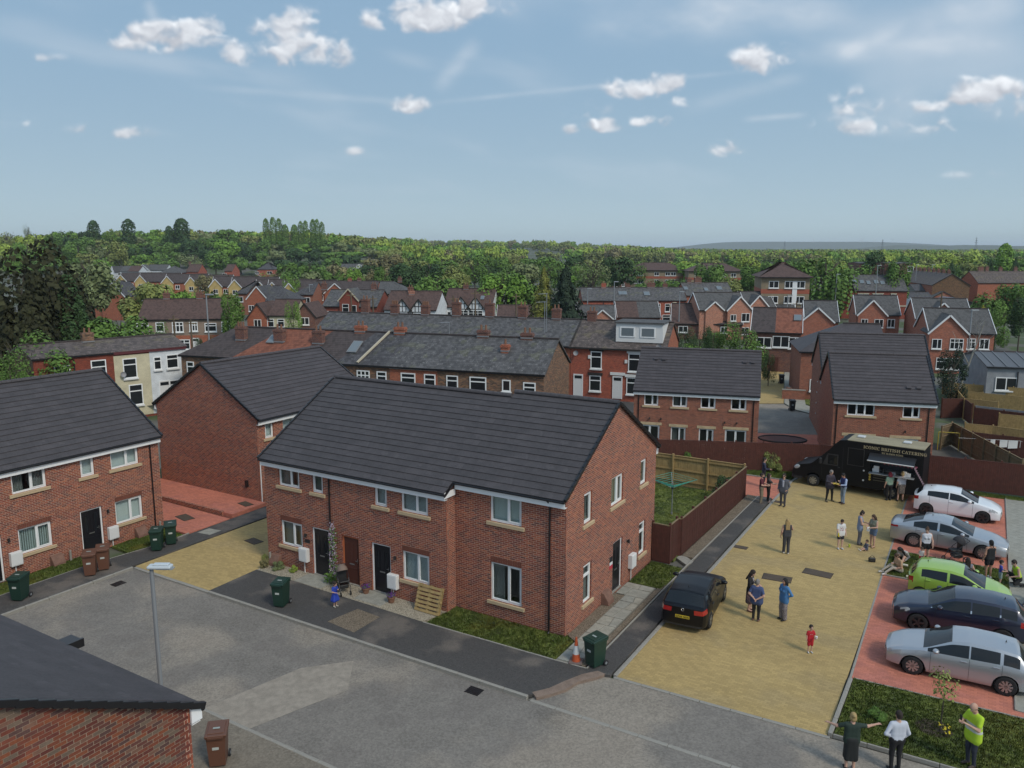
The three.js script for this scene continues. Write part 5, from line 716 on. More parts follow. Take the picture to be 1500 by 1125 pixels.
// unit crowns: width 2 (radius 1), height 1 from y=0 to y=1
function crown(kind, seed, n, asp = 1, big = 1) {
  const r = rng(seed), pts = [], sph = () => { const u = r() * 2 - 1, a = r() * 6.283, s = Math.sqrt(1 - u * u); return [s * Math.cos(a), u, s * Math.sin(a)]; };
  if (kind === 'round' || kind === 'bare' || kind === 'bush' || kind === 'willow') {
    const lobes = [[0, .5, 0, .62, .4]]; const nl = kind === 'bush' ? 9 : 15;
    for (let i = 0; i < nl; i++) { const a = r() * 6.283, q = .35 + .45 * r(), y = .2 + .62 * r(), rad = .26 + .2 * r(); const lim = Math.sqrt(Math.max(.1, 1 - Math.pow((y - .45) / .6, 2))); lobes.push([Math.cos(a) * q * lim, y, Math.sin(a) * q * lim, rad, rad * .55]); }
    const sz = (kind === 'bare' ? .036 : kind === 'bush' ? .036 : .054) * big;
    let guard = 0; while (pts.length < n && guard++ < n * 6) {
      const l = lobes[Math.floor(r() * lobes.length)], s = sph(), dep = Math.pow(r(), 2.2) * .5, k = (1 - dep) * (.92 + .16 * r()), x = l[0] + s[0] * l[3] * k, y = l[1] + s[1] * l[4] * k, z = l[2] + s[2] * l[3] * k;
      if (y < .01) continue; let deep = false; for (const m of lobes) if (m !== l && ((x - m[0]) / m[3]) ** 2 + ((y - m[1]) / m[4]) ** 2 + ((z - m[2]) / m[3]) ** 2 < .45) { deep = true; break; } if (deep && r() < .85) continue;
      pts.push([x, y, z, s[0], s[1] * .8 + .2, s[2], sz * (.7 + .7 * r()), .75 + .5 * h2(Math.floor(x * 5 + 9), Math.floor(y * 8) * 13 + Math.floor(z * 5 + 9), seed)]);
      if (kind === 'willow' && r() < .7) for (let q = 1; q < 5; q++) pts.push([x + (r() - .5) * .05, Math.max(.0, y - q * .06), z + (r() - .5) * .05, s[0], .1, s[2], .06, .7 + .4 * r()]);
    }
  } else if (kind === 'conifer') {
    const skew = r() * 6; while (pts.length < n) { const t = Math.pow(r(), .75), y = 1 - t, R = Math.pow(t, .85) * (1 + .16 * Math.sin(t * 34 + skew)), a = r() * 6.283, q = R * (1 - .45 * r() * r()) * (.9 + .22 * Math.sin(a * 5 + t * 9 + skew)); pts.push([Math.cos(a) * q, y * .98 + .01 - .03 * q, Math.sin(a) * q, Math.cos(a), .35, Math.sin(a), .075 * (.5 + .7 * t), .7 + .6 * h2(Math.floor(a * 4), Math.floor(t * 16), seed)]); }
  } else if (kind === 'leyland') {
    const subs = [[0, 0, 1, 1]]; for (let i = 0; i < 7; i++) { const a = r() * 6.283; subs.push([Math.cos(a) * .42, Math.sin(a) * .42, .62 + .25 * r(), .55 + .15 * r()]); }
    while (pts.length < n) { const s = subs[Math.floor(r() * subs.length)], t = Math.pow(r(), .8), y = s[2] * (1 - t), R = s[3] * Math.min(1, .16 + .9 * Math.pow(t, .62)), a = r() * 6.283, lay = .82 + .3 * Math.abs(Math.sin(t * 26 + a * 2)), q = R * lay * (1 - .4 * r() * r()); pts.push([s[0] + Math.cos(a) * q, y - .02 * q, s[1] + Math.sin(a) * q, Math.cos(a), .3, Math.sin(a), .066 * (.6 + .7 * r()), .55 + .8 * h2(Math.floor(a * 5), Math.floor(t * 22), seed + Math.round(s[0] * 50))]); }
  } else { // poplar column
    while (pts.length < n) { const y = r(), R = (y < .2 ? .5 + y * 2.5 : 1) * (y > .72 ? Math.sqrt(1 - ((y - .72) / .285) ** 2) : 1) * .85, a = r() * 6.283, q = R * (1 - .5 * r() * r()) * (.85 + .3 * vn(a * 2 + 9, y * 9, seed)); pts.push([Math.cos(a) * q, y, Math.sin(a) * q, Math.cos(a), .6, Math.sin(a), .1 + .08 * r(), .7 + .6 * r()]); }
  }
  for (const p of pts) p[1] *= asp; return leafMesh(pts, seed + 1);
}
const CROWN = {}; // three variants of each kind
const ASP = [.8, 1.1, 1.5, 2, 2.7, 3.6, 5, 7], cr = (kind, i, asp, fine) => CROWN[[kind, i, asp, fine]] ??= crown(kind, 100 + i * 7 + kind.length * 31, { round: fine ? 3900 : 1700, bare: 1300, bush: 5400, willow: 3000, conifer: 4600, leyland: 12000, poplar: 1300 }[kind], asp, fine ? 1.08 : 1.5);
function trunkGeo(seed, limbs = 6) { // unit height 1, crown radius 1
  const r = rng(seed), g = [rod(V3(0, 0, 0), V3(.02, .55, .01), .07, .045, 8), rod(V3(.02, .55, .01), V3(0, .9, 0), .045, .012, 6)];
  for (let i = 0; i < limbs; i++) { const y = .28 + .5 * r(), a = i * 2.4 + r(), l = .35 + .4 * r(), m = V3(Math.cos(a) * l * .55, y + .14, Math.sin(a) * l * .55), e = V3(Math.cos(a) * l, Math.min(.95, y + .26 + .1 * r()), Math.sin(a) * l); g.push(rod(V3(.015, y, 0), m, .03, .02, 5), rod(m, e, .02, .006, 5)); for (let k = 0; k < 2; k++) g.push(rod(m, m.clone().add(V3((r() - .5) * .5, .16 + .1 * r(), (r() - .5) * .5)), .014, .004, 4)); }
  return merge(g);
}
const TRUNKS = [0, 1, 2].map((i) => trunkGeo(40 + i)), TRUNK_BARE = [0, 1].map((i) => trunkGeo(60 + i, 16));
let treeNo = 0;
function treeAt(x, y, z, height, radius, kind, tone, label, group, o = {}) {
  const i = treeNo++, t = thing(o.name ?? { conifer: 'conifer', leyland: 'conifer', poplar: 'poplar_tree', bush: 'shrub', bare: 'bare_tree', willow: 'willow_tree' }[kind] ?? 'tree', label, o.cat ?? (kind === 'bush' ? 'shrub' : 'tree'), [x, y - .05, z], i * 1.7, group);
  const c0 = o.c0 ?? { round: .2, bare: .22, bush: 0, willow: .04, conifer: .04, leyland: .02, poplar: .1 }[kind];
  const tr = mesh('trunk', (kind === 'bare' ? TRUNK_BARE[i % 2] : TRUNKS[i % 3]), o.bark ?? MAT.bark, t); tr.scale.set(radius * (kind === 'poplar' || kind === 'conifer' || kind === 'leyland' ? .35 : .8), height * .92, radius * (kind === 'poplar' || kind === 'conifer' || kind === 'leyland' ? .35 : .8));
  const want = height * (1 - c0) / radius, asp = ASP.reduce((b, v) => Math.abs(Math.log(v / want)) < Math.abs(Math.log(b / want)) ? v : b), c = mesh('crown', cr(kind, i % 3, asp, o.fine ?? true), LEAF[tone], t); c.position.y = height * c0; c.scale.set(radius, height * (1 - c0) / asp, radius); return t;
}
// a tree given by the picture column of its stem, the row of its top, its picture width and its distance
function tree(px, top, wpx, dist, kind, tone, label, group, o) { const p = atDist(px, top, dist), y = terrainH(p.x, p.z); const d = ray(px, top), fwd = dist * (-(d.x * Math.sin(YAW) + d.z * Math.cos(YAW))) / Math.hypot(d.x, d.z); return treeAt(p.x, y, p.z, Math.max(1.5, p.y - y), wpx / 2 / FPX * fwd, kind, tone, label, group, { fine: dist < 235, ...o }); }
// single trees one can pick out
for (const a of [
  [66, 350, 128, 92, 'leyland', 'brownGreen', 'tallest dark brown-green conifer towering over the left terrace'], [20, 363, 112, 88, 'leyland', 'brownGreen', 'second dark conifer beside the tallest one'], [98, 398, 62, 90, 'leyland', 'dark', 'shorter dark conifer at the edge of the big conifers'],
  [40, 486, 120, 78, 'bush', 'mid', 'broad green shrub in front of the big conifers'], [163, 457, 132, 90, 'bush', 'mid', 'large rounded green shrub behind the red terrace'], [10, 500, 60, 74, 'bush', 'mid', 'green shrub at the foot of the red terrace gable'], [222, 470, 44, 100, 'bush', 'mid', 'small green shrub before the pebble-dashed terrace'],
  [130, 372, 86, 175, 'round', 'grey', 'grey-green broad tree right of the big conifers'], [100, 385, 60, 165, 'round', 'grey', 'grey-green tree touching the big conifers'], [210, 412, 92, 152, 'round', 'olive', 'wide olive tree behind the pebble-dashed terrace'], [262, 418, 60, 142, 'round', 'bright', 'bright green tree over the pebble-dashed ridge'], [300, 417, 62, 146, 'round', 'mid', 'green tree behind the pebble-dashed chimney'], [336, 424, 36, 122, 'round', 'mid', 'narrow green tree beside the pebble-dashed end wall'],
  [428, 438, 32, 118, 'bush', 'bright', 'light green shrub in front of the hipped slate house'], [427, 401, 34, 205, 'bush', 'bright', 'pale green bush behind the yellow gabled row'], [175, 350, 34, 455, 'round', 'olive', 'pale birch-like tree on the rise below the poplars', null, { bark: MAT.barkPale }],
  [517, 385, 32, 215, 'round', 'bright', 'fresh green tree before the red gabled house'], [546, 386, 36, 218, 'round', 'brown', 'brownish budding tree in the middle belt'], [560, 388, 30, 212, 'round', 'mid', 'green tree next to the brownish one'], [594, 379, 58, 228, 'round', 'dark', 'dark round tree over the pale slate roof'], [640, 392, 74, 172, 'round', 'mid', 'broad green tree left of the second timbered pair'], [668, 398, 56, 178, 'round', 'olive', 'olive tree behind the timbered pair'], [735, 392, 72, 150, 'round', 'bright', 'bright broad tree behind the bungalow'], [768, 398, 60, 152, 'round', 'mid', 'green tree left of the golden conifer'], [715, 398, 44, 160, 'round', 'mid', 'green tree right of the timbered roof'],
  [797, 389, 62, 134, 'conifer', 'golden', 'golden-green cone shaped conifer'], [829, 387, 74, 132, 'conifer', 'black', 'near black cone shaped conifer'],
  [868, 372, 60, 210, 'bare', 'grey', 'tall sparse grey tree behind the black conifer'], [908, 369, 46, 255, 'round', 'dark', 'dark evergreen behind the pyramid roof'], [955, 404, 58, 205, 'round', 'mid', 'green tree before the first tan flats'], [990, 408, 40, 205, 'round', 'mid', 'green tree between the first two tan flats'], [1042, 380, 48, 225, 'round', 'mid', 'green tree hiding the middle tan flats'], [1070, 398, 46, 200, 'round', 'olive', 'olive tree at the end of the brick terrace'], [1102, 386, 40, 215, 'round', 'mid', 'green tree left of the third tan flats'],
  [1212, 369, 96, 190, 'willow', 'mid', 'large drooping willow beside the tan flats'], [1252, 378, 56, 205, 'willow', 'mid', 'smaller willow beside the dark flats'], [1288, 366, 44, 270, 'round', 'dark', 'dark round tree behind the dark flats'], [1316, 372, 40, 200, 'round', 'mid', 'green tree in front of the dark flats end'], [1474, 357, 26, 330, 'poplar', 'bright', 'tall bright green tree above the right woods'], [1452, 378, 30, 320, 'conifer', 'dark', 'dark pine left of the tall bright tree'], [1489, 375, 30, 310, 'conifer', 'dark', 'dark pine right of the tall bright tree'],
  [1447, 418, 54, 150, 'round', 'mid', 'green tree beside the terrace row at right'], [1478, 412, 60, 155, 'round', 'mid', 'broad green tree at the right roofs'], [1500, 425, 40, 140, 'round', 'dark', 'dark tree at the right roofs'], [1440, 444, 25, 138, 'bush', 'yellow', 'yellow flowering gorse bush'], [1462, 447, 40, 136, 'bush', 'mid', 'green bush beside the yellow gorse'],
  [1400, 508, 50, 86, 'bush', 'black', 'dark evergreen shrub behind the staggered houses'], [1015, 499, 40, 92, 'bush', 'bright', 'small bright round bush before the dark hedge'], [1094, 470, 66, 97, 'bush', 'mid', 'large green shrub left of the brown semi'], [1040, 482, 50, 99, 'bush', 'mid', 'green shrub at the hedge end'], [1128, 510, 24, 92, 'bush', 'dark', 'small dark shrub by the red-brown rear fence'], [968, 420, 60, 190, 'bush', 'mid', 'green scrub before the brick terrace roofs'],
  [1338, 386, 36, 320, 'round', 'olive', 'olive tree behind the street lamps'], [1395, 382, 26, 330, 'conifer', 'dark', 'small dark pine over the terrace ridge'], [1180, 387, 26, 230, 'round', 'mid', 'green tree right of the third tan flats'],
]) tree(...a);
{ // bare leaning birch
  const p = G(1396, 592, -.95), t = thing('birch_tree', 'leafless pale birch leaning beside the dark shrub', 'tree', [p.x, -1, p.z]); const b = [rod(V3(0, 0, 0), V3(1.0, 4, -.3), .14, .09), rod(V3(1, 4, -.3), V3(2.0, 8.2, -.5), .09, .03), rod(V3(1, 4, -.3), V3(-.6, 7.2, .3), .06, .015), rod(V3(1.3, 5.2, -.3), V3(3.0, 7.2, .2), .05, .012)];
  const r = rng(3); for (let i = 0; i < 26; i++) { const s = V3(lerp(.8, 2, r()), lerp(4.5, 8, r()), -.4); b.push(rod(s, s.clone().add(V3((r() - .5) * 1.8, .5 + r(), (r() - .5) * 1.6)), .018, .005, 4)); } mesh('trunk', b, MAT.barkPale, t);
}
for (const [px, dpt] of [[985, 94], [1005, 94], [1026, 95], [1046, 96]]) tree(px, 474 + (px % 3), 34, dpt, 'bush', 'dark', 'section of clipped dark hedge behind the semi roof', 'dark hedge sections', { name: 'hedge_plant', cat: 'hedge' });
for (const [px, w] of [[290, 24], [312, 24], [335, 24], [352, 20]]) tree(px, 489, w, 105, 'bush', 'dark', 'clipped dark hedge section before the pebble-dashed terrace', 'front hedge sections', { name: 'hedge_plant', cat: 'hedge' });
// poplars standing above the rise
for (const [px, top, w] of [[136, 323, 15], [187, 321, 17], [265, 320, 19], [247, 331, 11], [257, 328, 9], [389, 320, 9], [399, 318, 9], [408, 320, 9], [417, 329, 10], [431, 329, 10], [440, 324, 8], [447, 323, 8], [458, 321, 9], [464, 321, 8], [471, 325, 8]]) tree(px, top, w * 1.25, 590, 'poplar', px < 300 ? 'dark' : 'mid', 'slim upright poplar on the skyline of the wooded rise', 'skyline poplars');
tree(39, 328, 12, 640, 'bare', 'grey', 'bare pale tree on the far left skyline'); 
// woods on the left rise and the middle belts: single trees by band
{
  const out = [[-40, 345], [0, 344], [50, 342], [90, 331], [115, 331], [150, 338], [200, 349], [230, 350], [300, 340], [345, 338], [380, 348], [430, 346], [470, 352], [520, 356], [570, 360]], top = (px) => { for (let i = 0; i < out.length - 1; i++) if (px <= out[i + 1][0]) return lerp(out[i][1], out[i + 1][1], (px - out[i][0]) / (out[i + 1][0] - out[i][0])); return 360; };
  const r = rng(21), tones = ['mid', 'mid', 'dark', 'bright', 'mid', 'olive', 'dark', 'grey', 'mid', 'bright'], names = { mid: 'mid green', dark: 'dark green', bright: 'fresh green', olive: 'olive', lime: 'yellow-green', grey: 'grey-green', blue: 'bluish green', brown: 'brownish' };
  for (const [dist, dy, step, x0, x1] of [[600, 0, 18, -25, 575], [545, 7, 22, -25, 565], [505, 17, 26, -20, 550], [470, 30, 32, -10, 530]]) for (let px = x0; px < x1; px += step * (.8 + .4 * r())) { let tone = tones[Math.floor(r() * tones.length)]; if (px < 75 && dy < 15) tone = r() < .75 ? 'lime' : 'olive'; tree(px, top(px) + dy + (r() - .5) * 14, 26 + 18 * r(), dist + 20 * r(), r() < .1 ? 'bare' : 'round', tone, names[tone] + ' tree in the wood on the left rise', 'wood on the left rise'); }
  for (const [dist, t0, step, x0, x1, tn] of [[330, 372, 24, 545, 900, ['mid', 'olive', 'brown', 'mid', 'bright', 'dark']], [270, 382, 28, 610, 900, ['mid', 'olive', 'mid', 'bright', 'dark', 'grey']], [240, 394, 34, 420, 560, ['olive', 'grey', 'mid']], [300, 383, 30, 420, 620, ['olive', 'brown', 'mid', 'dark']], [300, 384, 30, 900, 1120, ['mid', 'mid', 'olive', 'bright']], [360, 377, 28, 880, 1240, ['mid', 'lime', 'olive', 'mid']], [420, 374, 26, 1230, 1530, ['lime', 'lime', 'olive', 'mid']], [360, 384, 28, 1330, 1530, ['lime', 'olive', 'mid', 'lime']], [255, 398, 36, 300, 430, ['grey', 'brown', 'olive']]])
    for (let px = x0; px < x1; px += step * (.75 + .5 * r())) { const tone = tn[Math.floor(r() * tn.length)]; tree(px, t0 + (r() - .5) * 10, 34 + 18 * r(), dist * (.96 + .08 * r()), r() < .16 ? 'bare' : 'round', tone, names[tone] + ' tree in the belt of trees beyond the rooftops', 'tree belts beyond the rooftops'); }
}
// the far woods read as one mass
{
  const r = rng(99), N = 5200, far = [crown('round', 501, 420, 1, 2), crown('round', 502, 420, 1, 2)], kinds = [['lime', .42], ['bright', .25], ['olive', .2], ['brown', .13]];
  for (const [tone, share] of kinds) { const n = Math.round(N * share), im = new THREE.InstancedMesh(far[kinds.findIndex((k) => k[0] === tone) % 2], LEAF[tone], n), m = new THREE.Matrix4(), q = new THREE.Quaternion(); let k = 0;
    while (k < n) { const f = 620 + Math.pow(r(), 1.5) * 2500, s = (r() * 1.6 - .8) * f, x = -f * Math.sin(YAW) + s * Math.cos(YAW), z = -f * Math.cos(YAW) - s * Math.sin(YAW), wood = fbm(x / 260 + 40, z / 260, 3, 12); if (wood < (f > 900 ? .36 : .42)) continue; const hh = 8 + 7 * r(), w = 4.5 + 4 * r() + f / 700; m.compose(V3(x, terrainH(x, z) + hh * .05, z), q.setFromAxisAngle(V3(0, 1, 0), r() * 6), V3(w, hh, w)); im.setMatrixAt(k, m); const v = .85 + .3 * r(); im.setColorAt(k, C(v, v, v)); k++; }
    im.name = numbered('far_woodland'); im.castShadow = im.receiveShadow = true; scene.add(im); tag(im, tone + ' trees of the far woodland reaching to the horizon', 'woodland', null, 'stuff'); }
}
// far hills and what stands on them
{
  MAT.hill = M([.10, .12, .085], .95);
  const ridge = (f, s0, s1, hfun, name) => { const n = 80, pos = [], idx = []; for (let j = 0; j < 3; j++) for (let i = 0; i <= n; i++) { const s = lerp(s0, s1, i / n), ff = f + (j - 1) * 700, x = -ff * Math.sin(YAW) + s * Math.cos(YAW), z = -ff * Math.cos(YAW) - s * Math.sin(YAW); pos.push(x, j === 1 ? hfun(s) : -5, z); } for (let j = 0; j < 2; j++) for (let i = 0; i < n; i++) { const a = j * (n + 1) + i, b = a + n + 1; idx.push(a, a + 1, b, b, a + 1, b + 1); } const g = new THREE.BufferGeometry(); g.setAttribute('position', new THREE.Float32BufferAttribute(pos, 3)); g.setIndex(idx); g.computeVertexNormals(); return struct(name, g, MAT.hill); };
  const at = (px, f) => (px - 750) / (FPX / Math.cos(PITCH)) * f;
  ridge(6200, at(880, 6200), at(1560, 6200), (s) => 14 + 62 * sstep(at(930, 6200), at(1080, 6200), s) * sstep(at(1560, 6200), at(1250, 6200), s) + 5 * fbm(s / 500, 3, 4, 2), 'distant_hill');
  ridge(3600, at(1180, 3600), at(1620, 3600), (s) => 10 + 22 * sstep(at(1200, 3600), at(1330, 3600), s) + 9 * fbm(s / 160, 5, 4, 7), 'wooded_hill');
  MAT.turbine = M([.75, .76, .78], .5); const bl = [0, 1, 2].map((i) => rod(V3(0, 0, 0), V3(Math.sin(i * 2.094 + .4) * 26, Math.cos(i * 2.094 + .4) * 26, 0), 1.1, .3, 5));
  for (const [px, base, tp] of [[1158, 360, 355], [1191, 360, 354], [1214, 359, 353], [1239, 358, 351], [1259.5, 358.5, 353], [1262.5, 358.5, 351.5], [1279, 359, 354], [1306, 358, 351.5]]) { const f = 6150, s = at(px, f), x = -f * Math.sin(YAW) + s * Math.cos(YAW), z = -f * Math.cos(YAW) - s * Math.sin(YAW), t = thing('wind_turbine', 'tiny white wind turbine on the hazy hill', 'wind turbine', [x, 55, z], YAW + px, 'hilltop wind turbines'); mesh('tower', cyl(1.6, .9, 42, 0, 0, 0, 8), MAT.turbine, t); const b = mesh('blades', bl.map((g) => g.clone()), MAT.turbine, t); b.position.y = 42; b.rotation.z = px; }
  MAT.pylon = M([.12, .13, .14], .6, { metalness: .3 });
  for (const [px, f, hh, l] of [[1149, 2900, 46, 'faint lattice pylon above the woods beyond the tan flats'], [1292, 2300, 44, 'lattice pylon above the wooded hill behind the dark flats'], [1429, 2300, 50, 'lattice pylon above the dark wood at right']]) { const s = at(px, f), x = -f * Math.sin(YAW) + s * Math.cos(YAW), z = -f * Math.cos(YAW) - s * Math.sin(YAW), t = thing('pylon', l, 'pylon', [x, terrainH(x, z), z], YAW), b = []; for (const [a, c] of [[-1, -1], [1, -1], [1, 1], [-1, 1]]) b.push(rod(V3(a * 4, 0, c * 4), V3(a * .8, hh * .72, c * .8), .35, .3, 4), rod(V3(a * .8, hh * .72, c * .8), V3(0, hh, 0), .3, .2, 4), rod(V3(a * 4, 0, c * 4), V3(-a * 2.6, hh * .35, c * 2.6), .2, .2, 4)); mesh('lattice', b, MAT.pylon, t); for (const y of [.66, .78, .9]) mesh('arm', rod(V3(-7 * (1.4 - y), hh * y, 0), V3(7 * (1.4 - y), hh * y, 0), .3, .3, 4), MAT.pylon, t); }
}
// ================================================================= FENCES
function fenceRun(label, pts, o = {}) { // pts: [x, z] in plan; posts, rails and boards are parts, boards of one bay are joined
  const h = o.h ?? 1.8, y0 = o.y0 ?? .05, m = o.mat ?? MAT.fenceBrown, pm = o.post ?? m, flip = o.flip ? -1 : 1, f = thing(o.name ?? 'board_fence', label, 'fence', [pts[0][0], y0, pts[0][1]], 0, o.g), ox = pts[0][0], oz = pts[0][1], r = rng(Math.round(ox * 37 + oz * 11) + 9000);
  for (let i = 0; i < pts.length - 1; i++) {
    const a = V3(pts[i][0] - ox, 0, pts[i][1] - oz), b = V3(pts[i + 1][0] - ox, 0, pts[i + 1][1] - oz), L = a.distanceTo(b), n = Math.max(1, Math.round(L / 1.83)), s = L / n, ry = Math.atan2(-(b.z - a.z), b.x - a.x);
    for (let k = 0; k <= n; k++) { if (k === 0 && i) continue; const p = a.clone().lerp(b, k / n), q = mesh('post', cached('post' + h, () => rbox(.1, h + .1, .1, .01)), pm, f); q.position.copy(p).add(V3(0, 0, -.06 * flip).applyAxisAngle(V3(0, 1, 0), ry)); q.rotation.y = ry; }
    for (let k = 0; k < n; k++) {
      const p = a.clone().lerp(b, (k + .5) / n), bn = Math.round(s / .11), v = Math.floor(r() * 3), bs = cached(['bay', s.toFixed(2), h, flip, v].join(), () => { const q = []; for (let j = 0; j < bn; j++) q.push(bx(s / bn - .002, h - .06 + (h2(j, v, 3) - .5) * .012, .014, -s / 2 + (j + .5) * s / bn, .03, .018 * flip + (h2(j, v, 5) - .5) * .006, .12)); return merge(q); });
      const e = mesh('boards', bs, m, f); e.userData.kind = 'stuff'; e.position.copy(p); e.rotation.y = ry;
      for (const yy of [.3, h * .52, h - .2]) { const l = mesh('rail', cached(['rail', s.toFixed(2), flip].join(), () => bx(s - .1, .08, .045, 0, 0, -.03 * flip)), pm, f); l.position.copy(p); l.position.y = yy; l.rotation.y = ry; }
      const cpp = mesh('capping', cached('cap' + s.toFixed(2), () => bx(s - .01, .03, .075, 0, 0, 0)), o.cap ?? m, f); cpp.position.copy(p); cpp.position.y = h - .02; cpp.rotation.y = ry;
    }
  } return f;
}
const xz = (px, py, h) => { const p = G(px, py, h); return [p.x, p.z]; };
fenceRun('red-brown board fence along the gravel bed beside the path', [[-12.15, -32.5], [-11.36, -32.5], [-11.36, -33.62], [-11.22, -33.66], [-11.05, -44.2]], { post: MAT.fenceBrown, cap: MAT.fenceGrey });
fenceRun('light timber garden fence with its posts towards the rotary dryer', [[-17.5, -44.3], [-11.15, -44.22]], { mat: MAT.fenceLight, flip: true, h: 1.85 });
fenceRun('long red-brown board fence behind the planted strip and van', [[-17.6, -47.5], [-16.25, -48.15], [-8.4, -51.45], [-2.3, -52.05], [5, -52.6]], { h: 1.85 });
fenceRun('light timber fence between the left house and the brick gable', [[-42.6, -25.2], [-42.4, -28.9]], { mat: MAT.fenceLight, h: 1.8 });
const F8 = GL + 1.8, gF = 'fences of the gardens beyond the van';
const dF = (label, a, o) => fenceRun(label, a.map(([x, y]) => xz(x, y, F8)), { y0: GL, ...o });
dF('weathered fence with many posts running back along the staggered house garden', [[1500, 674], [1396, 619], [1379, 625]], { mat: MAT.fenceGrey });
dF('pale fence behind the washing line', [[1414, 620], [1455, 624], [1515, 632]], { mat: MAT.fenceLight });
dF('red-brown fence in front of the washing line', [[1425, 633], [1515, 643]], {});
dF('red-brown return fence beside the small laurels', [[1381, 584], [1413, 584], [1424, 592]], {});
dF('pale fence running back from the red-brown return', [[1414, 585], [1389, 555], [1383, 553]], { mat: MAT.fenceLight });
dF('pale boundary fence nearest the grey rendered building', [[1398, 561], [1515, 570]], { mat: MAT.fenceLight });
dF('pale middle garden fence with a white notice', [[1404, 572], [1515, 583]], { mat: MAT.fenceLight });
dF('short pale fence above the black garden mesh', [[1411, 583], [1462, 589]], { mat: MAT.fenceLight });
dF('long red-brown fence below the grey rail', [[1428, 597], [1515, 607]], {});
dF('short pale fence beside the pergola', [[1464, 606], [1515, 611]], { mat: MAT.fenceLight });
dF('red-brown fence at the end of the cul-de-sac', [[1117, 523], [1173, 525]], {});
{ const a = G(1430, 594, F8), b = G(1515, 604, F8), t = thing('guard_rail', 'grey rail fence along the top of the garden bank', 'railing', [a.x, GL, a.z]), d = V3(b.x - a.x, 0, b.z - a.z); for (const y of [1.35, 1.7]) mesh('rail', rodBox(V3(0, y, 0), V3(d.x, y, d.z), .05, .2), MAT.galv, t); for (let i = 0; i < 5; i++) mesh('post', bx(.1, 1.8, .1, d.x * i / 4, 0, d.z * i / 4), MAT.galv, t); }
{ const a = G(1437, 650, GL + 1.2), t = thing('washing_line', 'white washing hung on a line between the fences', 'washing line', [a.x, GL, a.z], .3); mesh('line', rod(V3(-1.5, 1.55, 0), V3(3.8, 1.55, 0), .01), MAT.white, t); for (const [x, w, h] of [[-.2, .35, .7], [.6, .3, .45], [1.2, .5, .55], [1.75, .6, .6], [2.5, .4, .5], [3, .4, .8]]) { const s = mesh('cloth', tube([V3(x, 1.55, 0), V3(x + w * .3, 1.5, .03), V3(x + w, 1.55, 0)], .01, 8, 4), MAT.white, t); mesh('cloth', plate([[x, 1.55 - h], [x + w, 1.55 - h * .92], [x + w, 1.54], [x, 1.54]], [], .015), MAT.white, t); } }
{ const a = G(1437, 690, .2), t = thing('garden_chair', 'small purple plastic chair behind the red-brown fence', 'chair', [a.x, GL, a.z - 2], .6); mesh('seat', [rbox(.45, .05, .45, .02, 0, .42, 0)], MAT.purple ??= M([.2, .03, .25], .5), t); mesh('backrest', rbox(.45, .6, .05, .02, 0, .5, -.22), MAT.purple, t); for (const [x, z] of [[-1, -1], [1, -1], [1, 1], [-1, 1]]) mesh('leg', cyl(.025, .02, .42, x * .19, 0, z * .19, 6), MAT.purple, t); }
{ const a = G(1388, 660, GL), t = thing('goal_frame', 'yellow tubular garden goal frame by the fence', 'goal', [a.x, GL, a.z], .2), ym = M([.45, .35, .04], .5); mesh('frame', [rod(V3(-.7, 0, 0), V3(-.7, 1.4, 0), .03), rod(V3(.7, 0, 0), V3(.7, 1.4, 0), .03), rod(V3(-.7, 1.4, 0), V3(.7, 1.4, 0), .03)], ym, t); }
// the cul-de-sac beyond
const Q = (px, py) => xz(px, py, GL);
struct('cul_de_sac_road', flat([Q(1108, 592), Q(1148, 592), Q(1165, 602), Q(1222, 615), Q(1222, 640), Q(1108, 634)], GL + .02), MAT.road);
struct('block_paving', flat([Q(1105, 541), Q(1148, 541), Q(1148, 591.5), Q(1105, 591.5)], GL + .025), MAT.yellow);
struct('red_paving', flat([Q(1105, 634.5), Q(1215, 638), Q(1215, 668), Q(1105, 668)], GL + .025), MAT.redblock);
struct('lawn', flat([Q(1176, 570), Q(1215, 565), Q(1215, 607), Q(1180, 592)], GL + .03), MAT.grass);
struct('pavement', flat([Q(1149, 541), Q(1176, 541), Q(1180, 593), Q(1215, 608), Q(1215, 613), Q(1167, 601), Q(1149, 591)], GL + .028), MAT.flag);
struct('tarmac_yard', flat([Q(800, 600), Q(930, 605), Q(930, 585), Q(800, 583)], GL + .02), MAT.tarmac);
struct('tarmac_yard', flat([xz(195, 596, -.2), xz(240, 596, -.2), xz(268, 570, -.2), xz(205, 583, -.2)], -.1), MAT.tarmac);
{ const p = G(1162, 585, GL), w = thing('garden_wall', 'low red brick wall with pale coping beside the cul-de-sac bins', 'wall', [p.x, GL, p.z], .25); mesh('brickwork', bx(2.2, .95, .25, 0, 0, 0), MAT.brickFine, w); mesh('coping', bx(2.3, .08, .32, 0, .95, 0), MAT.concrete, w); copyOf(w, [p.x + 2.2, GL, p.z - 3.2], .25, 'low red brick wall with pale coping below the corner house'); }
{ const p = G(1140, 662, GL), t = thing('trampoline', 'oval dark rimmed garden trampoline behind the red-brown fence', 'trampoline', [p.x, GL, p.z - 1.2], .3); mesh('rim', new THREE.TorusGeometry(1.5, .07, 8, 36).rotateX(Math.PI / 2).scale(1.15, 1, .8).translate(0, .75, 0), MAT.blackMatt, t); mesh('mat', new THREE.CylinderGeometry(1.45, 1.45, .02, 36).scale(1.15, 1, .8).translate(0, .73, 0), M([.11, .05, .045], .8), t); for (const a of [0.5, 2.1, 3.7, 5.2]) mesh('leg', cyl(.03, .03, .75, 1.6 * Math.cos(a), 0, 1.1 * Math.sin(a), 6), MAT.blackMatt, t); }
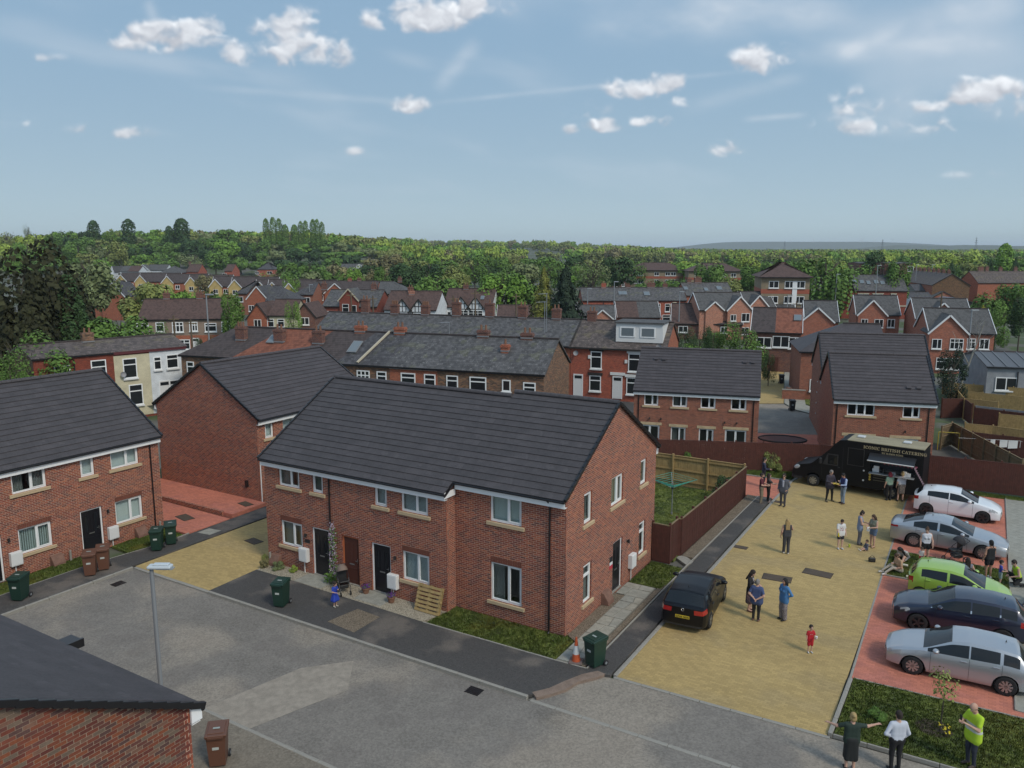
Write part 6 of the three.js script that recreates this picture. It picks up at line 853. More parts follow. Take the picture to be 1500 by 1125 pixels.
// ================================================================= STREET THINGS
const binM = { green: M([.012, .04, .028], .45), brown: M([.13, .058, .036], .5), blue: M([.02, .07, .3], .45), black: M([.015, .016, .018], .5) };
function makeBin(tone, label, pos, turn, group) {
  const t = thing('wheelie_bin', label, 'bin', pos, turn, group), m = binM[tone];
  const body = new THREE.BoxGeometry(.5, .88, .6, 2, 3, 2), p = body.attributes.position; for (let i = 0; i < p.count; i++) { const k = .82 + .18 * (p.getY(i) / .88 + .5); p.setX(i, p.getX(i) * k); p.setZ(i, p.getZ(i) * k); } body.computeVertexNormals(); body.translate(0, .5, 0);
  mesh('body', [toCreasedNormals(body, .5), rbox(.55, .06, .66, .015, 0, .91, 0), bx(.02, .6, .012, -.14, .25, .262, 0, -.06), bx(.02, .6, .012, .14, .25, .262, 0, -.06)], m, t);
  const lid = mesh('lid', [rbox(.57, .06, .7, .025, 0, 0, .0), rbox(.44, .03, .5, .015, 0, .05, .0), bx(.4, .05, .05, 0, -.02, .36)], m, t); lid.position.set(0, .975, .0); lid.rotation.x = .07;
  mesh('handle', [rod(V3(-.24, .98, -.37), V3(.24, .98, -.37), .018), bx(.03, .08, .1, -.22, .92, -.33), bx(.03, .08, .1, .22, .92, -.33)], m, t);
  for (const s of [-1, 1]) { const w = mesh('wheel', new THREE.CylinderGeometry(.1, .1, .05, 16).rotateZ(Math.PI / 2).translate(s * .25, .1, -.26), MAT.blackMatt, t); mesh('hub', new THREE.CylinderGeometry(.05, .05, .056, 12).rotateZ(Math.PI / 2).translate(s * .25, .1, -.26), MAT.galv, w); }
  mesh('axle', rod(V3(-.25, .1, -.26), V3(.25, .1, -.26), .015), MAT.blackMatt, t);
  mesh('sticker', [bx(.17, .17, .004, -.02, .56, .285, 0, -.07)], M([.42, .45, .43], .6), t); mesh('lid_emblem', bx(.18, .004, .07, 0, 1.062, .05, 0, .07), M([.3, .34, .32], .6), t); return t;
}
makeBin('green', 'green wheelie bin next to the traffic cone', [-10.4, .1, -22.75], -.35);
makeBin('green', 'green wheelie bin standing on the pavement near the girl in blue', [-22.95, .1, -20.55], .35);
makeBin('green', 'green wheelie bin of a pair, the one nearer the house wall corner lamp', [-32.4, .1, -21.75], .75);
makeBin('green', 'green wheelie bin of a pair, the one beside the red paving', [-32.55, .1, -22.6], .95);
makeBin('green', 'lone green wheelie bin below the white meter box', [-32.35, .1, -15.55], .5);
makeBin('brown', 'brown wheelie bin of a pair, lid overlapping its neighbour', [-32.3, .1, -18.45], .9);
makeBin('brown', 'brown wheelie bin of a pair, nearer the black front door', [-32.4, .1, -19.12], .95);
makeBin('brown', 'brown wheelie bin beside the foreground gable', [-17.0, .1, -12.75], .75);
makeBin('black', 'black wheelie bin beside the cul-de-sac kerb', [-15.2, GL + .03, -76.6], .4);
makeBin('black', 'black wheelie bin near the corner house wall', [-19.6, GL + .03, -92], .4);
makeBin('blue', 'blue wheelie bin at the end of the yellow drive', [-23.2, GL + .03, -101.6], .4);
makeBin('green', 'dark green wheelie bin beside the blue one', [-24.0, GL + .03, -101.3], .4);
makeBin('brown', 'brown wheelie bin against the cul-de-sac wall', [-17.0, GL + .03, -83.5], .4);
{ // near-side pavement and kerb
  struct('pavement', slab([[-24, -14.15], [24, -14.1], [24, -9.4], [-24, -9.4]], -.02, .12), MAT.roadDust = MT(T_road, .004, .94, [1.0, .95, .85]));
  kerbRun('kerb', [[-24, -14.22], [-13.8, -14.18], [-10, -13.9], [24, -13.9]], .915, .125, .165);
}
{ // lamp post
  const t = thing('street_lamp', 'galvanised lamp column with flat lantern beside the foreground roof', 'street lamp', [-17.6, .1, -11.6], .54); mesh('column', [cyl(.09, .085, 1.2, 0, 0, 0, 14), cyl(.06, .05, 4.75, 0, 1.2, 0, 14)], MAT.galv, t); mesh('bracket', rod(V3(0, 5.85, 0), V3(.1, 5.92, 0), .04), MAT.galv, t);
  const l = mesh('lantern', [rbox(.6, .09, .24, .04, .22, 5.88, 0), rbox(.4, .05, .16, .02, .26, 5.96, 0)], M([.5, .55, .58], .4), t); mesh('lens', bx(.4, .02, .18, .36, 5.87, 0), MAT.paneCurtain, l);
}
function farLamp(px, top, dist, hh, label, g) { const p = atDist(px, top, dist), y = terrainH(p.x, p.z), H = hh ?? Math.max(4, p.y - y), t = thing('street_lamp', label, 'street lamp', [p.x, y, p.z], YAW, g); mesh('column', cyl(.11, .07, H, 0, 0, 0, 8), MAT.galv, t); mesh('lantern', rbox(.9, .16, .3, .05, .35, H - .05, 0), MAT.galv, t); return t; }
const gLamp = 'slim grey lamp columns among the older houses';
for (const [px, top, d] of [[302, 432, 92], [861, 423, 150], [900, 413, 150], [996, 428, 140], [1036, 417, 200], [1454 - 1100 + 1100 - 30, 455, 112], [1154, 433, 150], [453, 417, 190], [1343, 388, 250], [1366, 388, 255], [1286, 389, 185], [1226, 402, 185]]) farLamp(px, top, d, null, 'slim grey lamp column standing among the older houses', gLamp);
{ const gT = 'timber telegraph poles among the houses'; for (const [px, top, d] of [[254, 462, 100], [279, 468, 98], [756, 430, 125], [1160, 455, 120], [1167, 441, 140], [514, 428, 115], [546, 433, 118], [664, 433, 110], [696, 425, 116], [1380, 428, 130]]) { const p = atDist(px, top, d), y = terrainH(p.x, p.z), t = thing('telegraph_pole', 'brown timber telegraph pole between the older houses', 'pole', [p.x, y, p.z], YAW, gT); mesh('pole', cyl(.14, .1, p.y - y, 0, 0, 0, 8), MT(T_wood, .002, .9, [.16, .12, .08]), t); mesh('crossbar', bx(1.2, .1, .1, 0, p.y - y - .5, 0), MAT.fenceGrey, t); } }
{ // television aerials on the slate terrace
  for (const [px, top, d] of [[801, 430, 76], [798, 442, 75], [658, 472, 74]]) { const p = atDist(px, top, d), t = thing('aerial', 'thin roof aerial above the slate terrace chimneys', 'aerial', [p.x, 6.2, p.z], YAW, 'roof aerials'); mesh('mast', rod(V3(0, 0, 0), V3(0, p.y - 6.2, 0), .03), MAT.galv, t); mesh('boom', rod(V3(-.8, p.y - 6.25, 0), V3(.1, p.y - 6.2, 0), .025), MAT.galv, t); for (let i = 0; i < 6; i++) mesh('element', rod(V3(-.75 + i * .14, p.y - 6.25, -.25), V3(-.75 + i * .14, p.y - 6.25, .25), .012, .012, 4), MAT.galv, t); }
}
{ // traffic cone
  const t = thing('traffic_cone', 'orange and white traffic cone at the path corner', 'traffic cone', [-11.05, .1, -22.62], .3), om = M([.48, .09, .03], .55); mesh('base', [rbox(.46, .05, .46, .02, 0, 0, 0)], M([.16, .12, .11], .8), t);
  mesh('cone', [cyl(.15, .045, .72, 0, .05, 0, 20), cyl(.045, .03, .12, 0, .77, 0, 16)], om, t); mesh('reflective_sleeve', [new THREE.CylinderGeometry(.0705, .114, .3, 20, 1, true).translate(0, .45, 0)], M([.62, .63, .63], .35), t); }
{ // pallet leaning on the wall
  const t = thing('wooden_pallet', 'wooden pallet leaning against the house wall', 'pallet', [-17.65, .1, -22.98], .0), tilt = new THREE.Group(); const add = (n, g) => { const o = mesh(n, g, MAT.pallet, t); o.rotation.x = -.32; return o; };
  for (let i = 0; i < 7; i++) add('slat', bx(1.15, .1, .022, 0, .0 + i * .155, .055)); for (const x of [-.52, 0, .52]) { add('bearer', bx(.1, .022, .0 + .02, x, 0, .035)); add('stringer', bx(.1, 1.03, .022, x, 0, .03)); for (const y of [.02, .45, .9]) add('block', bx(.1, .1, .08, x, y, -.02)); add('stringer', bx(.1, 1.03, .02, x, 0, -.072)); } }
{ // plant pots
  const mk = (x, z, l) => { const t = thing('flower_pot', l, 'plant pot', [x, .1, z]); mesh('pot', [cyl(.11, .16, .24, 0, 0, 0, 16), cyl(.175, .175, .05, 0, .2, 0, 16)], MAT.pot, t); const r = rng(x * 10 | 0), p = []; for (let i = 0; i < 140; i++) { const a = r() * 6.28, q = Math.sqrt(r()) * .2; p.push([Math.cos(a) * q, .27 + .16 * r() * (1.2 - q * 3), Math.sin(a) * q, Math.cos(a), 1, Math.sin(a), .028, 1]); } mesh('flowers', leafMesh(p, 5), LEAF.violet ??= M([.10, .03, .16], .8, { vertexColors: true, side: THREE.DoubleSide }), t); const g = []; for (let i = 0; i < 80; i++) { const a = r() * 6.28, q = Math.sqrt(r()) * .17; g.push([Math.cos(a) * q, .25 + .08 * r(), Math.sin(a) * q, Math.cos(a), 1, Math.sin(a), .03, 1]); } mesh('leaves', leafMesh(g, 6), LEAF.mid, t); };
  mk(-20.85, -23.12, 'terracotta pot of purple flowers left of the black door'); mk(-19.42, -23.0, 'terracotta pot of purple flowers below the white meter box'); }
{ // blossom climber on the wall by the first door
  const t = thing('climbing_plant', 'white and pink blossom trained up the drainpipe', 'plant', [-22.74, .1, -23.3]), r = rng(8), a = [], b = [], st = [rod(V3(0, 0, 0), V3(.04, 2.5, 0), .018, .01)]; for (let i = 0; i < 260; i++) a.push([(r() - .5) * .32, .25 + r() * 2.4, (r() - .3) * .2, 0, .3, 1, .038, .8 + .5 * r()]); for (let i = 0; i < 150; i++) b.push([(r() - .5) * .4, .05 + r() * 2.3, (r() - .3) * .18, 0, .3, 1, .045, 1]); mesh('stem', st, MAT.bark, t); mesh('blossom', leafMesh(a, 3), LEAF.blossom = M([.38, .3, .36], .8, { vertexColors: true, side: THREE.DoubleSide }), t); mesh('leaves', leafMesh(b, 4), LEAF.mid, t);
  const lo = []; for (let i = 0; i < 160; i++) lo.push([(r() - .5) * .6, .05 + r() * .4, .15 + (r() - .5) * .4, 0, 1, .4, .05, 1]); mesh('leaves', leafMesh(lo, 9), LEAF.mid, t); }
{ // small shrubs by the wall
  const mk = (x, z, h, w, tone, l, y = .1) => treeAt(x, y, z, h, w, 'bush', tone, l, null, { name: 'shrub' });
  mk(-25.85, -23.05, .42, .3, 'grey', 'low silvery shrub on the pale gravel'); mk(-26.45, -22.85, .5, .22, 'brown', 'small brown shrub by the gas cover'); mk(-26.75, -23.2, .5, .2, 'olive', 'small green plant at the house corner'); mk(-25.0, -23.15, .4, .18, 'lime', 'small yellow-green plant under the meter box');
  mk(-13.8, -50.0, 1.35, .62, 'olive', 'glossy laurel shrub before the red-brown fence, near the garden fence'); mk(-11.0, -50.3, 1.4, .68, 'olive', 'glossy laurel shrub before the red-brown fence, near the van'); mk(-15.8, -48.3, 1.2, .4, 'mid', 'narrow shrub behind the light timber fence'); mk(-1.85, -24.3, .35, .3, 'mid', 'small low shrub in the corner lawn'); mk(-11.9, -42.6, 1.5, .75, 'dark', 'dark shrub inside the garden corner by the fence'); }
{ // sapling
  const t = thing('sapling', 'young tree with a small crown in the corner lawn', 'tree', [-.2, .09, -24.55]); mesh('trunk', [rod(V3(0, 0, 0), V3(.02, 1.1, 0), .022, .016), rod(V3(.02, 1.1, 0), V3(.0, 1.75, .02), .016, .006), rod(V3(.02, 1.05, 0), V3(-.3, 1.6, .05), .01, .004), rod(V3(.02, 1.1, 0), V3(.25, 1.45, -.05), .01, .004)], MAT.bark, t); const r = rng(14), p = []; for (let i = 0; i < 260; i++) { const a = r() * 6.28, q = .36 * Math.pow(r(), .4), y = r(); p.push([Math.cos(a) * q * (1 - .4 * Math.abs(y - .35)) + (y > .7 ? -.12 : .06), 1.12 + y * .78, Math.sin(a) * q * .9, Math.cos(a), .5, Math.sin(a), .032 + .02 * r(), .8 + .5 * r()]); } mesh('crown', leafMesh(p, 15), LEAF.olive, t); const f = []; for (let i = 0; i < 22; i++) f.push([(r() - .5) * .3 + .1, .05 + r() * .18, (r() - .5) * .3 + .05, 0, 1, .3, .035, 1]); mesh('flowers', leafMesh(f, 2), LEAF.yellow, t); }
{ // rotary dryer
  const t = thing('rotary_dryer', 'green rotary clothes dryer standing in the garden lawn', 'clothes dryer', [-13.55, .09, -39.0], .4), gm = M([.06, .34, .24], .5); mesh('pole', [cyl(.03, .025, 1.75, 0, 0, 0, 10), cyl(.05, .05, .12, 0, 0, 0, 10)], MAT.galv, t); for (let k = 0; k < 4; k++) { const a = k * Math.PI / 2; mesh('arm', rod(V3(0, 1.45, 0), V3(Math.cos(a) * 1.25, 1.95, Math.sin(a) * 1.25), .016), MAT.galv, t); }
  const ln = []; for (let q = 2; q <= 7; q++) for (let k = 0; k < 4; k++) { const a = k * Math.PI / 2, b = a + Math.PI / 2, s = q / 7, y = 1.45 + .5 * s; ln.push(rod(V3(Math.cos(a) * 1.25 * s, y, Math.sin(a) * 1.25 * s), V3(Math.cos(b) * 1.25 * s, y, Math.sin(b) * 1.25 * s), .012, .012, 4)); } mesh('lines', ln, gm, t); mesh('hub', cyl(.06, .06, .14, 0, 1.4, 0, 10), MAT.blackMatt, t); }
// grass blades on the lawns: uncountable, so one object per lawn
{
  const blade = leafBladeGeo(); function leafBladeGeo() { const r = rng(31), pos = [], nor = [], col = [], idx = []; for (let i = 0; i < 7; i++) { const a = r() * 6.28, h = .05 + .05 * r(), w = .007, x = (r() - .5) * .08, z = (r() - .5) * .08, lx = Math.cos(a) * .03, lz = Math.sin(a) * .03, o = pos.length / 3, f = .7 + .6 * r(); pos.push(x - w * Math.sin(a), 0, z + w * Math.cos(a), x + w * Math.sin(a), 0, z - w * Math.cos(a), x + lx, h, z + lz); for (let k = 0; k < 3; k++) { nor.push(lx * 6, .8, lz * 6); col.push(f, f, f); } idx.push(o, o + 1, o + 2); } const g = new THREE.BufferGeometry(); g.setAttribute('position', new THREE.Float32BufferAttribute(pos, 3)); g.setAttribute('normal', new THREE.Float32BufferAttribute(nor, 3)); g.setAttribute('color', new THREE.Float32BufferAttribute(col, 3)); g.setIndex(idx); return g; }
  const gm = M([.19, .28, .05], .8, { vertexColors: true, side: THREE.DoubleSide }), inside = (x, z, P) => { let c = false; for (let i = 0, j = P.length - 1; i < P.length; j = i++) if ((P[i][1] > z) !== (P[j][1] > z) && x < (P[j][0] - P[i][0]) * (z - P[i][1]) / (P[j][1] - P[i][1]) + P[i][0]) c = !c; return c; };
  LAWNS.forEach((L, k) => { const xs = L.map((p) => p[0]), zs = L.map((p) => p[1]), x0 = Math.min(...xs), x1 = Math.min(6, Math.max(...xs)), z0 = Math.min(...zs), z1 = Math.max(...zs), n = Math.min(16000, Math.round((x1 - x0) * (z1 - z0) * (k === 4 ? 120 : 330))), r = rng(k + 400), im = new THREE.InstancedMesh(blade, gm, n), m = new THREE.Matrix4(), q = new THREE.Quaternion(); let c = 0; for (let t = 0; t < n * 4 && c < n; t++) { const x = lerp(x0, x1, r()), z = lerp(z0, z1, r()); if (!inside(x, z, L)) continue; const s = .3 + .4 * r() + .6 * Math.max(0, fbm(x * .9, z * .9, 3, 44) - .5); m.compose(V3(x, .083, z), q.setFromAxisAngle(V3(0, 1, 0), r() * 6.3), V3(1, s, 1)); im.setMatrixAt(c, m); const v = .7 + .5 * fbm(x * 1.3, z * 1.3, 3, 77) + .2 * r(), dry = sstep(.58, .72, fbm(x * .6 + 4, z * .6, 3, 91)); im.setColorAt(c, C(v * (1 + .5 * dry), v, v)); c++; } im.count = c; im.name = numbered('grass_blades'); im.castShadow = im.receiveShadow = true; scene.add(im); tag(im, null, null, null, 'stuff'); });
}
// ================================================================= VEHICLES
const lut = (pts) => (x) => { if (x <= pts[0][0]) return pts[0][1]; for (let i = 0; i < pts.length - 1; i++) if (x <= pts[i + 1][0]) return lerp(pts[i][1], pts[i + 1][1], (x - pts[i][0]) / (pts[i + 1][0] - pts[i][0])); return pts[pts.length - 1][1]; };
const soft = (f, k = .07) => (x) => (f(x - k) + f(x - k / 2) + f(x) + f(x + k / 2) + f(x + k)) / 5;
MAT.carGlass = M([.012, .014, .016], .05); MAT.tyre = M([.014, .014, .015], .8); MAT.alloy = M([.45, .46, .47], .3, { metalness: .85 }); MAT.alloyDark = M([.06, .06, .065], .35, { metalness: .7 }); MAT.lampClear = M([.35, .37, .38], .12, { clearcoat: 1 }); MAT.lampRed = M([.35, .012, .012], .15, { clearcoat: 1 }); MAT.trim = M([.02, .02, .021], .5); MAT.seam = M([.01, .01, .011], .7); MAT.plateY = M([.62, .46, .03], .5); MAT.plateW = M([.65, .65, .63], .5); MAT.chrome = M([.6, .61, .62], .15, { metalness: 1 });
const FONT = await new FontLoader().loadAsync('fonts/droid/droid_sans_bold.typeface.json'), SERIF = await new FontLoader().loadAsync('fonts/droid/droid_serif_bold.typeface.json');
function text(str, size, font = FONT, depth = .004) { const g = new TextGeometry(str, { font, size, depth, curveSegments: 3, bevelEnabled: false }); g.computeBoundingBox(); g.translate(-(g.boundingBox.max.x + g.boundingBox.min.x) / 2, 0, 0); return g; }
function addWheel(car, x, z, r, rim, spokes, turn = 0) {
  const side = Math.sign(z), t = mesh('wheel', new THREE.LatheGeometry([[r * .62, -.1], [r * .92, -.105], [r * .985, -.08], [r, -.03], [r, .03], [r * .985, .08], [r * .92, .105], [r * .62, .1]].map(([a, b]) => new THREE.Vector2(a, b)), 32).rotateX(Math.PI / 2), MAT.tyre, car); t.position.set(x, r, z - side * .1); t.rotation.y = turn;
  const g = [new THREE.LatheGeometry([[r * .56, -.02], [r * .66, .04], [r * .68, .09], [r * .6, .095]].map(([a, b]) => new THREE.Vector2(a, b)), 32).rotateX(Math.PI / 2)]; for (let i = 0; i < spokes; i++) { const a = i / spokes * 6.283, b = bx(r * .6, .055, .03, r * .33, -.027, .085); b.rotateZ(a); g.push(b); const c = bx(r * .5, .03, .03, r * .36, -.03, .08); c.rotateZ(a + .28); g.push(c); } g.push(new THREE.CylinderGeometry(r * .15, r * .15, .05, 16).rotateX(Math.PI / 2).translate(0, 0, .07));
  const w = mesh('rim', g, rim, t); mesh('brake', new THREE.CylinderGeometry(r * .56, r * .56, .02, 20).rotateX(Math.PI / 2), MAT.trim, t); if (side < 0) w.rotation.y = Math.PI; return t;
}
function makeCar(o) {
  const { L, W, H } = o, car = thing(o.name ?? 'parked_car', o.label, 'car', [0, 0, 0], 0, 'cars parked around the yellow paving'), top = soft(lut(o.top)), belt = soft(lut(o.belt), .1), hw = W / 2, wid = soft(lut(o.wid ?? [[0, .74], [.12, .86], [.45, .965], [1, 1], [L - 1, 1], [L - .4, .97], [L - .1, .9], [L, .8]]), .08), roofw = soft(lut(o.roofw), .12), rw = o.wheelR, wx = o.axles, clear = o.clear ?? .2;
  const sill = (x) => { let y = clear + .03 * (x < .5 || x > L - .5 ? 1 : 0); for (const a of wx) { const d = Math.abs(x - a), R = rw + .055; if (d < R) y = Math.max(y, rw + Math.sqrt(R * R - d * d) * .98); } return y; };
  const xs = []; for (let x = 0; x <= L + 1e-6; x += L / Math.round(L / .045)) xs.push(x); const NS = xs.length, low = 8, mid = 5, up = 5, NR = low + mid + up;
  const sec = (x) => { const w = hw * wid(x), yb = belt(x), yt = Math.max(top(x), yb + .012), ys = Math.min(sill(x), yb - .03), wr = Math.min(hw * roofw(x), w * .97), P = []; for (let i = 0; i <= low; i++) { const t = i / low, y = lerp(ys, yb, t), v = clamp((y - clear) / (yb - clear), 0, 1), k = v < .12 ? lerp(.93, .985, v / .12) : v < .55 ? lerp(.985, 1, (v - .12) / .43) : v < .72 ? 1 : lerp(1, .955, Math.pow((v - .72) / .28, 1.3)); P.push([w * k, y]); }
    const drop = Math.min(.05, (yt - yb) * .3), ye = yt - drop, w0 = w * .955; for (let i = 1; i <= mid; i++) { const t = i / mid; P.push([lerp(w0 - .012, wr, t) + .03 * Math.sin(t * Math.PI) * Math.min(1, (yt - yb) * 2.5), lerp(yb + .004, ye, t)]); } for (let i = 1; i <= up; i++) { const t = i / up; P.push([wr * (1 - t), ye + drop * Math.sin(t * Math.PI / 2)]); } return P; };
  const S = xs.map(sec), parts = {}, put = (k, a, b, c, d) => (parts[k] ??= []).push([a, b, c, d]);
  const bul = (x, z) => { const w = hw; const e = Math.min(1, Math.abs(z) / w); return x < .5 ? .10 * e * e * (1 - x / .5) : x > L - .5 ? -.08 * e * e * (1 - (L - x) / .5) : 0; };
  const vtx = (i, j, s) => { const p = S[i][j]; return [xs[i] + bul(xs[i], p[0]), p[1], p[0] * s]; };
  for (let i = 0; i < NS - 1; i++) { const x = (xs[i] + xs[i + 1]) / 2; for (let j = 0; j < NR; j++) for (const s of [1, -1]) { const q = [vtx(i, j, s), vtx(i + 1, j, s), vtx(i + 1, j + 1, s), vtx(i, j + 1, s)]; if (s < 0) q.reverse(); const y = (S[i][j][1] + S[i][j + 1][1]) / 2, k = o.cls(x, j, y, s, low, mid, up, belt(x), top(x)) ?? 'body'; put(k, ...q); } }
  for (const [ii, dir] of [[0, -1], [NS - 1, 1]]) { const P = S[ii], C2 = 14; for (let j = 0; j < NR; j++) for (let c = 0; c < C2; c++) { const z = (t, p) => lerp(-p[0], p[0], t), f = (t, p) => { const zz = z(t, p); return [xs[ii] + bul(xs[ii], zz) + dir * .012 * Math.sin(Math.PI * clamp((p[1] - P[0][1]) / (P[NR][1] - P[0][1]), 0, 1)), p[1], zz]; }, t0 = c / C2, t1 = (c + 1) / C2, q = [f(t0, P[j]), f(t1, P[j]), f(t1, P[j + 1]), f(t0, P[j + 1])]; if (dir > 0) q.reverse(); const y = (P[j][1] + P[j + 1][1]) / 2, zc = Math.abs((t0 + t1) / 2 - .5) * 2; put(o.cap(dir, y, zc) ?? 'body', ...q); } }
  const geo = (quads) => { const pos = new Float32Array(quads.length * 12), idx = []; quads.forEach((q, i) => { q.forEach((p, k) => pos.set(p, i * 12 + k * 3)); const a = i * 4; idx.push(a, a + 1, a + 2, a, a + 2, a + 3); }); let g = new THREE.BufferGeometry(); g.setAttribute('position', new THREE.BufferAttribute(pos, 3)); g.setIndex(idx); g = mergeVertices(g, 1e-4); return toCreasedNormals(g, .55); };
  const body = mesh('body', geo(parts.body), o.paint, car), NM = { glassF: ['windscreen', MAT.carGlass], glassR: ['rear_window', MAT.carGlass], trim: ['lower_trim', MAT.trim], grille: ['grille', MAT.trim], chrome: ['chrome_strip', MAT.chrome] };
  for (const k of Object.keys(parts)) { if (k === 'body') continue; const bySide = k.startsWith('side') || k.startsWith('head') || k.startsWith('tail'); if (bySide) { for (const s of [1, -1]) { const q = parts[k].filter((f) => Math.sign(f[0][2] + f[2][2]) === s); if (q.length) mesh(k.startsWith('side') ? 'side_window' : k.startsWith('head') ? 'headlight' : 'tail_light', geo(q), k.startsWith('side') ? MAT.carGlass : k.startsWith('head') ? (o.headMat ?? MAT.lampClear) : MAT.lampRed, car); } } else mesh(NM[k][0], geo(parts[k]), NM[k][1], car); }
  const at = (x, y) => { const P = sec(x); for (let j = 0; j < NR; j++) if (y <= P[j + 1][1] || j === NR - 1) { const t = clamp((y - P[j][1]) / Math.max(1e-4, P[j + 1][1] - P[j][1]), 0, 1); return lerp(P[j][0], P[j + 1][0], t); } };
  for (const x of o.seams) for (const s of [1, -1]) { const g = []; let y0 = sill(x) + .02, y1 = belt(x) - .01, n = 8; for (let i = 0; i < n; i++) { const a = lerp(y0, y1, i / n), b = lerp(y0, y1, (i + 1) / n); g.push(rodBox(V3(x, a, s * (at(x, a) + .0005)), V3(x, b, s * (at(x, b) + .0005)), .009, .006)); } mesh('door_seam', g, MAT.seam, car); }
  for (const x of o.handles) for (const s of [1, -1]) mesh('door_handle', rbox(.2, .035, .035, .014, x, belt(x) - .13, s * (at(x, belt(x) - .11) + .012)), o.handleMat ?? o.paint, car);
  for (const s of [1, -1]) { const x = o.mirror, m = mesh('wing_mirror', new THREE.SphereGeometry(.5, 14, 10).scale(.2, .15, .26).translate(x, belt(x) + .1, s * (hw + .06)), o.mirrorMat ?? o.paint, car); mesh('stalk', rod(V3(x + .02, belt(x) + .02, s * (hw - .06)), V3(x + .02, belt(x) + .07, s * (hw + .02)), .025), MAT.trim, m); }
  for (const x of wx) for (const s of [1, -1]) { mesh('wheel_arch', new THREE.CylinderGeometry(rw + .05, rw + .05, .34, 20, 1, true, 0, 6.283).rotateX(Math.PI / 2).translate(x, rw, s * (hw - .24)), MAT.seam, car); addWheel(car, x, s * (hw - .005), rw, o.rim ?? MAT.alloy, o.spokes ?? 5); }
  mesh('underbody', bx(L - .5, .12, W - .45, L / 2, clear - .02, 0), MAT.seam, car);
  const pg = (x, turn, m, str) => { const p = mesh('number_plate', rbox(.52, .11, .012, .004, 0, 0, 0).rotateY(turn).translate(x, 0, 0), m, car); if (str) mesh('lettering', text(str, .075).rotateY(turn).translate(x + Math.sin(turn) * .008, .02, 0), MAT.seam, p); return p; };
  const yF = o.plateF ?? .42, yR = o.plateR ?? .6; pg(-.018, -Math.PI / 2, MAT.plateW).position.y = yF; const pr = pg(L + .016, Math.PI / 2, MAT.plateY, o.plate); pr.position.y = yR;
  if (o.badge) { mesh('badge', new THREE.TorusGeometry(.05, .012, 8, 20).rotateY(Math.PI / 2).translate(L + .012, .88, 0), MAT.chrome, car); }
  mesh('aerial', new THREE.ConeGeometry(.03, .1, 8).translate(o.roofEnd - .25, top(o.roofEnd - .25) + .03, 0), MAT.trim, car);
  return car;
}
const inR = (x, a, b) => x > a && x < b;
function carClass(o) { // which faces are glass, lamps, trim
  return (x, j, y, s, low, mid, up, yb, yt) => {
    if (j >= low + mid && inR(x, o.ws[0], o.ws[1])) return 'glassF'; if (j >= low + mid && inR(x, o.rg[0], o.rg[1])) return 'glassR';
    if (j >= low && j < low + mid - 1 && yt - yb > .13) for (let i = 0; i < o.sides.length; i++) if (inR(x, i ? o.sides[i][0] : o.ws[0] + .12, i === o.sides.length - 1 ? o.sides[i][1] + .12 : o.sides[i][1])) return 'side' + i;
    if (j < low) { if (x < o.head[0] && y > o.head[1] && y < o.head[2]) return 'head'; if (x > o.L - o.tail[0] && y > o.tail[1] && y < o.tail[2]) return 'tail'; if (o.skirt && y < o.skirt) return 'trim'; }
    if (o.chrome && j === low && yt - yb > .13 && inR(x, o.ws[0] + .1, o.sides[o.sides.length - 1][1] + .12)) return 'chrome'; return null;
  };
}
const capClass = (c) => (dir, y, zc) => { if (dir < 0) { if (y > c.g0 && y < c.g1 && zc < c.gw) return 'grille'; if (y > c.lo0 && y < c.lo1 && zc < .85) return 'grille'; if (y > c.h0 && y < c.h1 && zc > c.gw) return 'head'; } else { if (y > c.t0 && y < c.t1 && zc > .55) return 'tail'; if (y < c.b1) return 'trim'; if (c.rg && y > c.rg[0] && y < c.rg[1] && zc < .9) return 'glassR'; } return null; };
const paintM = (c, met = 0, r = .3) => M(c, r, { metalness: met, clearcoat: 1, clearcoatRoughness: .06 });
const place = (car, x, z, turn, L, y = .03) => { // x,z: centre
  car.rotation.y = turn; const v = V3(L / 2, 0, 0).applyAxisAngle(V3(0, 1, 0), turn); car.position.set(x - v.x, y, z - v.z); return car; };
{ // silver hatchback, front towards -x
  const L = 4.28, o = { L, W: 1.8, H: 1.46, name: 'parked_car', label: 'silver hatchback parked on red paving beside the corner lawn', wheelR: .315, axles: [.86, 3.5], top: [[0, .62], [.06, .7], [.5, .88], [1.1, .99], [1.95, 1.4], [2.4, 1.465], [3.2, 1.45], [3.78, 1.38], [4.12, 1.02], [4.28, .94]], belt: [[0, .58], [.35, .74], [1.1, .92], [2.4, .96], [3.5, 1.0], [4.28, .9]], roofw: [[0, .7], [.8, .84], [1.1, .86], [1.9, .72], [2.4, .7], [3.4, .7], [3.8, .7], [4.15, .82], [4.28, .8]], ws: [1.12, 1.95], rg: [3.82, 4.12], sides: [[1.5, 2.42], [2.5, 3.3], [3.36, 3.72]], head: [.55, .6, .74], tail: [.28, .78, .95], seams: [1.36, 2.46, 3.36], handles: [2.3, 3.2], mirror: 1.5, roofEnd: 3.7, paint: paintM([.42, .44, .47], .55, .32), spokes: 9, skirt: 0 };
  o.cls = carClass(o); o.cap = capClass({ g0: .5, g1: .6, gw: .72, lo0: .24, lo1: .38, h0: .48, h1: .62, t0: .75, t1: .92, b1: .34, rg: null }); const car = makeCar(o); place(car, -1.22 - .86 + L / 2, -28.63, .03, L);
}
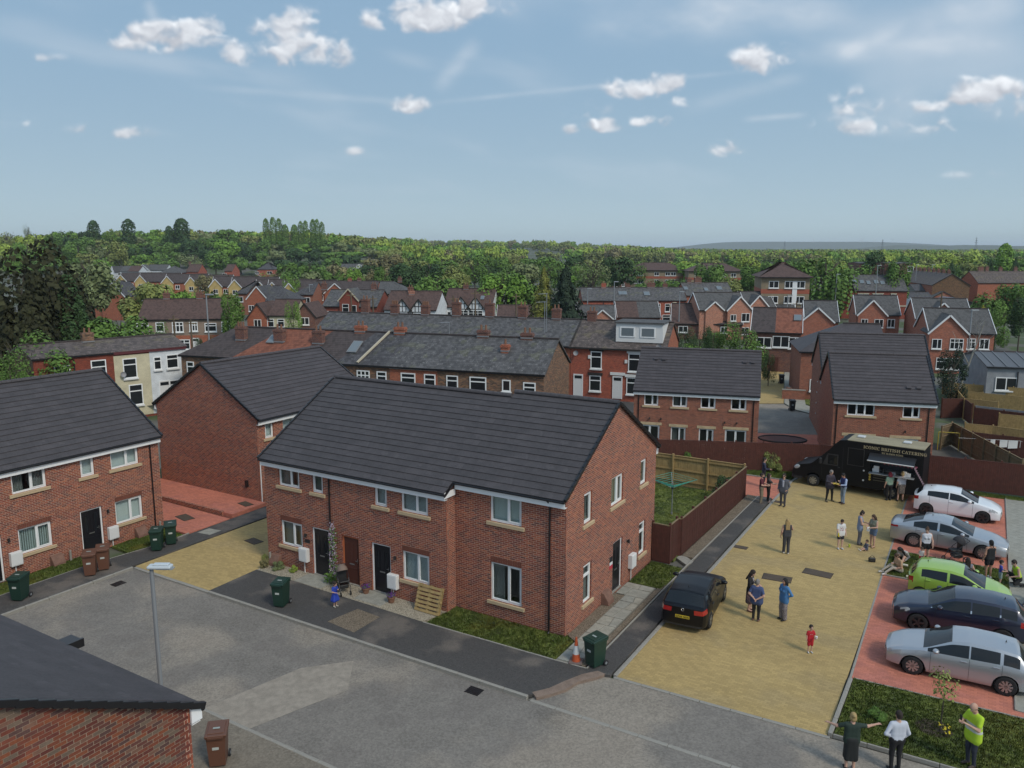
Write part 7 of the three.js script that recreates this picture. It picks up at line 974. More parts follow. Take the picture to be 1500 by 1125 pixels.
{ // navy crossover hatchback, front towards -x
  const L = 4.4, o = { L, W: 1.82, H: 1.53, name: 'parked_car', label: 'dark navy hatchback with chrome window line between two silver and lime cars', wheelR: .33, axles: [.88, 3.55], top: [[0, .66], [.06, .78], [.5, .96], [1.15, 1.06], [2.0, 1.47], [2.5, 1.53], [3.3, 1.51], [3.95, 1.43], [4.28, 1.08], [4.4, 1.0]], belt: [[0, .62], [.35, .8], [1.15, .98], [2.5, 1.02], [3.6, 1.08], [4.4, .98]], roofw: [[0, .7], [.8, .84], [1.15, .86], [1.95, .72], [2.5, .7], [3.9, .7], [4.3, .82], [4.4, .8]], ws: [1.17, 2.0], rg: [3.97, 4.28], sides: [[1.55, 2.5], [2.57, 3.4], [3.46, 3.85]], head: [.6, .7, .82], tail: [.32, .86, 1.0], seams: [1.42, 2.53, 3.46], handles: [2.4, 3.3], mirror: 1.55, roofEnd: 3.85, paint: paintM([.012, .016, .04], .3, .3), rim: MAT.alloyDark, spokes: 5, chrome: true, skirt: .3 };
  o.cls = carClass(o); o.cap = capClass({ g0: .48, g1: .7, gw: .6, lo0: .24, lo1: .38, h0: .62, h1: .74, t0: .82, t1: .98, b1: .38 }); const car = makeCar(o); place(car, -1.35 - .88 + L / 2, -32.2, .06, L);
}
{ // lime hatchback, front towards +x
  const L = 3.6, o = { L, W: 1.66, H: 1.49, name: 'parked_car', label: 'lime green small hatchback parked beside the grass island', wheelR: .29, axles: [.72, 3.1], top: [[0, .66], [.05, .76], [.45, .92], [.9, 1.02], [1.65, 1.42], [2.1, 1.49], [2.9, 1.46], [3.3, 1.4], [3.5, 1.05], [3.6, .95]], belt: [[0, .6], [.3, .78], [.9, .95], [2.1, 1.0], [3.0, 1.06], [3.6, .95]], roofw: [[0, .7], [.7, .84], [.95, .85], [1.6, .74], [2.1, .73], [3.2, .73], [3.5, .82], [3.6, .8]], ws: [.92, 1.65], rg: [3.32, 3.5], sides: [[1.25, 2.1], [2.22, 3.0]], head: [.45, .66, .82], tail: [.2, .8, 1.1], seams: [1.15, 2.16, 2.95], handles: [2.0, 2.85], mirror: 1.25, roofEnd: 3.2, paint: paintM([.32, .5, .07], .1, .3), spokes: 6, skirt: 0 };
  o.cls = carClass(o); o.cap = capClass({ g0: .5, g1: .6, gw: .6, lo0: .26, lo1: .4, h0: .52, h1: .64, t0: .8, t1: 1.0, b1: .32 }); const car = makeCar(o); place(car, -.12, -34.85, Math.PI - .02, L);
}
{ // silver saloon with sloping back, front towards +x
  const L = 4.88, o = { L, W: 1.86, H: 1.455, name: 'parked_car', label: 'silver fastback saloon parked beyond the grass island', wheelR: .335, axles: [.95, 3.78], top: [[0, .6], [.06, .68], [.6, .86], [1.35, .98], [2.3, 1.38], [2.8, 1.455], [3.4, 1.42], [4.0, 1.24], [4.45, 1.06], [4.8, 1.03], [4.88, .92]], belt: [[0, .56], [.4, .74], [1.35, .92], [2.8, .97], [3.9, 1.0], [4.88, .9]], roofw: [[0, .7], [1, .86], [1.35, .88], [2.25, .72], [2.8, .69], [3.4, .69], [4.4, .78], [4.88, .8]], ws: [1.38, 2.3], rg: [3.5, 4.35], sides: [[1.78, 2.75], [2.84, 3.72]], head: [.6, .6, .73], tail: [.35, .82, .97], seams: [1.6, 2.8, 3.72], handles: [2.65, 3.6], mirror: 1.8, roofEnd: 3.4, paint: paintM([.40, .415, .44], .55, .32), spokes: 10, skirt: 0, chrome: true };
  o.cls = carClass(o); o.cap = capClass({ g0: .42, g1: .58, gw: .6, lo0: .24, lo1: .36, h0: .5, h1: .6, t0: .8, t1: .95, b1: .36 }); const car = makeCar(o); place(car, -2.12 + 3.78 - L / 2 - (3.78 - (L - 3.78)) + 1.1, -41.2, Math.PI - .05, L); car.position.set(-2.12 + 3.78, .03, -41.25);
}
{ // white hatchback, front towards +x
  const L = 4.08, o = { L, W: 1.75, H: 1.45, name: 'parked_car', label: 'white hatchback parked nearest the catering van', wheelR: .315, axles: [.82, 3.42], top: [[0, .62], [.05, .72], [.5, .9], [1.05, 1.0], [1.9, 1.4], [2.3, 1.45], [3.1, 1.42], [3.65, 1.34], [3.95, 1.05], [4.08, .95]], belt: [[0, .58], [.35, .78], [1.05, .95], [2.3, 1.0], [3.4, 1.06], [4.08, .95]], roofw: [[0, .7], [.8, .84], [1.05, .86], [1.85, .72], [2.3, .7], [3.6, .68], [3.95, .8], [4.08, .8]], ws: [1.07, 1.9], rg: [3.67, 3.95], sides: [[1.45, 2.38], [2.44, 3.3]], head: [.6, .62, .76], tail: [.24, .76, .95], seams: [1.3, 2.41, 3.3], handles: [2.28], mirror: 1.45, roofEnd: 3.55, paint: paintM([.72, .74, .76], 0, .3), rim: MAT.alloyDark, spokes: 5, skirt: 0 };
  o.cls = carClass(o); o.cap = capClass({ g0: .46, g1: .6, gw: .6, lo0: .24, lo1: .38, h0: .5, h1: .62, t0: .74, t1: .92, b1: .34 }); const car = makeCar(o); place(car, 0, 0, Math.PI - .02, L); car.position.set(-1.99 + 3.42, .03, -46.85);
}
{ // black hatchback on the yellow paving, tail towards the camera
  const L = 4.26, o = { L, W: 1.8, H: 1.46, name: 'parked_car', label: 'black hatchback with yellow rear plate half on the tarmac path', wheelR: .315, axles: [.86, 3.49], top: [[0, .62], [.06, .7], [.5, .88], [1.1, .99], [1.95, 1.4], [2.4, 1.465], [3.2, 1.45], [3.72, 1.38], [4.06, 1.02], [4.26, .94]], belt: [[0, .58], [.35, .74], [1.1, .92], [2.4, .96], [3.5, 1.0], [4.26, .9]], roofw: [[0, .7], [.8, .84], [1.1, .86], [1.9, .72], [2.4, .7], [3.7, .7], [4.1, .82], [4.26, .8]], ws: [1.12, 1.95], rg: [3.74, 4.08], sides: [[1.5, 2.42], [2.5, 3.3], [3.36, 3.66]], head: [.55, .6, .74], tail: [.3, .76, .92], seams: [1.36, 2.46, 3.36], handles: [2.3, 3.2], mirror: 1.5, roofEnd: 3.65, paint: M([.003, .003, .005], .3, { specularIntensity: .7 }), spokes: 5, plate: 'GF64 HSN', plateR: .55, badge: true, handleMat: MAT.trim, skirt: 0, chrome: true };
  o.cls = carClass(o); o.cap = capClass({ g0: .5, g1: .6, gw: .72, lo0: .24, lo1: .38, h0: .48, h1: .62, t0: .74, t1: .9, b1: .3 }); const car = makeCar(o); place(car, 0, 0, -Math.PI / 2 + .09, L); // front towards -z
  const c = V3(-8.9, .035, -28.75); const v = V3(L / 2, 0, 0).applyAxisAngle(V3(0, 1, 0), -Math.PI / 2 + .09); car.position.set(c.x - v.x, .05, c.z - v.z);
}
{ // two cars far off by the brick terrace
  const L = 4.1, mk = (label, c, px, py) => { const o = { L, W: 1.78, H: 1.48, label, name: 'parked_car', wheelR: .31, axles: [.82, 3.4], top: [[0, .64], [.5, .9], [1.05, 1.0], [1.9, 1.4], [2.3, 1.48], [3.6, 1.38], [3.95, 1.05], [4.1, .95]], belt: [[0, .58], [1.05, .95], [3.4, 1.04], [4.1, .95]], roofw: [[0, .7], [1.05, .86], [1.85, .72], [3.6, .7], [4.1, .8]], ws: [1.07, 1.9], rg: [3.62, 3.95], sides: [[1.45, 2.38], [2.44, 3.3]], head: [.5, .62, .76], tail: [.24, .76, .95], seams: [1.3, 2.41], handles: [2.28], mirror: 1.45, roofEnd: 3.5, paint: paintM(c, .1, .3), skirt: 0 }; o.cls = carClass(o); o.cap = capClass({ g0: .46, g1: .6, gw: .6, lo0: .24, lo1: .38, h0: .5, h1: .62, t0: .74, t1: .92, b1: .3 }); const car = makeCar(o), p = G(px, py, GL); car.position.set(p.x, GL, p.z); car.rotation.y = -.3; };
  mk('black car parked by the far brick terrace porch', [.01, .01, .012], 962, 471); mk('red car parked by the far brick terrace porch', [.35, .015, .02], 981, 471);
}
{ // black catering van, front towards -x
  const van = thing('catering_van', 'black high-roofed catering van with serving hatch open', 'van', [-9.28, .03, -49.55], -.09), bp = M([.005, .005, .006], .5, { specularIntensity: .5 }), L = 7.0, hw = 1.02;
  // side profile from nose to tail
  const prof = [[.02, .5], [0, .75], [.06, 1.0], [.3, 1.18], [1.0, 1.35], [1.16, 1.45], [2.05, 2.35], [2.35, 2.75], [2.6, 2.98], [3.0, 3.05], [L - .05, 3.05], [L, 2.98], [L, .45]];
  const arch = (cx, r) => { const a = []; for (let i = 0; i <= 12; i++) { const t = Math.PI * i / 12; a.push([cx + r * Math.cos(t), .42 + r * Math.sin(t) * .98]); } return a; };
  const outline = [...prof, ...arch(5.45, .43), ...arch(1.2, .43)];
  const HX0 = 4.3, HX1 = 6.6, HY0 = 1.42, HY1 = 2.18; // the hatch
  const sidePlate = (holes) => plate(outline, holes, .06);
  const near = mesh('body_side', sidePlate([[HX0, HY0, HX1, HY1], [1.75, 1.5, 2.5, 2.08]]), bp, van); near.position.set(0, 0, hw); const farS = mesh('body_side', sidePlate([]), bp, van); farS.position.set(0, 0, -hw + .06);
  // skin over nose, windscreen, roof and tail
  const skin = (a, b, m, n, inset = 0) => { const [x0, y0] = a, [x1, y1] = b, g = rodBox(V3(x0, y0, 0), V3(x1, y1, 0), 2 * hw - .02 - inset, .05); return mesh(n, g, m, van); };
  for (let i = 0; i < 5; i++) skin(prof[i], prof[i + 1], bp, 'nose_panel'); skin(prof[5], prof[6], MAT.carGlass, 'windscreen', .1); skin(prof[6], prof[7], bp, 'roof_cowl'); skin(prof[7], prof[8], bp, 'roof_cowl'); skin(prof[8], prof[9], bp, 'roof_cowl');
  mesh('roof', rbox(L - 2.95, .06, 2 * hw - .06, .02, (L + 2.95) / 2, 3.03, 0), MT(T_noise, .003, .8, [.36, .31, .2]), van); mesh('rear_panel', bx(.05, 2.5, 2 * hw - .04, L - .02, .47, 0), bp, van); mesh('floor', bx(L - .4, .1, 2 * hw - .14, L / 2, .5, 0), MAT.trim, van); mesh('bulkhead', bx(.05, 2.3, 2 * hw - .14, 2.95, .6, 0), MAT.trim, van);
  for (const x of [3.5, 5.95]) mesh('roof_vent', [rbox(.42, .1, .42, .04, x, 3.09, -.1)], M([.55, .56, .56], .5), van);
  mesh('bumper', [rbox(.2, .34, 2 * hw - .1, .06, .02, .34, 0), rbox(.5, .18, .14, .05, .3, .34, hw - .06)], MAT.trim, van); mesh('grille', bx(.04, .22, 1.1, -.0, .82, 0), MAT.trim, van);
  for (const s of [1, -1]) { const h = mesh('headlight', new THREE.SphereGeometry(.5, 16, 12).scale(.42, .24, .12).rotateZ(.5).translate(.24, 1.06, s * (hw - .03)), MAT.lampClear, van); const m = mesh('wing_mirror', rbox(.14, .34, .2, .04, 1.6, 1.5, s * (hw + .16)), MAT.trim, van); mesh('stalk', rod(V3(1.65, 1.55, s * (hw - .02)), V3(1.62, 1.6, s * (hw + .1)), .025), MAT.trim, m); for (const x of [1.2, 5.45]) { const w = addWheel(van, x, s * (hw - .01), .36, M([.4, .38, .33], .4, { metalness: .6 }), 8); w.position.y = .36; } }
  mesh('cab_window', bx(.74, .57, .02, 2.125, 1.505, hw - .05), MAT.carGlass, van); mesh('window_surround', plate([[1.7, 1.45], [2.55, 1.45], [2.55, 2.13], [1.95, 2.13]], [[1.98, 1.5, 2.5, 2.06]], .012).translate(0, 0, hw + .012), M([.03, .03, .032], .4), van);
  mesh('side_panel_trim', [plate([[3.05, 1.62], [3.95, 1.62], [3.95, 2.65], [3.05, 2.65]], [[3.09, 1.66, 3.91, 2.61]], .012).translate(0, 0, hw + .012)], M([.03, .03, .03], .35), van);
  // hatch: lifted flap, counter, interior
  const flap = mesh('hatch_flap', rbox(HX1 - HX0 + .1, .05, .72, .015, (HX0 + HX1) / 2, 0, .36), M([.02, .02, .022], .3), van); flap.position.set(0, 2.5, hw + .01); flap.rotation.x = .42; mesh('flap_edge', rbox(HX1 - HX0 + .1, .06, .04, .012, (HX0 + HX1) / 2, -.01, .73), MAT.white, flap);
  mesh('counter', rbox(HX1 - HX0 + .05, .05, .5, .015, (HX0 + HX1) / 2, HY0 - .05, hw + .05), MAT.steel, van); mesh('back_wall', bx(HX1 - HX0 + .6, 1.9, .03, (HX0 + HX1) / 2, .9, -.55), M([.12, .12, .13], .4), van); mesh('worktop', bx(HX1 - HX0 + .2, .06, .5, (HX0 + HX1) / 2, 1.25, -.28), MAT.steel, van); mesh('hood', bx(1.6, .3, .5, 5.6, 1.95, -.3), MAT.steel, van);
  for (const [x, w, h, d, m, n] of [[4.62, .3, .36, .04, MAT.white, 'menu_card'], [4.45, .07, .2, .07, MAT.white, 'bottle'], [5.5, .26, .16, .2, MAT.steel, 'tray'], [6.1, .2, .26, .2, MAT.plateW, 'cup_stack'], [6.3, .2, .2, .2, MAT.plateW, 'cup_stack'], [5.0, .1, .25, .1, MAT.trim, 'bottle']]) mesh(n, rbox(w, h, d, .015, x, HY0 + .002, hw - .08), m, van);
  { const fl = []; for (let i = 0; i < 9; i++) { const x = 5.0 + i * .2; fl.push(plate([[x, 2.12], [x + .16, 2.12], [x + .08, 1.96]], [], .006).translate(0, 0, hw + .18 + .0 * i)); } mesh('bunting', fl, M([.4, .12, .18], .7), van); const f2 = []; for (let i = 0; i < 8; i++) { const t = i / 7, x = lerp(6.6, 7.02, t), y = lerp(2.1, 1.3, t); f2.push(plate([[x, y], [x + .12, y - .04], [x + .05, y - .16]], [], .006).translate(0, 0, hw + .35 - t * .2)); } mesh('bunting', f2, M([.45, .3, .34], .7), van); }
  const gold = M([.42, .34, .2], .5); mesh('lettering', text('ICONIC BRITISH CATERING', .17, SERIF, .006).translate(5.5, 2.72, hw + .002), gold, van); mesh('lettering', text('BY HAMILTONS', .1, SERIF, .006).translate(5.4, 2.53, hw + .002), gold, van);
  for (let i = 0; i < 3; i++) { mesh('emblem', new THREE.CylinderGeometry(.06, .06, .01, 16).rotateX(Math.PI / 2).translate(4.32, 1.24 - i * .14, hw + .005), M([.5, .36, .06], .5), van); mesh('menu_line', bx(.7, .03, .006, 4.85, 1.22 - i * .14, hw + .003), M([.12, .11, .08], .6), van); } for (const y of [1.42, .85]) mesh('lock', new THREE.CylinderGeometry(.05, .05, .02, 12).rotateX(Math.PI / 2).translate(3.98, y, hw + .01), MAT.white, van); mesh('door_handle', rbox(.14, .06, .03, .01, 2.62, 1.35, hw + .012), MAT.trim, van); mesh('door_seam', [bx(.012, 1.5, .004, 1.66, .75, hw + .001), bx(.012, 1.9, .004, 2.8, .7, hw + .001)], M([.03, .03, .03], .6), van);
}
{ // menu board
  const t = thing('menu_board', 'framed menu board standing by the van rear', 'sign', [-3.35, .03, -49.0 + .15], -.12), c = document.createElement('canvas'); c.width = 128; c.height = 192; const x = c.getContext('2d'); x.fillStyle = '#8f9a86'; x.fillRect(0, 0, 128, 192); x.fillStyle = '#b9a070'; x.font = 'bold 22px serif'; x.fillText('MENU', 30, 34); x.fillStyle = '#3f4a44'; for (let i = 0; i < 8; i++) x.fillRect(18, 54 + i * 15, 70 + (i * 37 % 26), 5); x.fillStyle = '#c8b464'; x.fillRect(78, 96, 30, 40); const tx = new THREE.CanvasTexture(c); tx.colorSpace = THREE.SRGBColorSpace; const b = mesh('board', new THREE.BoxGeometry(.62, .95, .02).translate(0, .62, 0), M([1, 1, 1], .7, { map: tx }), t); b.rotation.x = -.14; const f = mesh('frame', plate([[-.36, .1], [.36, .1], [.36, 1.16], [-.36, 1.16]], [[-.3, .15, .3, 1.1]], .035).translate(0, 0, .022), MAT.fenceLight, t); f.rotation.x = -.14; for (const s of [-1, 1]) mesh('leg', rod(V3(s * .3, 1.1, -.15), V3(s * .3, 0, -.5), .02), MAT.fenceLight, t); }
// ================================================================= PEOPLE
// bodies: tapered capsules and ellipsoids joined with a smooth minimum, meshed by surface nets into one continuous skin
function nets(prims, cell, k, colorOf) {
  let lo = V3(9, 9, 9), hi = V3(-9, -9, -9); for (const p of prims) { const r = Math.max(p.ra, p.rb ?? p.ra) * (p.e ? 1.3 : 1) + cell * 2 + k; for (const q of [p.a, p.b ?? p.a]) { lo.min(V3(q.x - r, q.y - r, q.z - r)); hi.max(V3(q.x + r, q.y + r, q.z + r)); } }
  const nx = Math.ceil((hi.x - lo.x) / cell) + 1, ny = Math.ceil((hi.y - lo.y) / cell) + 1, nz = Math.ceil((hi.z - lo.z) / cell) + 1, F = new Float32Array(nx * ny * nz).fill(9), ID = new Uint8Array(nx * ny * nz), best = new Float32Array(nx * ny * nz).fill(9);
  const ik = 1 / k;
  prims.forEach((p, n) => {
    const r = Math.max(p.ra, p.rb ?? p.ra) * (p.e ? 1.3 : 1) + .05, b = p.b ?? p.a, bl = [Math.min(p.a.x, b.x) - r, Math.min(p.a.y, b.y) - r, Math.min(p.a.z, b.z) - r], bh = [Math.max(p.a.x, b.x) + r, Math.max(p.a.y, b.y) + r, Math.max(p.a.z, b.z) + r], L = [lo.x, lo.y, lo.z], N = [nx, ny, nz], i0 = bl.map((v, q) => Math.max(0, Math.floor((v - L[q]) / cell))), i1 = bh.map((v, q) => Math.min(N[q] - 1, Math.ceil((v - L[q]) / cell)));
    const dx = b.x - p.a.x, dy = b.y - p.a.y, dz = b.z - p.a.z, dd = dx * dx + dy * dy + dz * dz || 1, ra = p.ra, rb = p.rb ?? p.ra, fz = p.fz ?? 1, e = p.e, iq = p.q?.clone().invert(), t3 = V3();
    for (let kk = i0[2]; kk <= i1[2]; kk++) for (let j = i0[1]; j <= i1[1]; j++) for (let i = i0[0]; i <= i1[0]; i++) {
      const X = lo.x + i * cell - p.a.x, Y = lo.y + j * cell - p.a.y, Z = lo.z + kk * cell - p.a.z; let d;
      if (e) { t3.set(X, Y, Z); if (iq) t3.applyQuaternion(iq); const u = t3.x / e[0], v = t3.y / e[1], w = t3.z / e[2], l = Math.sqrt(u * u + v * v + w * w); d = (l - 1) * Math.min(e[0], e[1], e[2]); }
      else { const t = clamp((X * dx + Y * dy + Z * dz) / dd, 0, 1), a = X - dx * t, c = Y - dy * t, f = (Z - dz * t) * fz; d = Math.sqrt(a * a + c * c + f * f) - (ra + (rb - ra) * t); }
      const o = (kk * ny + j) * nx + i; if (p.cut) { F[o] = Math.max(F[o], -d); continue; } if (d < best[o]) { best[o] = d; ID[o] = n; } const h = Math.max(0, 1 - Math.abs(F[o] - d) * ik); F[o] = Math.min(F[o], d) - h * h * k * .25;
    }
  });
  const pos = [], col = [], idx = [], vid = new Int32Array(nx * ny * nz).fill(-1), id = (i, j, q) => (q * ny + j) * nx + i;
  for (let q = 0; q < nz - 1; q++) for (let j = 0; j < ny - 1; j++) for (let i = 0; i < nx - 1; i++) {
    let m = 0, sx = 0, sy = 0, sz = 0, c = 0; const v = [F[id(i, j, q)], F[id(i + 1, j, q)], F[id(i, j + 1, q)], F[id(i + 1, j + 1, q)], F[id(i, j, q + 1)], F[id(i + 1, j, q + 1)], F[id(i, j + 1, q + 1)], F[id(i + 1, j + 1, q + 1)]]; for (let t = 0; t < 8; t++) if (v[t] < 0) m |= 1 << t; if (m === 0 || m === 255) continue;
    for (let a = 0; a < 8; a++) for (const bit of [1, 2, 4]) { const b = a | bit; if (b === a || (v[a] < 0) === (v[b] < 0)) continue; const t = v[a] / (v[a] - v[b]); sx += (a & 1) + (bit === 1 ? t : 0); sy += ((a >> 1) & 1) + (bit === 2 ? t : 0); sz += ((a >> 2) & 1) + (bit === 4 ? t : 0); c++; }
    const x = lo.x + (i + sx / c) * cell, y = lo.y + (j + sy / c) * cell, z = lo.z + (q + sz / c) * cell; vid[id(i, j, q)] = pos.length / 3; pos.push(x, y, z); let bo = id(i, j, q), bb = 9; for (let t = 0; t < 8; t++) { const o = id(i + (t & 1), j + ((t >> 1) & 1), q + ((t >> 2) & 1)); if (best[o] < bb) { bb = best[o]; bo = o; } } const cc = colorOf(prims[ID[bo]], x, y, z); col.push(cc[0], cc[1], cc[2]);
  }
  const quad = (a, b, c, d, flip) => { if (a < 0 || b < 0 || c < 0 || d < 0) return; if (flip) idx.push(a, c, b, a, d, c); else idx.push(a, b, c, a, c, d); };
  for (let q = 1; q < nz - 1; q++) for (let j = 1; j < ny - 1; j++) for (let i = 1; i < nx - 1; i++) { const s = F[id(i, j, q)] < 0; if (s !== F[id(i + 1, j, q)] < 0) quad(vid[id(i, j - 1, q - 1)], vid[id(i, j, q - 1)], vid[id(i, j, q)], vid[id(i, j - 1, q)], !s); if (s !== F[id(i, j + 1, q)] < 0) quad(vid[id(i - 1, j, q - 1)], vid[id(i - 1, j, q)], vid[id(i, j, q)], vid[id(i, j, q - 1)], !s); if (s !== F[id(i, j, q + 1)] < 0) quad(vid[id(i - 1, j - 1, q)], vid[id(i, j - 1, q)], vid[id(i, j, q)], vid[id(i - 1, j, q)], !s); }
  const g = new THREE.BufferGeometry(); g.setAttribute('position', new THREE.Float32BufferAttribute(pos, 3)); g.setAttribute('color', new THREE.Float32BufferAttribute(col, 3)); g.setIndex(idx); g.computeVertexNormals(); return g;
}
MAT.figure = M([1, 1, 1], .8, { vertexColors: true });
const SK = { fair: [.5, .3, .22], tan: [.4, .22, .15], pale: [.56, .36, .28] }, HR = { blonde: [.36, .25, .11], brown: [.06, .034, .02], black: [.012, .01, .01], grey: [.22, .2, .18], red: [.22, .02, .03], dark: [.025, .017, .013] };
const ARM = { down: [[.25, 1.13, -.02], [.27, .88, .05]], front: [[.26, 1.14, .06], [.14, 1.12, .3]], eat: [[.25, 1.14, .08], [.07, 1.3, .26]], back: [[.29, 1.14, -.1], [.06, 1.0, -.19]], hip: [[.36, 1.16, -.08], [.18, 1.03, .02]], out: [[.45, 1.36, .0], [.68, 1.38, .06]], point: [[.28, 1.2, .2], [.2, 1.2, .46]], hang: [[.24, 1.12, .1], [.22, .9, .22]], pocket: [[.29, 1.12, -.03], [.2, .92, .06]], phone: [[.25, 1.14, .12], [.1, 1.26, .32]], floor: [[.3, 1.12, -.12], [.3, .92, .1]], up: [[.28, 1.2, .1], [.12, 1.48, .16]] };
function person(o) {
  const s = o.h / 1.75, kid = o.h < 1.3, root = thing('person', o.label, 'person', [o.x, o.y ?? .03, o.z], o.yaw, o.g), skin = SK[o.skin ?? 'fair'], T = o.top, B = o.bottom, fat = o.fat ?? 1, lean = o.lean ?? 0, hipY = o.hipY ?? .93, P = [], hr = o.hair;
  const up = (p) => { const v = V3(p[0], p[1] - .93, p[2]); v.applyAxisAngle(V3(1, 0, 0), lean); v.y += hipY; return v; }, raw = (p) => V3(p[0], p[1], p[2]);
  const add = (a, b, ra, rb, c, x = {}) => P.push({ a, b, ra, rb, c, ...x });
  const tc = T.c, bc = B.c, hemTop = T.hem ?? .93, dress = B.type === 'dress';
  // trunk
  const tw = .085 * fat, torso = (y0, y1, r0, r1, c) => { for (const q of [-1, 0, 1]) add(up([q * tw, y0, 0]), up([q * (tw + .01), y1, 0]), r0 * fat, r1 * fat, c, { fz: 1.18 }); };
  torso(.97, 1.12, .118, .108, tc); torso(1.12, 1.34, .108, .112, tc); add(up([-.15, 1.4, -.01]), up([.15, 1.4, -.01]), .068, .068, T.strap ? skin : tc); torso(.93, .99, .122 * (o.female ? 1.06 : 1), .115, dress ? tc : bc); if (T.vest) torso(1.0, 1.36, .122, .124, T.vest);
  if (T.hem && T.hem < .9) torso(T.hem, 1.0, .14, .125, tc); if (o.female && !kid) for (const q of [-1, 1]) add(up([q * .075, 1.26, .085]), up([q * .07, 1.24, .09]), .062, .06, tc);
  if (T.open) add(up([0, 1.1, .1]), up([0, 1.36, .09]), .04, .05, T.open); add(up([0, 1.42, -.01]), up([0, 1.53, .015]), .056, .05, skin);
  // legs
  const legs = o.legs ?? [[[.1, .5, .02], [.1, .085, -.01]], [[.1, .5, .03], [.1, .085, 0]]];
  legs.forEach(([k0, a0], n) => { const sg = n ? 1 : -1, hp = V3(sg * .092, hipY - .02, 0), kn = V3(sg * k0[0], k0[1], k0[2]), an = V3(sg * a0[0], a0[1], a0[2]), sk = B.type === 'trousers', wide = B.wide ?? 1, lenK = B.len ?? .5, mid = hp.clone().lerp(kn, lenK);
    if (sk) { add(hp, kn, .098 * fat, .066 * wide, bc); add(kn, an.clone().add(V3(0, .02, 0)), .064 * wide, .048 * wide * (wide > 1.1 ? 1.25 : 1), bc); if (B.cuff) add(kn.clone().lerp(an, .75), an, .044, .036, skin); }
    else if (B.type === 'shorts') { add(hp, mid, .106 * fat, .096 * fat, bc); add(mid, kn, .078 * fat, .056, skin); add(kn, an, .058, .038, skin); }
    else { add(hp, kn, .09 * fat, .056, skin); add(kn, an, .058, .038, skin); }
    const ft = o.toes ? V3(sg * o.toes[0], o.toes[1], o.toes[2]).add(an) : an.clone().add(V3(sg * .02, -.045, .15)); add(an.clone().add(V3(0, -.04, -.03)), ft, .045, .036, o.shoes ?? [.03, .03, .03]); if (o.sandal) add(an.clone().add(V3(0, -.02, 0)), ft.clone().add(V3(0, .012, 0)), .036, .03, skin); });
  if (B.type === 'skirt' || dress) { const y1 = B.hem ?? .5; for (const q of [-1, 0, 1]) for (const f of [-1, 1]) add(V3(q * .06, hipY + .02, f * .02), V3(q * .11 * (B.flare ?? 1), y1 + (hipY - .93), f * .06 * (B.flare ?? 1)), .115 * fat, .085 * (B.flare ?? 1), bc); }
  // arms and hands
  const hands = []; (o.arms ?? ['down', 'down']).forEach((kd, n) => { const sg = n ? 1 : -1, [e0, w0] = Array.isArray(kd) ? kd : ARM[kd], m = (p) => up([sg * p[0], p[1], p[2]]), sh = up([sg * .185, 1.4, -.01]), el = m(e0), wr = m(w0), sl = T.sleeve ?? 'short', ce = sh.clone().lerp(el, .62);
    if (sl === 'none') add(sh, el, .05, .042, skin); else { add(sh, sl === 'long' ? el : ce, .062, sl === 'long' ? .05 : .062, tc); if (sl !== 'long') add(ce, el, .046, .04, skin); } if (sl === 'long') { const cuff = el.clone().lerp(wr, .86); add(el, cuff, .048, .038, tc); add(cuff, wr, .032, .028, skin); } else add(el, wr, .042, .028, skin);
    hands.push([wr, wr.clone().sub(el).normalize(), sg, o.curl ?? .6]); });
  const colorOf = (p, x, y, z) => typeof p.c === 'function' ? p.c(x, y, z) : p.c;
  const G1 = nets(P, kid ? .024 : .02, .03, colorOf), parts = [G1];
  for (const [w, d, sg, cu] of hands) { const n0 = Math.abs(d.y) > .8 ? V3(-sg, 0, 0) : V3(0, -1, 0), sd = V3().crossVectors(d, n0).normalize(), nn = V3().crossVectors(sd, d).normalize(), H = [], at = (a, b, c) => w.clone().addScaledVector(d, a).addScaledVector(sd, b).addScaledVector(nn, c); const th = Math.abs(d.y) > .8 ? Math.sign(sd.z) || 1 : -sg * Math.sign(sd.x || 1);
    for (const q of [-1.5, -.5, .5, 1.5]) { const len = [.058, .07, .074, .064][Math.round((q * -th) + 1.5)] ?? .066, bx0 = q * .019; H.push({ a: at(.0, q * .011, 0), b: at(.082, bx0, 0), ra: .016, rb: .0135, c: skin }); const k1 = at(.082 + len * .5 * Math.cos(cu), bx0, len * .5 * Math.sin(cu)), k2 = k1.clone().addScaledVector(d, len * .55 * Math.cos(cu * 2.2)).addScaledVector(nn, len * .55 * Math.sin(cu * 2.2)); H.push({ a: at(.08, bx0, 0), b: k1, ra: .0098, rb: .009, c: skin }, { a: k1, b: k2, ra: .009, rb: .0078, c: skin }); }
    const t1 = at(.055, th * .045, .018), t2 = at(.085, th * .052, .036); H.push({ a: at(.02, th * .02, .004), b: t1, ra: .014, rb: .011, c: skin }, { a: t1, b: t2, ra: .011, rb: .009, c: skin }, { a: at(-.03, 0, 0), b: at(.01, 0, 0), ra: .028, rb: .026, c: skin }); parts.push(nets(H, .0078, .006, colorOf)); }
  // head
  const hs = kid ? 1.26 + .45 * (1.3 - o.h) : 1.03, hy = o.headYaw ?? 0, hp = o.headPitch ?? 0, nk = up([0, 1.5, .01]), q = new THREE.Quaternion().setFromEuler(new THREE.Euler(hp + lean * .4, hy, 0, 'YXZ')), hd = (x, y, z) => V3(x * hs, y * hs, z * hs).applyQuaternion(q).add(nk), E = [], el = (x, y, z, e, c) => E.push({ a: hd(x, y, z), ra: Math.max(...e) * hs, e: e.map((v) => v * hs), q, c });
  const lip = [skin[0] * .8, skin[1] * .55, skin[2] * .55], sh2 = skin.map((v) => v * .92);
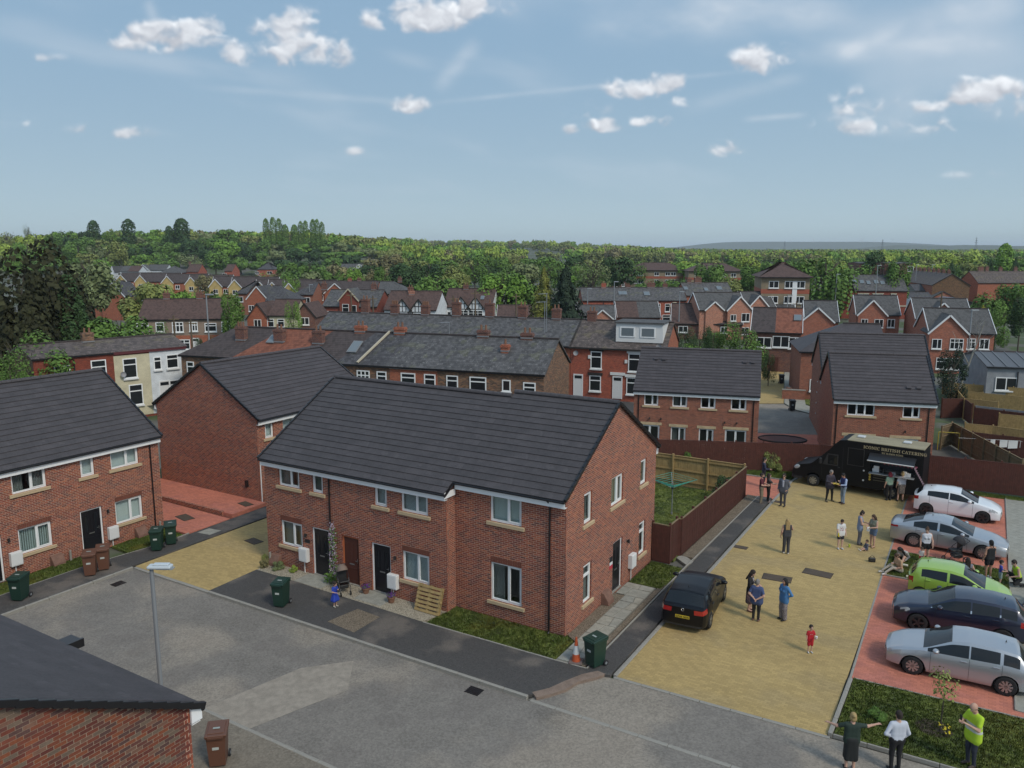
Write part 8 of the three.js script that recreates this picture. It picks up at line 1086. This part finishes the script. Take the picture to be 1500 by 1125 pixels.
  el(0, .15, -.005, [.076, .1, .096], skin); el(0, .085, .03, [.058, .07, .066], skin); E.push({ a: hd(0, .13, .09), b: hd(0, .1, .108), ra: .010 * hs, rb: .015 * hs, c: skin }); for (const g of [-1, 1]) { el(g * .078, .125, -.005, [.012, .03, .02], skin); el(g * .03, .135, .082, [.013, .009, .01], [.5, .48, .46]); el(g * .03, .135, .089, [.006, .006, .006], [.02, .015, .012]); E.push({ a: hd(g * .016, .158, .09), b: hd(g * .046, .157, .078), ra: .006 * hs, rb: .005 * hs, c: (HR[hr.c] ?? skin).map((v) => v * .8) }); } E.push({ a: hd(-.02, .068, .09), b: hd(.02, .068, .09), ra: .008 * hs, rb: .008 * hs, c: lip }); E.push({ a: hd(0, -.04, -.01), b: hd(0, .05, 0), ra: .05, rb: .052, c: skin });
  if (o.glasses) { E.push({ a: hd(-.06, .137, .088), b: hd(.06, .137, .088), ra: .016 * hs, rb: .016 * hs, c: [.01, .01, .01] }); }
  if (hr.beard) el(0, .055, .045, [.058, .045, .06], HR[hr.c]);
  parts.push(nets(E, .0098, .012, colorOf));
  for (const g of parts) g.scale(s, s, s); const body = mesh('body', parts, MAT.figure, root);
  if (hr.style !== 'bald') { const hc = HR[hr.c], Hh = [], he = (x, y, z, e) => Hh.push({ a: hd(x, y, z), ra: Math.max(...e) * hs, e: e.map((v) => v * hs), q, c: (x1, y1, z1) => { const n = .75 + .5 * vn(x1 * 90, z1 * 90 + y1 * 12, 3, 0); return hc.map((v) => v * n); } }), hcap = (a, b, ra, rb) => Hh.push({ a: hd(...a), b: hd(...b), ra: ra * hs, rb: rb * hs, c: Hh[0].c });
    he(0, .163, -.012, [.086, .102, .104]); if (hr.style !== 'short') { he(0, .1, -.04, [.088, .09, .075]); } else he(0, .11, -.05, [.08, .07, .058]);
    const L = hr.len ?? 0; if (L) { for (const g of [-.055, 0, .055]) hcap([g, .1, -.06], [g * 1.15, .1 - L, -.085 + lean * .3], .052, .034); for (const g of [-1, 1]) hcap([g * .075, .13, .005], [g * .085, .1 - L * .8, -.0], .03, .022); } if (hr.bun) he(hr.bun[0], hr.bun[1], hr.bun[2], [.045, .045, .045]); if (hr.tail) { hcap([0, .17, -.1], [0, -.03, -.15], .034, .02); } if (hr.style === 'bob') for (const g of [-1, 1]) hcap([g * .075, .15, 0], [g * .08, .03, .0], .034, .03);
    Hh.push({ a: hd(0, .09, .112), ra: .112 * hs, e: [.07 * hs, .112 * hs, .088 * hs], q, c: hc, cut: true }); const gg = nets(Hh, .0125, .012, colorOf); gg.scale(s, s, s); mesh('hair', gg, MAT.figure, root); }
  return root;
}
const toCam = .54, away = .54 + Math.PI, toR = 2.11, toL = -1.03;
const N3 = (c, d, f = 60) => (x, y, z) => { const n = vn(x * f + 50, y * f + z * f + 90, 5, 0); return n > .55 ? d : c; };
const hiv = (x, y, z) => (Math.abs(y - 1.03) < .03 || Math.abs(y - 1.17) < .028) ? [.5, .52, .5] : [.42, .62, .03];
const DK = [.02, .022, .03], BLK = [.01, .01, .012], WH = [.62, .62, .62], NAVY = [.022, .028, .06];
const tr = (c, x = {}) => ({ type: 'trousers', c, ...x }), sho = (c, len = .55) => ({ type: 'shorts', c, len });
const sit = (kx = .12, kz = .32, ky = .36, az = .62) => ({ hipY: .13, legs: [[[kx, ky, kz], [kx + .02, .07, az]], [[kx, ky * .9, kz + .03], [kx + .03, .07, az + .05]]] });
person({ x: -7.14, z: -36.54, h: 1.68, yaw: away - .1, female: true, label: 'woman in dark jumpsuit with long blonde hair, hand raised, seen from behind', top: { c: [.04, .042, .05], sleeve: 'none' }, bottom: tr([.045, .047, .055], { cuff: true, wide: 1.15 }), shoes: WH, arms: ['up', 'down'], hair: { c: 'blonde', style: 'long', len: .34 }, legs: [[[.09, .5, .04], [.09, .085, -.02]], [[.1, .5, .0], [.1, .085, .06]]] });
person({ x: -5.1, z: -38.47, h: 1.48, yaw: toCam + .05, label: 'boy in white printed tee and dark shorts looking down', top: { c: (x, y, z) => z > .08 && Math.abs(x) < .1 && y > 1.08 && y < 1.3 && vn(x * 60 + 9, y * 60, 3, 0) > .55 ? [.3, .1, .14] : WH, sleeve: 'short', hem: .86 }, bottom: sho(DK, .6), shoes: [.6, .62, .64], arms: ['hang', 'down'], hair: { c: 'dark', style: 'short' }, headPitch: .5, skin: 'pale' });
person({ x: -4.42, z: -39.55, h: 1.68, yaw: toR - .3, female: true, fat: 1.12, label: 'woman in sleeveless blue top and grey trousers with hair bun', top: { c: [.2, .25, .36], sleeve: 'none', hem: .84 }, bottom: tr([.13, .13, .15], { wide: 1.2 }), arms: ['front', 'front'], hair: { c: 'dark', style: 'up', bun: [0, .25, -.06] }, headPitch: .45 });
person({ x: -3.82, z: -39.5, h: 1.62, yaw: toL + .4, female: true, fat: 1.08, label: 'woman with long brown hair in sage top and denim shorts', top: { c: [.2, .21, .16], sleeve: 'none' }, bottom: sho([.1, .15, .24], .42), shoes: [.25, .16, .1], sandal: true, arms: ['front', 'front'], hair: { c: 'brown', style: 'long', len: .26 }, headPitch: .35 });
person({ x: -4.0, z: -38.95, h: .85, yaw: toL + .2, label: 'toddler in grey top sitting at the feet of two women', top: { c: [.1, .11, .15], sleeve: 'long' }, bottom: sho([.1, .1, .14], .6), ...sit(.1, .3, .2, .68), shoes: [.55, .6, .6], arms: ['hang', 'hang'], hair: { c: 'brown', style: 'short' }, toes: [.02, .06, .1] });
person({ x: -2.35, z: -38.45, h: 1.66, y: .09, yaw: toL + .75, female: true, lean: .75, label: 'seated woman with long black hair bending forward in pale top', top: { c: [.45, .43, .4], sleeve: 'long' }, bottom: sho(BLK, .5), ...sit(.13, .4, .3, .7), shoes: WH, arms: ['floor', 'front'], hair: { c: 'black', style: 'long', len: .4 }, headPitch: .7, headYaw: -.6 });
person({ x: -2.4, z: -36.75, h: 1.64, y: .09, yaw: toL + .15, female: true, lean: .22, label: 'seated woman in peach top with hair tied up and white trainers', top: { c: [.45, .3, .18], sleeve: 'short' }, bottom: tr([.36, .32, .27]), ...sit(.12, .42, .32, .78), shoes: [.6, .56, .54], arms: ['eat', 'front'], hair: { c: 'brown', style: 'up', bun: [0, .24, -.03] }, headPitch: .5 });
person({ x: -1.55, z: -38.6, h: 1.66, y: .06, yaw: toCam - .15, female: true, fat: 1.1, label: 'woman in white vest top and black shorts standing by the silver saloon', top: { c: [.55, .57, .62], sleeve: 'none', strap: true }, bottom: sho(BLK, .35), shoes: WH, arms: ['down', 'hang'], hair: { c: 'brown', style: 'up', bun: [0, .26, -.05] }, headPitch: .3, headYaw: -.5 });
person({ x: -1.66, z: -38.0, h: .84, y: .09, yaw: toCam - .7, label: 'toddler in white vest and red shorts before the woman in vest', top: { c: [.6, .58, .56], sleeve: 'none' }, bottom: sho([.5, .06, .04], .6), shoes: WH, arms: ['front', 'hang'], hair: { c: 'brown', style: 'short' }, headPitch: .4 });
person({ x: .12, z: -37.55, h: 1.66, y: .09, yaw: away - .3, female: true, label: 'seated woman in grey vest with long dark hair seen from behind', top: { c: [.2, .2, .25], sleeve: 'none' }, bottom: tr([.05, .06, .1]), ...sit(), arms: ['floor', 'floor'], hair: { c: 'dark', style: 'long', len: .36 } });
person({ x: .9, z: -37.95, h: 1.7, y: .09, yaw: away + .1, female: true, fat: 1.06, label: 'woman in black playsuit with dark ponytail seen from behind', top: { c: BLK, sleeve: 'none', strap: true }, bottom: sho(BLK, .5), shoes: WH, skin: 'tan', arms: ['front', 'down'], hair: { c: 'black', style: 'up', tail: true } });
person({ x: 1.32, z: -37.3, h: 1.08, y: .09, yaw: toR - .4, label: 'small boy in royal blue tee and patterned shorts', top: { c: [.04, .05, .3], sleeve: 'short' }, bottom: sho(N3([.12, .2, .2], [.35, .4, .36]), .7), shoes: WH, arms: ['front', 'front'], hair: { c: 'dark', style: 'short' } });
person({ x: 1.98, z: -37.75, h: 1.76, y: .09, yaw: toL - .1, lean: .3, label: 'man in yellow hi-vis vest crouching on the grass island', top: { c: hiv, sleeve: 'none' }, bottom: tr(BLK), hipY: .32, legs: [[[.16, .5, .34], [.14, .085, .05]], [[.16, .12, .2], [.14, .08, -.18]]], arms: ['front', 'front'], hair: { c: 'dark', style: 'short' }, headPitch: .3 });
person({ x: 2.55, z: -36.3, h: 1.7, y: .06, yaw: toL + .6, label: 'seated person in blue jeans beside the lime car front', top: { c: [.1, .1, .12], sleeve: 'short' }, bottom: tr([.05, .08, .2]), ...sit(), arms: ['floor', 'hang'], hair: { c: 'brown', style: 'short' } });
person({ x: -7.05, z: -29.72, h: 1.7, yaw: toR - .55, female: true, label: 'woman with long dark hair in black cardigan and floral dress', top: { c: BLK, sleeve: 'long', open: [.3, .26, .26], hem: .86 }, bottom: { type: 'skirt', c: N3([.05, .035, .05], [.2, .12, .13]), hem: .42 }, shoes: [.12, .06, .05], sandal: true, arms: ['front', 'front'], hair: { c: 'dark', style: 'long', len: .3 }, headPitch: .45 });
person({ x: -6.62, z: -28.98, h: 1.66, yaw: away - .55, female: true, fat: 1.16, label: 'woman in blue tee and black trousers with hands behind her back', top: { c: [.05, .075, .17], sleeve: 'short', hem: .84 }, bottom: tr(BLK, { cuff: true }), shoes: [.16, .09, .07], sandal: true, arms: ['back', 'back'], hair: { c: 'grey', style: 'short' } });
person({ x: -5.75, z: -29.6, h: 1.66, yaw: toL + .35, female: true, fat: 1.04, label: 'woman in bright blue blouse and patterned wide trousers, hand on hip', top: { c: [.06, .18, .38], sleeve: 'long', hem: .84 }, bottom: tr(N3([.14, .12, .13], [.28, .25, .25], 70), { wide: 1.55 }), shoes: BLK, arms: ['hip', 'hip'], skin: 'tan', hair: { c: 'black', style: 'bob', len: .12 } });
person({ x: -4.38, z: -27.5, h: .98, yaw: toCam + .1, label: 'toddler in red tee and red shorts standing alone', top: { c: (x, y, z) => z > .09 && Math.abs(x) < .09 && Math.abs(y - 1.25) < .022 && vn(x * 90, y * 70, 3, 0) > .4 ? [.6, .45, .45] : [.42, .01, .02], sleeve: 'short', hem: .86 }, bottom: sho([.4, .01, .02], .85), shoes: [.55, .57, .56], arms: ['down', 'front'], hair: { c: 'dark', style: 'short' } });
person({ x: -8.85, z: -43.62, h: 1.84, yaw: toL + .9, label: 'man in grey suit jacket and sunglasses beside the gully cover', fat: 1.08, top: { c: [.085, .09, .11], sleeve: 'long', hem: .82, open: [.35, .36, .42] }, bottom: tr([.06, .06, .07]), shoes: [.03, .02, .02], arms: ['down', 'pocket'], glasses: true, hair: { c: 'dark', style: 'short' } });
person({ x: -9.98, z: -43.4, h: 1.76, yaw: toR - .5, label: 'man in burgundy polo shirt and khaki trousers', fat: 1.05, top: { c: [.085, .012, .022], sleeve: 'short' }, bottom: tr([.2, .165, .115]), shoes: [.08, .04, .025], arms: ['front', 'front'], hair: { c: 'dark', style: 'short', beard: true } });
person({ x: -9.72, z: -43.9, h: 1.66, yaw: toR - .1, female: true, label: 'woman in black trouser outfit reaching out an arm', top: { c: N3(BLK, [.1, .08, .08], 70), sleeve: 'short' }, bottom: tr(BLK, { cuff: true }), shoes: [.5, .35, .3], arms: ['point', 'front'], hair: { c: 'dark', style: 'long', len: .14 } });
person({ x: -10.65, z: -46.7, h: 1.8, yaw: toR - .2, label: 'man in navy top standing behind the burgundy polo man', top: { c: NAVY, sleeve: 'long' }, bottom: tr(DK), arms: ['front', 'down'], hair: { c: 'dark', style: 'short' } });
person({ x: -6.82, z: -45.85, h: 1.82, yaw: toCam + .25, fat: 1.14, label: 'man in dark shirt and black trousers holding a food tray', top: { c: [.035, .03, .045], sleeve: 'long', hem: .84 }, bottom: tr(BLK), shoes: [.16, .13, .08], arms: ['front', 'front'], hair: { c: 'grey', style: 'short' }, headPitch: .35, legs: [[[.14, .5, .02], [.17, .085, -.01]], [[.14, .5, .03], [.17, .085, 0]]] });
person({ x: -6.1, z: -45.8, h: 1.74, yaw: toL + .2, label: 'man in pale blue shirt, navy waistcoat and light jeans eating', top: { c: [.34, .42, .6], sleeve: 'long', vest: [.02, .03, .12], hem: .9 }, bottom: tr([.2, .26, .34]), shoes: [.05, .025, .018], arms: ['eat', 'front'], skin: 'tan', hair: { c: 'black', style: 'short' }, headPitch: .4 });
person({ x: -3.98, z: -47.75, h: 1.64, yaw: away + .1, female: true, label: 'woman with red hair in green patterned top and black trousers', top: { c: N3([.14, .26, .18], [.3, .38, .3], 60), sleeve: 'short' }, bottom: tr(BLK), arms: ['front', 'down'], hair: { c: 'red', style: 'bob', len: .12 } });
person({ x: -3.38, z: -47.92, h: 1.7, yaw: away - .1, female: true, fat: 1.06, label: 'woman with blonde updo in white tee and patterned skirt', top: { c: [.5, .52, .56], sleeve: 'short' }, bottom: { type: 'skirt', c: N3([.1, .085, .08], [.22, .18, .15], 50), hem: .52, flare: .85 }, shoes: BLK, arms: ['eat', 'down'], hair: { c: 'blonde', style: 'up', bun: [0, .22, -.08] }, legs: [[[.1, .5, .02], [.1, .085, -.01]], [[.14, .5, .03], [.17, .085, 0]]] });
person({ x: -2.2, z: -21.42, h: 1.68, y: .01, yaw: away - .15, female: true, fat: 1.08, label: 'woman in dark green dress with blonde updo stretching both arms out', top: { c: [.018, .035, .026], sleeve: 'short' }, bottom: { type: 'dress', c: [.012, .014, .014], hem: .4 }, shoes: BLK, arms: [[[.42, 1.36, .05], [.66, 1.4, .12]], [[.4, 1.28, .08], [.56, 1.26, .24]]], curl: .4, hair: { c: 'blonde', style: 'up', bun: [0, .2, -.1] } });
person({ x: -1.15, z: -22.0, h: 1.76, y: .01, yaw: away + .05, fat: 1.06, label: 'man in white shirt and black trousers seen from behind at the lawn edge', top: { c: [.5, .53, .6], sleeve: 'long' }, bottom: tr(BLK), arms: ['pocket', 'hip'], hair: { c: 'dark', style: 'short' } });
person({ x: .6, z: -23.2, h: 1.86, y: .085, yaw: toL + .25, label: 'bald man in yellow hi-vis vest looking at his phone', fat: 1.08, top: { c: hiv, sleeve: 'short', hem: .8 }, bottom: tr([.025, .03, .045]), shoes: [.06, .045, .035], arms: ['phone', 'phone'], hair: { c: 'grey', style: 'bald' }, headPitch: .45 });
person({ x: -21.05, z: -21.55, h: 1.0, y: .1, yaw: toR - .6, female: true, label: 'little girl in royal blue dress on the tarmac pavement', top: { c: [.018, .05, .36], sleeve: 'short' }, bottom: { type: 'dress', c: [.018, .05, .36], hem: .5, flare: 1.5 }, shoes: [.5, .48, .42], arms: ['front', 'eat'], hair: { c: 'dark', style: 'up', bun: [0, .24, -.05] }, headPitch: .3 });
person({ x: -14.9, z: -84.4, h: 1.75, y: GL + .04, yaw: toCam + .4, lean: .3, label: 'far workman in hi-vis vest sitting on the cul-de-sac lawn', top: { c: hiv, sleeve: 'short' }, bottom: tr([.1, .11, .12]), ...sit(), arms: ['front', 'front'], hair: { c: 'dark', style: 'short' } });
// ================================================================= THINGS PEOPLE HOLD OR BROUGHT
function held(name, label, cat, geos, m, x, y, z, turn = 0) { const o = mesh(name, geos, m); o.position.set(x, y, z); o.rotation.y = turn; return tag(o, label, cat); }
const hold = (p, yaw, fx, fy, fz) => V3(fx, fy, fz).applyAxisAngle(V3(0, 1, 0), yaw).add(V3(...p));
{ let v = hold([.6, .085, -23.2], toL + .25, 0, 1.42, .46); const ph = held('phone', 'black phone held by the hi-vis man', 'phone', [rbox(.075, .15, .01, .004)], MAT.trim, v.x, v.y, v.z, toL + .25); ph.rotation.x = 0;
  v = hold([-6.82, .03, -45.85], toCam + .25, 0, 1.13, .42); held('food_tray', 'yellow food tray held by the man in dark shirt', 'food tray', [rbox(.26, .05, .18, .02)], M([.5, .36, .06], .7), v.x, v.y, v.z, toCam); v = hold([-6.1, .03, -45.8], toL + .2, 0, 1.13, .4); held('food_tray', 'yellow food tray held by the man in waistcoat', 'food tray', [rbox(.2, .05, .16, .02)], M([.5, .36, .08], .7), v.x, v.y, v.z, toL);
  v = hold([-5.1, .03, -38.47], toCam, -.2, .7, .24); held('yellow_cup', 'yellow bottle in the boy\'s hand', 'bottle', [cyl(.035, .035, .16, 0, 0, 0, 12)], M([.6, .5, .02], .6), v.x, v.y, v.z); v = hold([-4.38, .03, -27.5], toCam + .1, .09, .64, .24); held('white_cup', 'white cup held by the toddler in red', 'cup', [cyl(.03, .04, .08, 0, 0, 0, 12)], MAT.white, v.x, v.y, v.z); v = hold([-3.82, .03, -39.5], toL + .4, -.05, .82, .28); held('paper_bag', 'white paper bag held between the two women', 'bag', [rbox(.14, .2, .08, .01)], MAT.white, v.x, v.y, v.z, .4);
  held('drink_cup', 'small lime cup standing on the yellow paving', 'cup', [cyl(.04, .05, .15, 0, 0, 0, 12)], M([.4, .48, .05], .6), -4.75, .026, -38.95); const p = G(1277, 823, .03), t = thing('handbag', 'small black handbag on the yellow paving', 'bag', [p.x, .026, p.z], .4); mesh('body', rbox(.3, .2, .14, .04), MAT.trim, t); mesh('handle', new THREE.TorusGeometry(.1, .012, 8, 18, Math.PI).translate(0, .19, 0), MAT.trim, t);
  let i = 0; for (const [px, py] of [[1331, 846], [1352, 831], [1366, 826], [1326, 829]]) { const q = G(px, py, .09); const b = held('food_carton', 'pale food carton left on the grass island', 'carton', [rbox(.2, .06, .15, .01)], M([.55, .5, .4], .8), q.x, .1, q.z, i++); b.userData.group = 'food cartons on the grass'; } }
function makePram(label, pos, turn, hoodC) { const t = thing('pram', label, 'pram', pos, turn), fm = MAT.trim, rodv = (a, b, r = .014) => rod(V3(...a), V3(...b), r); const fr = []; for (const s of [-1, 1]) fr.push(rodv([s * .24, .14, -.3], [s * .24, .62, .1]), rodv([s * .24, .62, .1], [s * .22, 1.02, -.42]), rodv([s * .22, .62, .1], [s * .2, .12, .46]), rodv([s * .24, .4, -.1], [s * .24, .3, .3])); fr.push(rodv([-.22, 1.02, -.42], [.22, 1.02, -.42], .018), rodv([-.24, .14, -.3], [.24, .14, -.3])); mesh('frame', fr, MAT.alloyDark, t); const st = mesh('seat', [rbox(.4, .06, .4, .03, 0, .5, .1), rbox(.4, .5, .06, .03, 0, .5, -.12)], fm, t); mesh('hood', new THREE.SphereGeometry(.3, 16, 8, 0, Math.PI * 2, 0, Math.PI / 2).scale(.78, 1, 1).rotateX(-.5).translate(0, .86, -.05), M(hoodC, .8, { side: THREE.DoubleSide }), t); mesh('basket', rbox(.36, .16, .4, .03, 0, .2, .0), fm, t); for (const s of [-1, 1]) { const w = mesh('wheel', new THREE.TorusGeometry(.13, .022, 8, 20).rotateY(Math.PI / 2).translate(s * .27, .15, -.3), MAT.tyre, t); mesh('hub', new THREE.CylinderGeometry(.04, .04, .04, 10).rotateZ(Math.PI / 2).translate(s * .27, .15, -.3), MAT.alloy, w); const f = mesh('wheel', new THREE.TorusGeometry(.075, .02, 8, 16).rotateY(Math.PI / 2).translate(s * .2, .095, .46), MAT.tyre, t); mesh('hub', new THREE.CylinderGeometry(.025, .025, .04, 10).rotateZ(Math.PI / 2).translate(s * .2, .095, .46), MAT.alloy, f); } return t; }
makePram('black pram with beige hood beside the blossom climber', [-21.75, .1, -22.75], 1.0, [.2, .15, .12]);
makePram('dark pram with lilac harness beside the silver saloon', [-.35, .04, -39.6], toL, [.02, .02, .025]);
scene.updateMatrixWorld(true);
renderer.render(scene, camera);
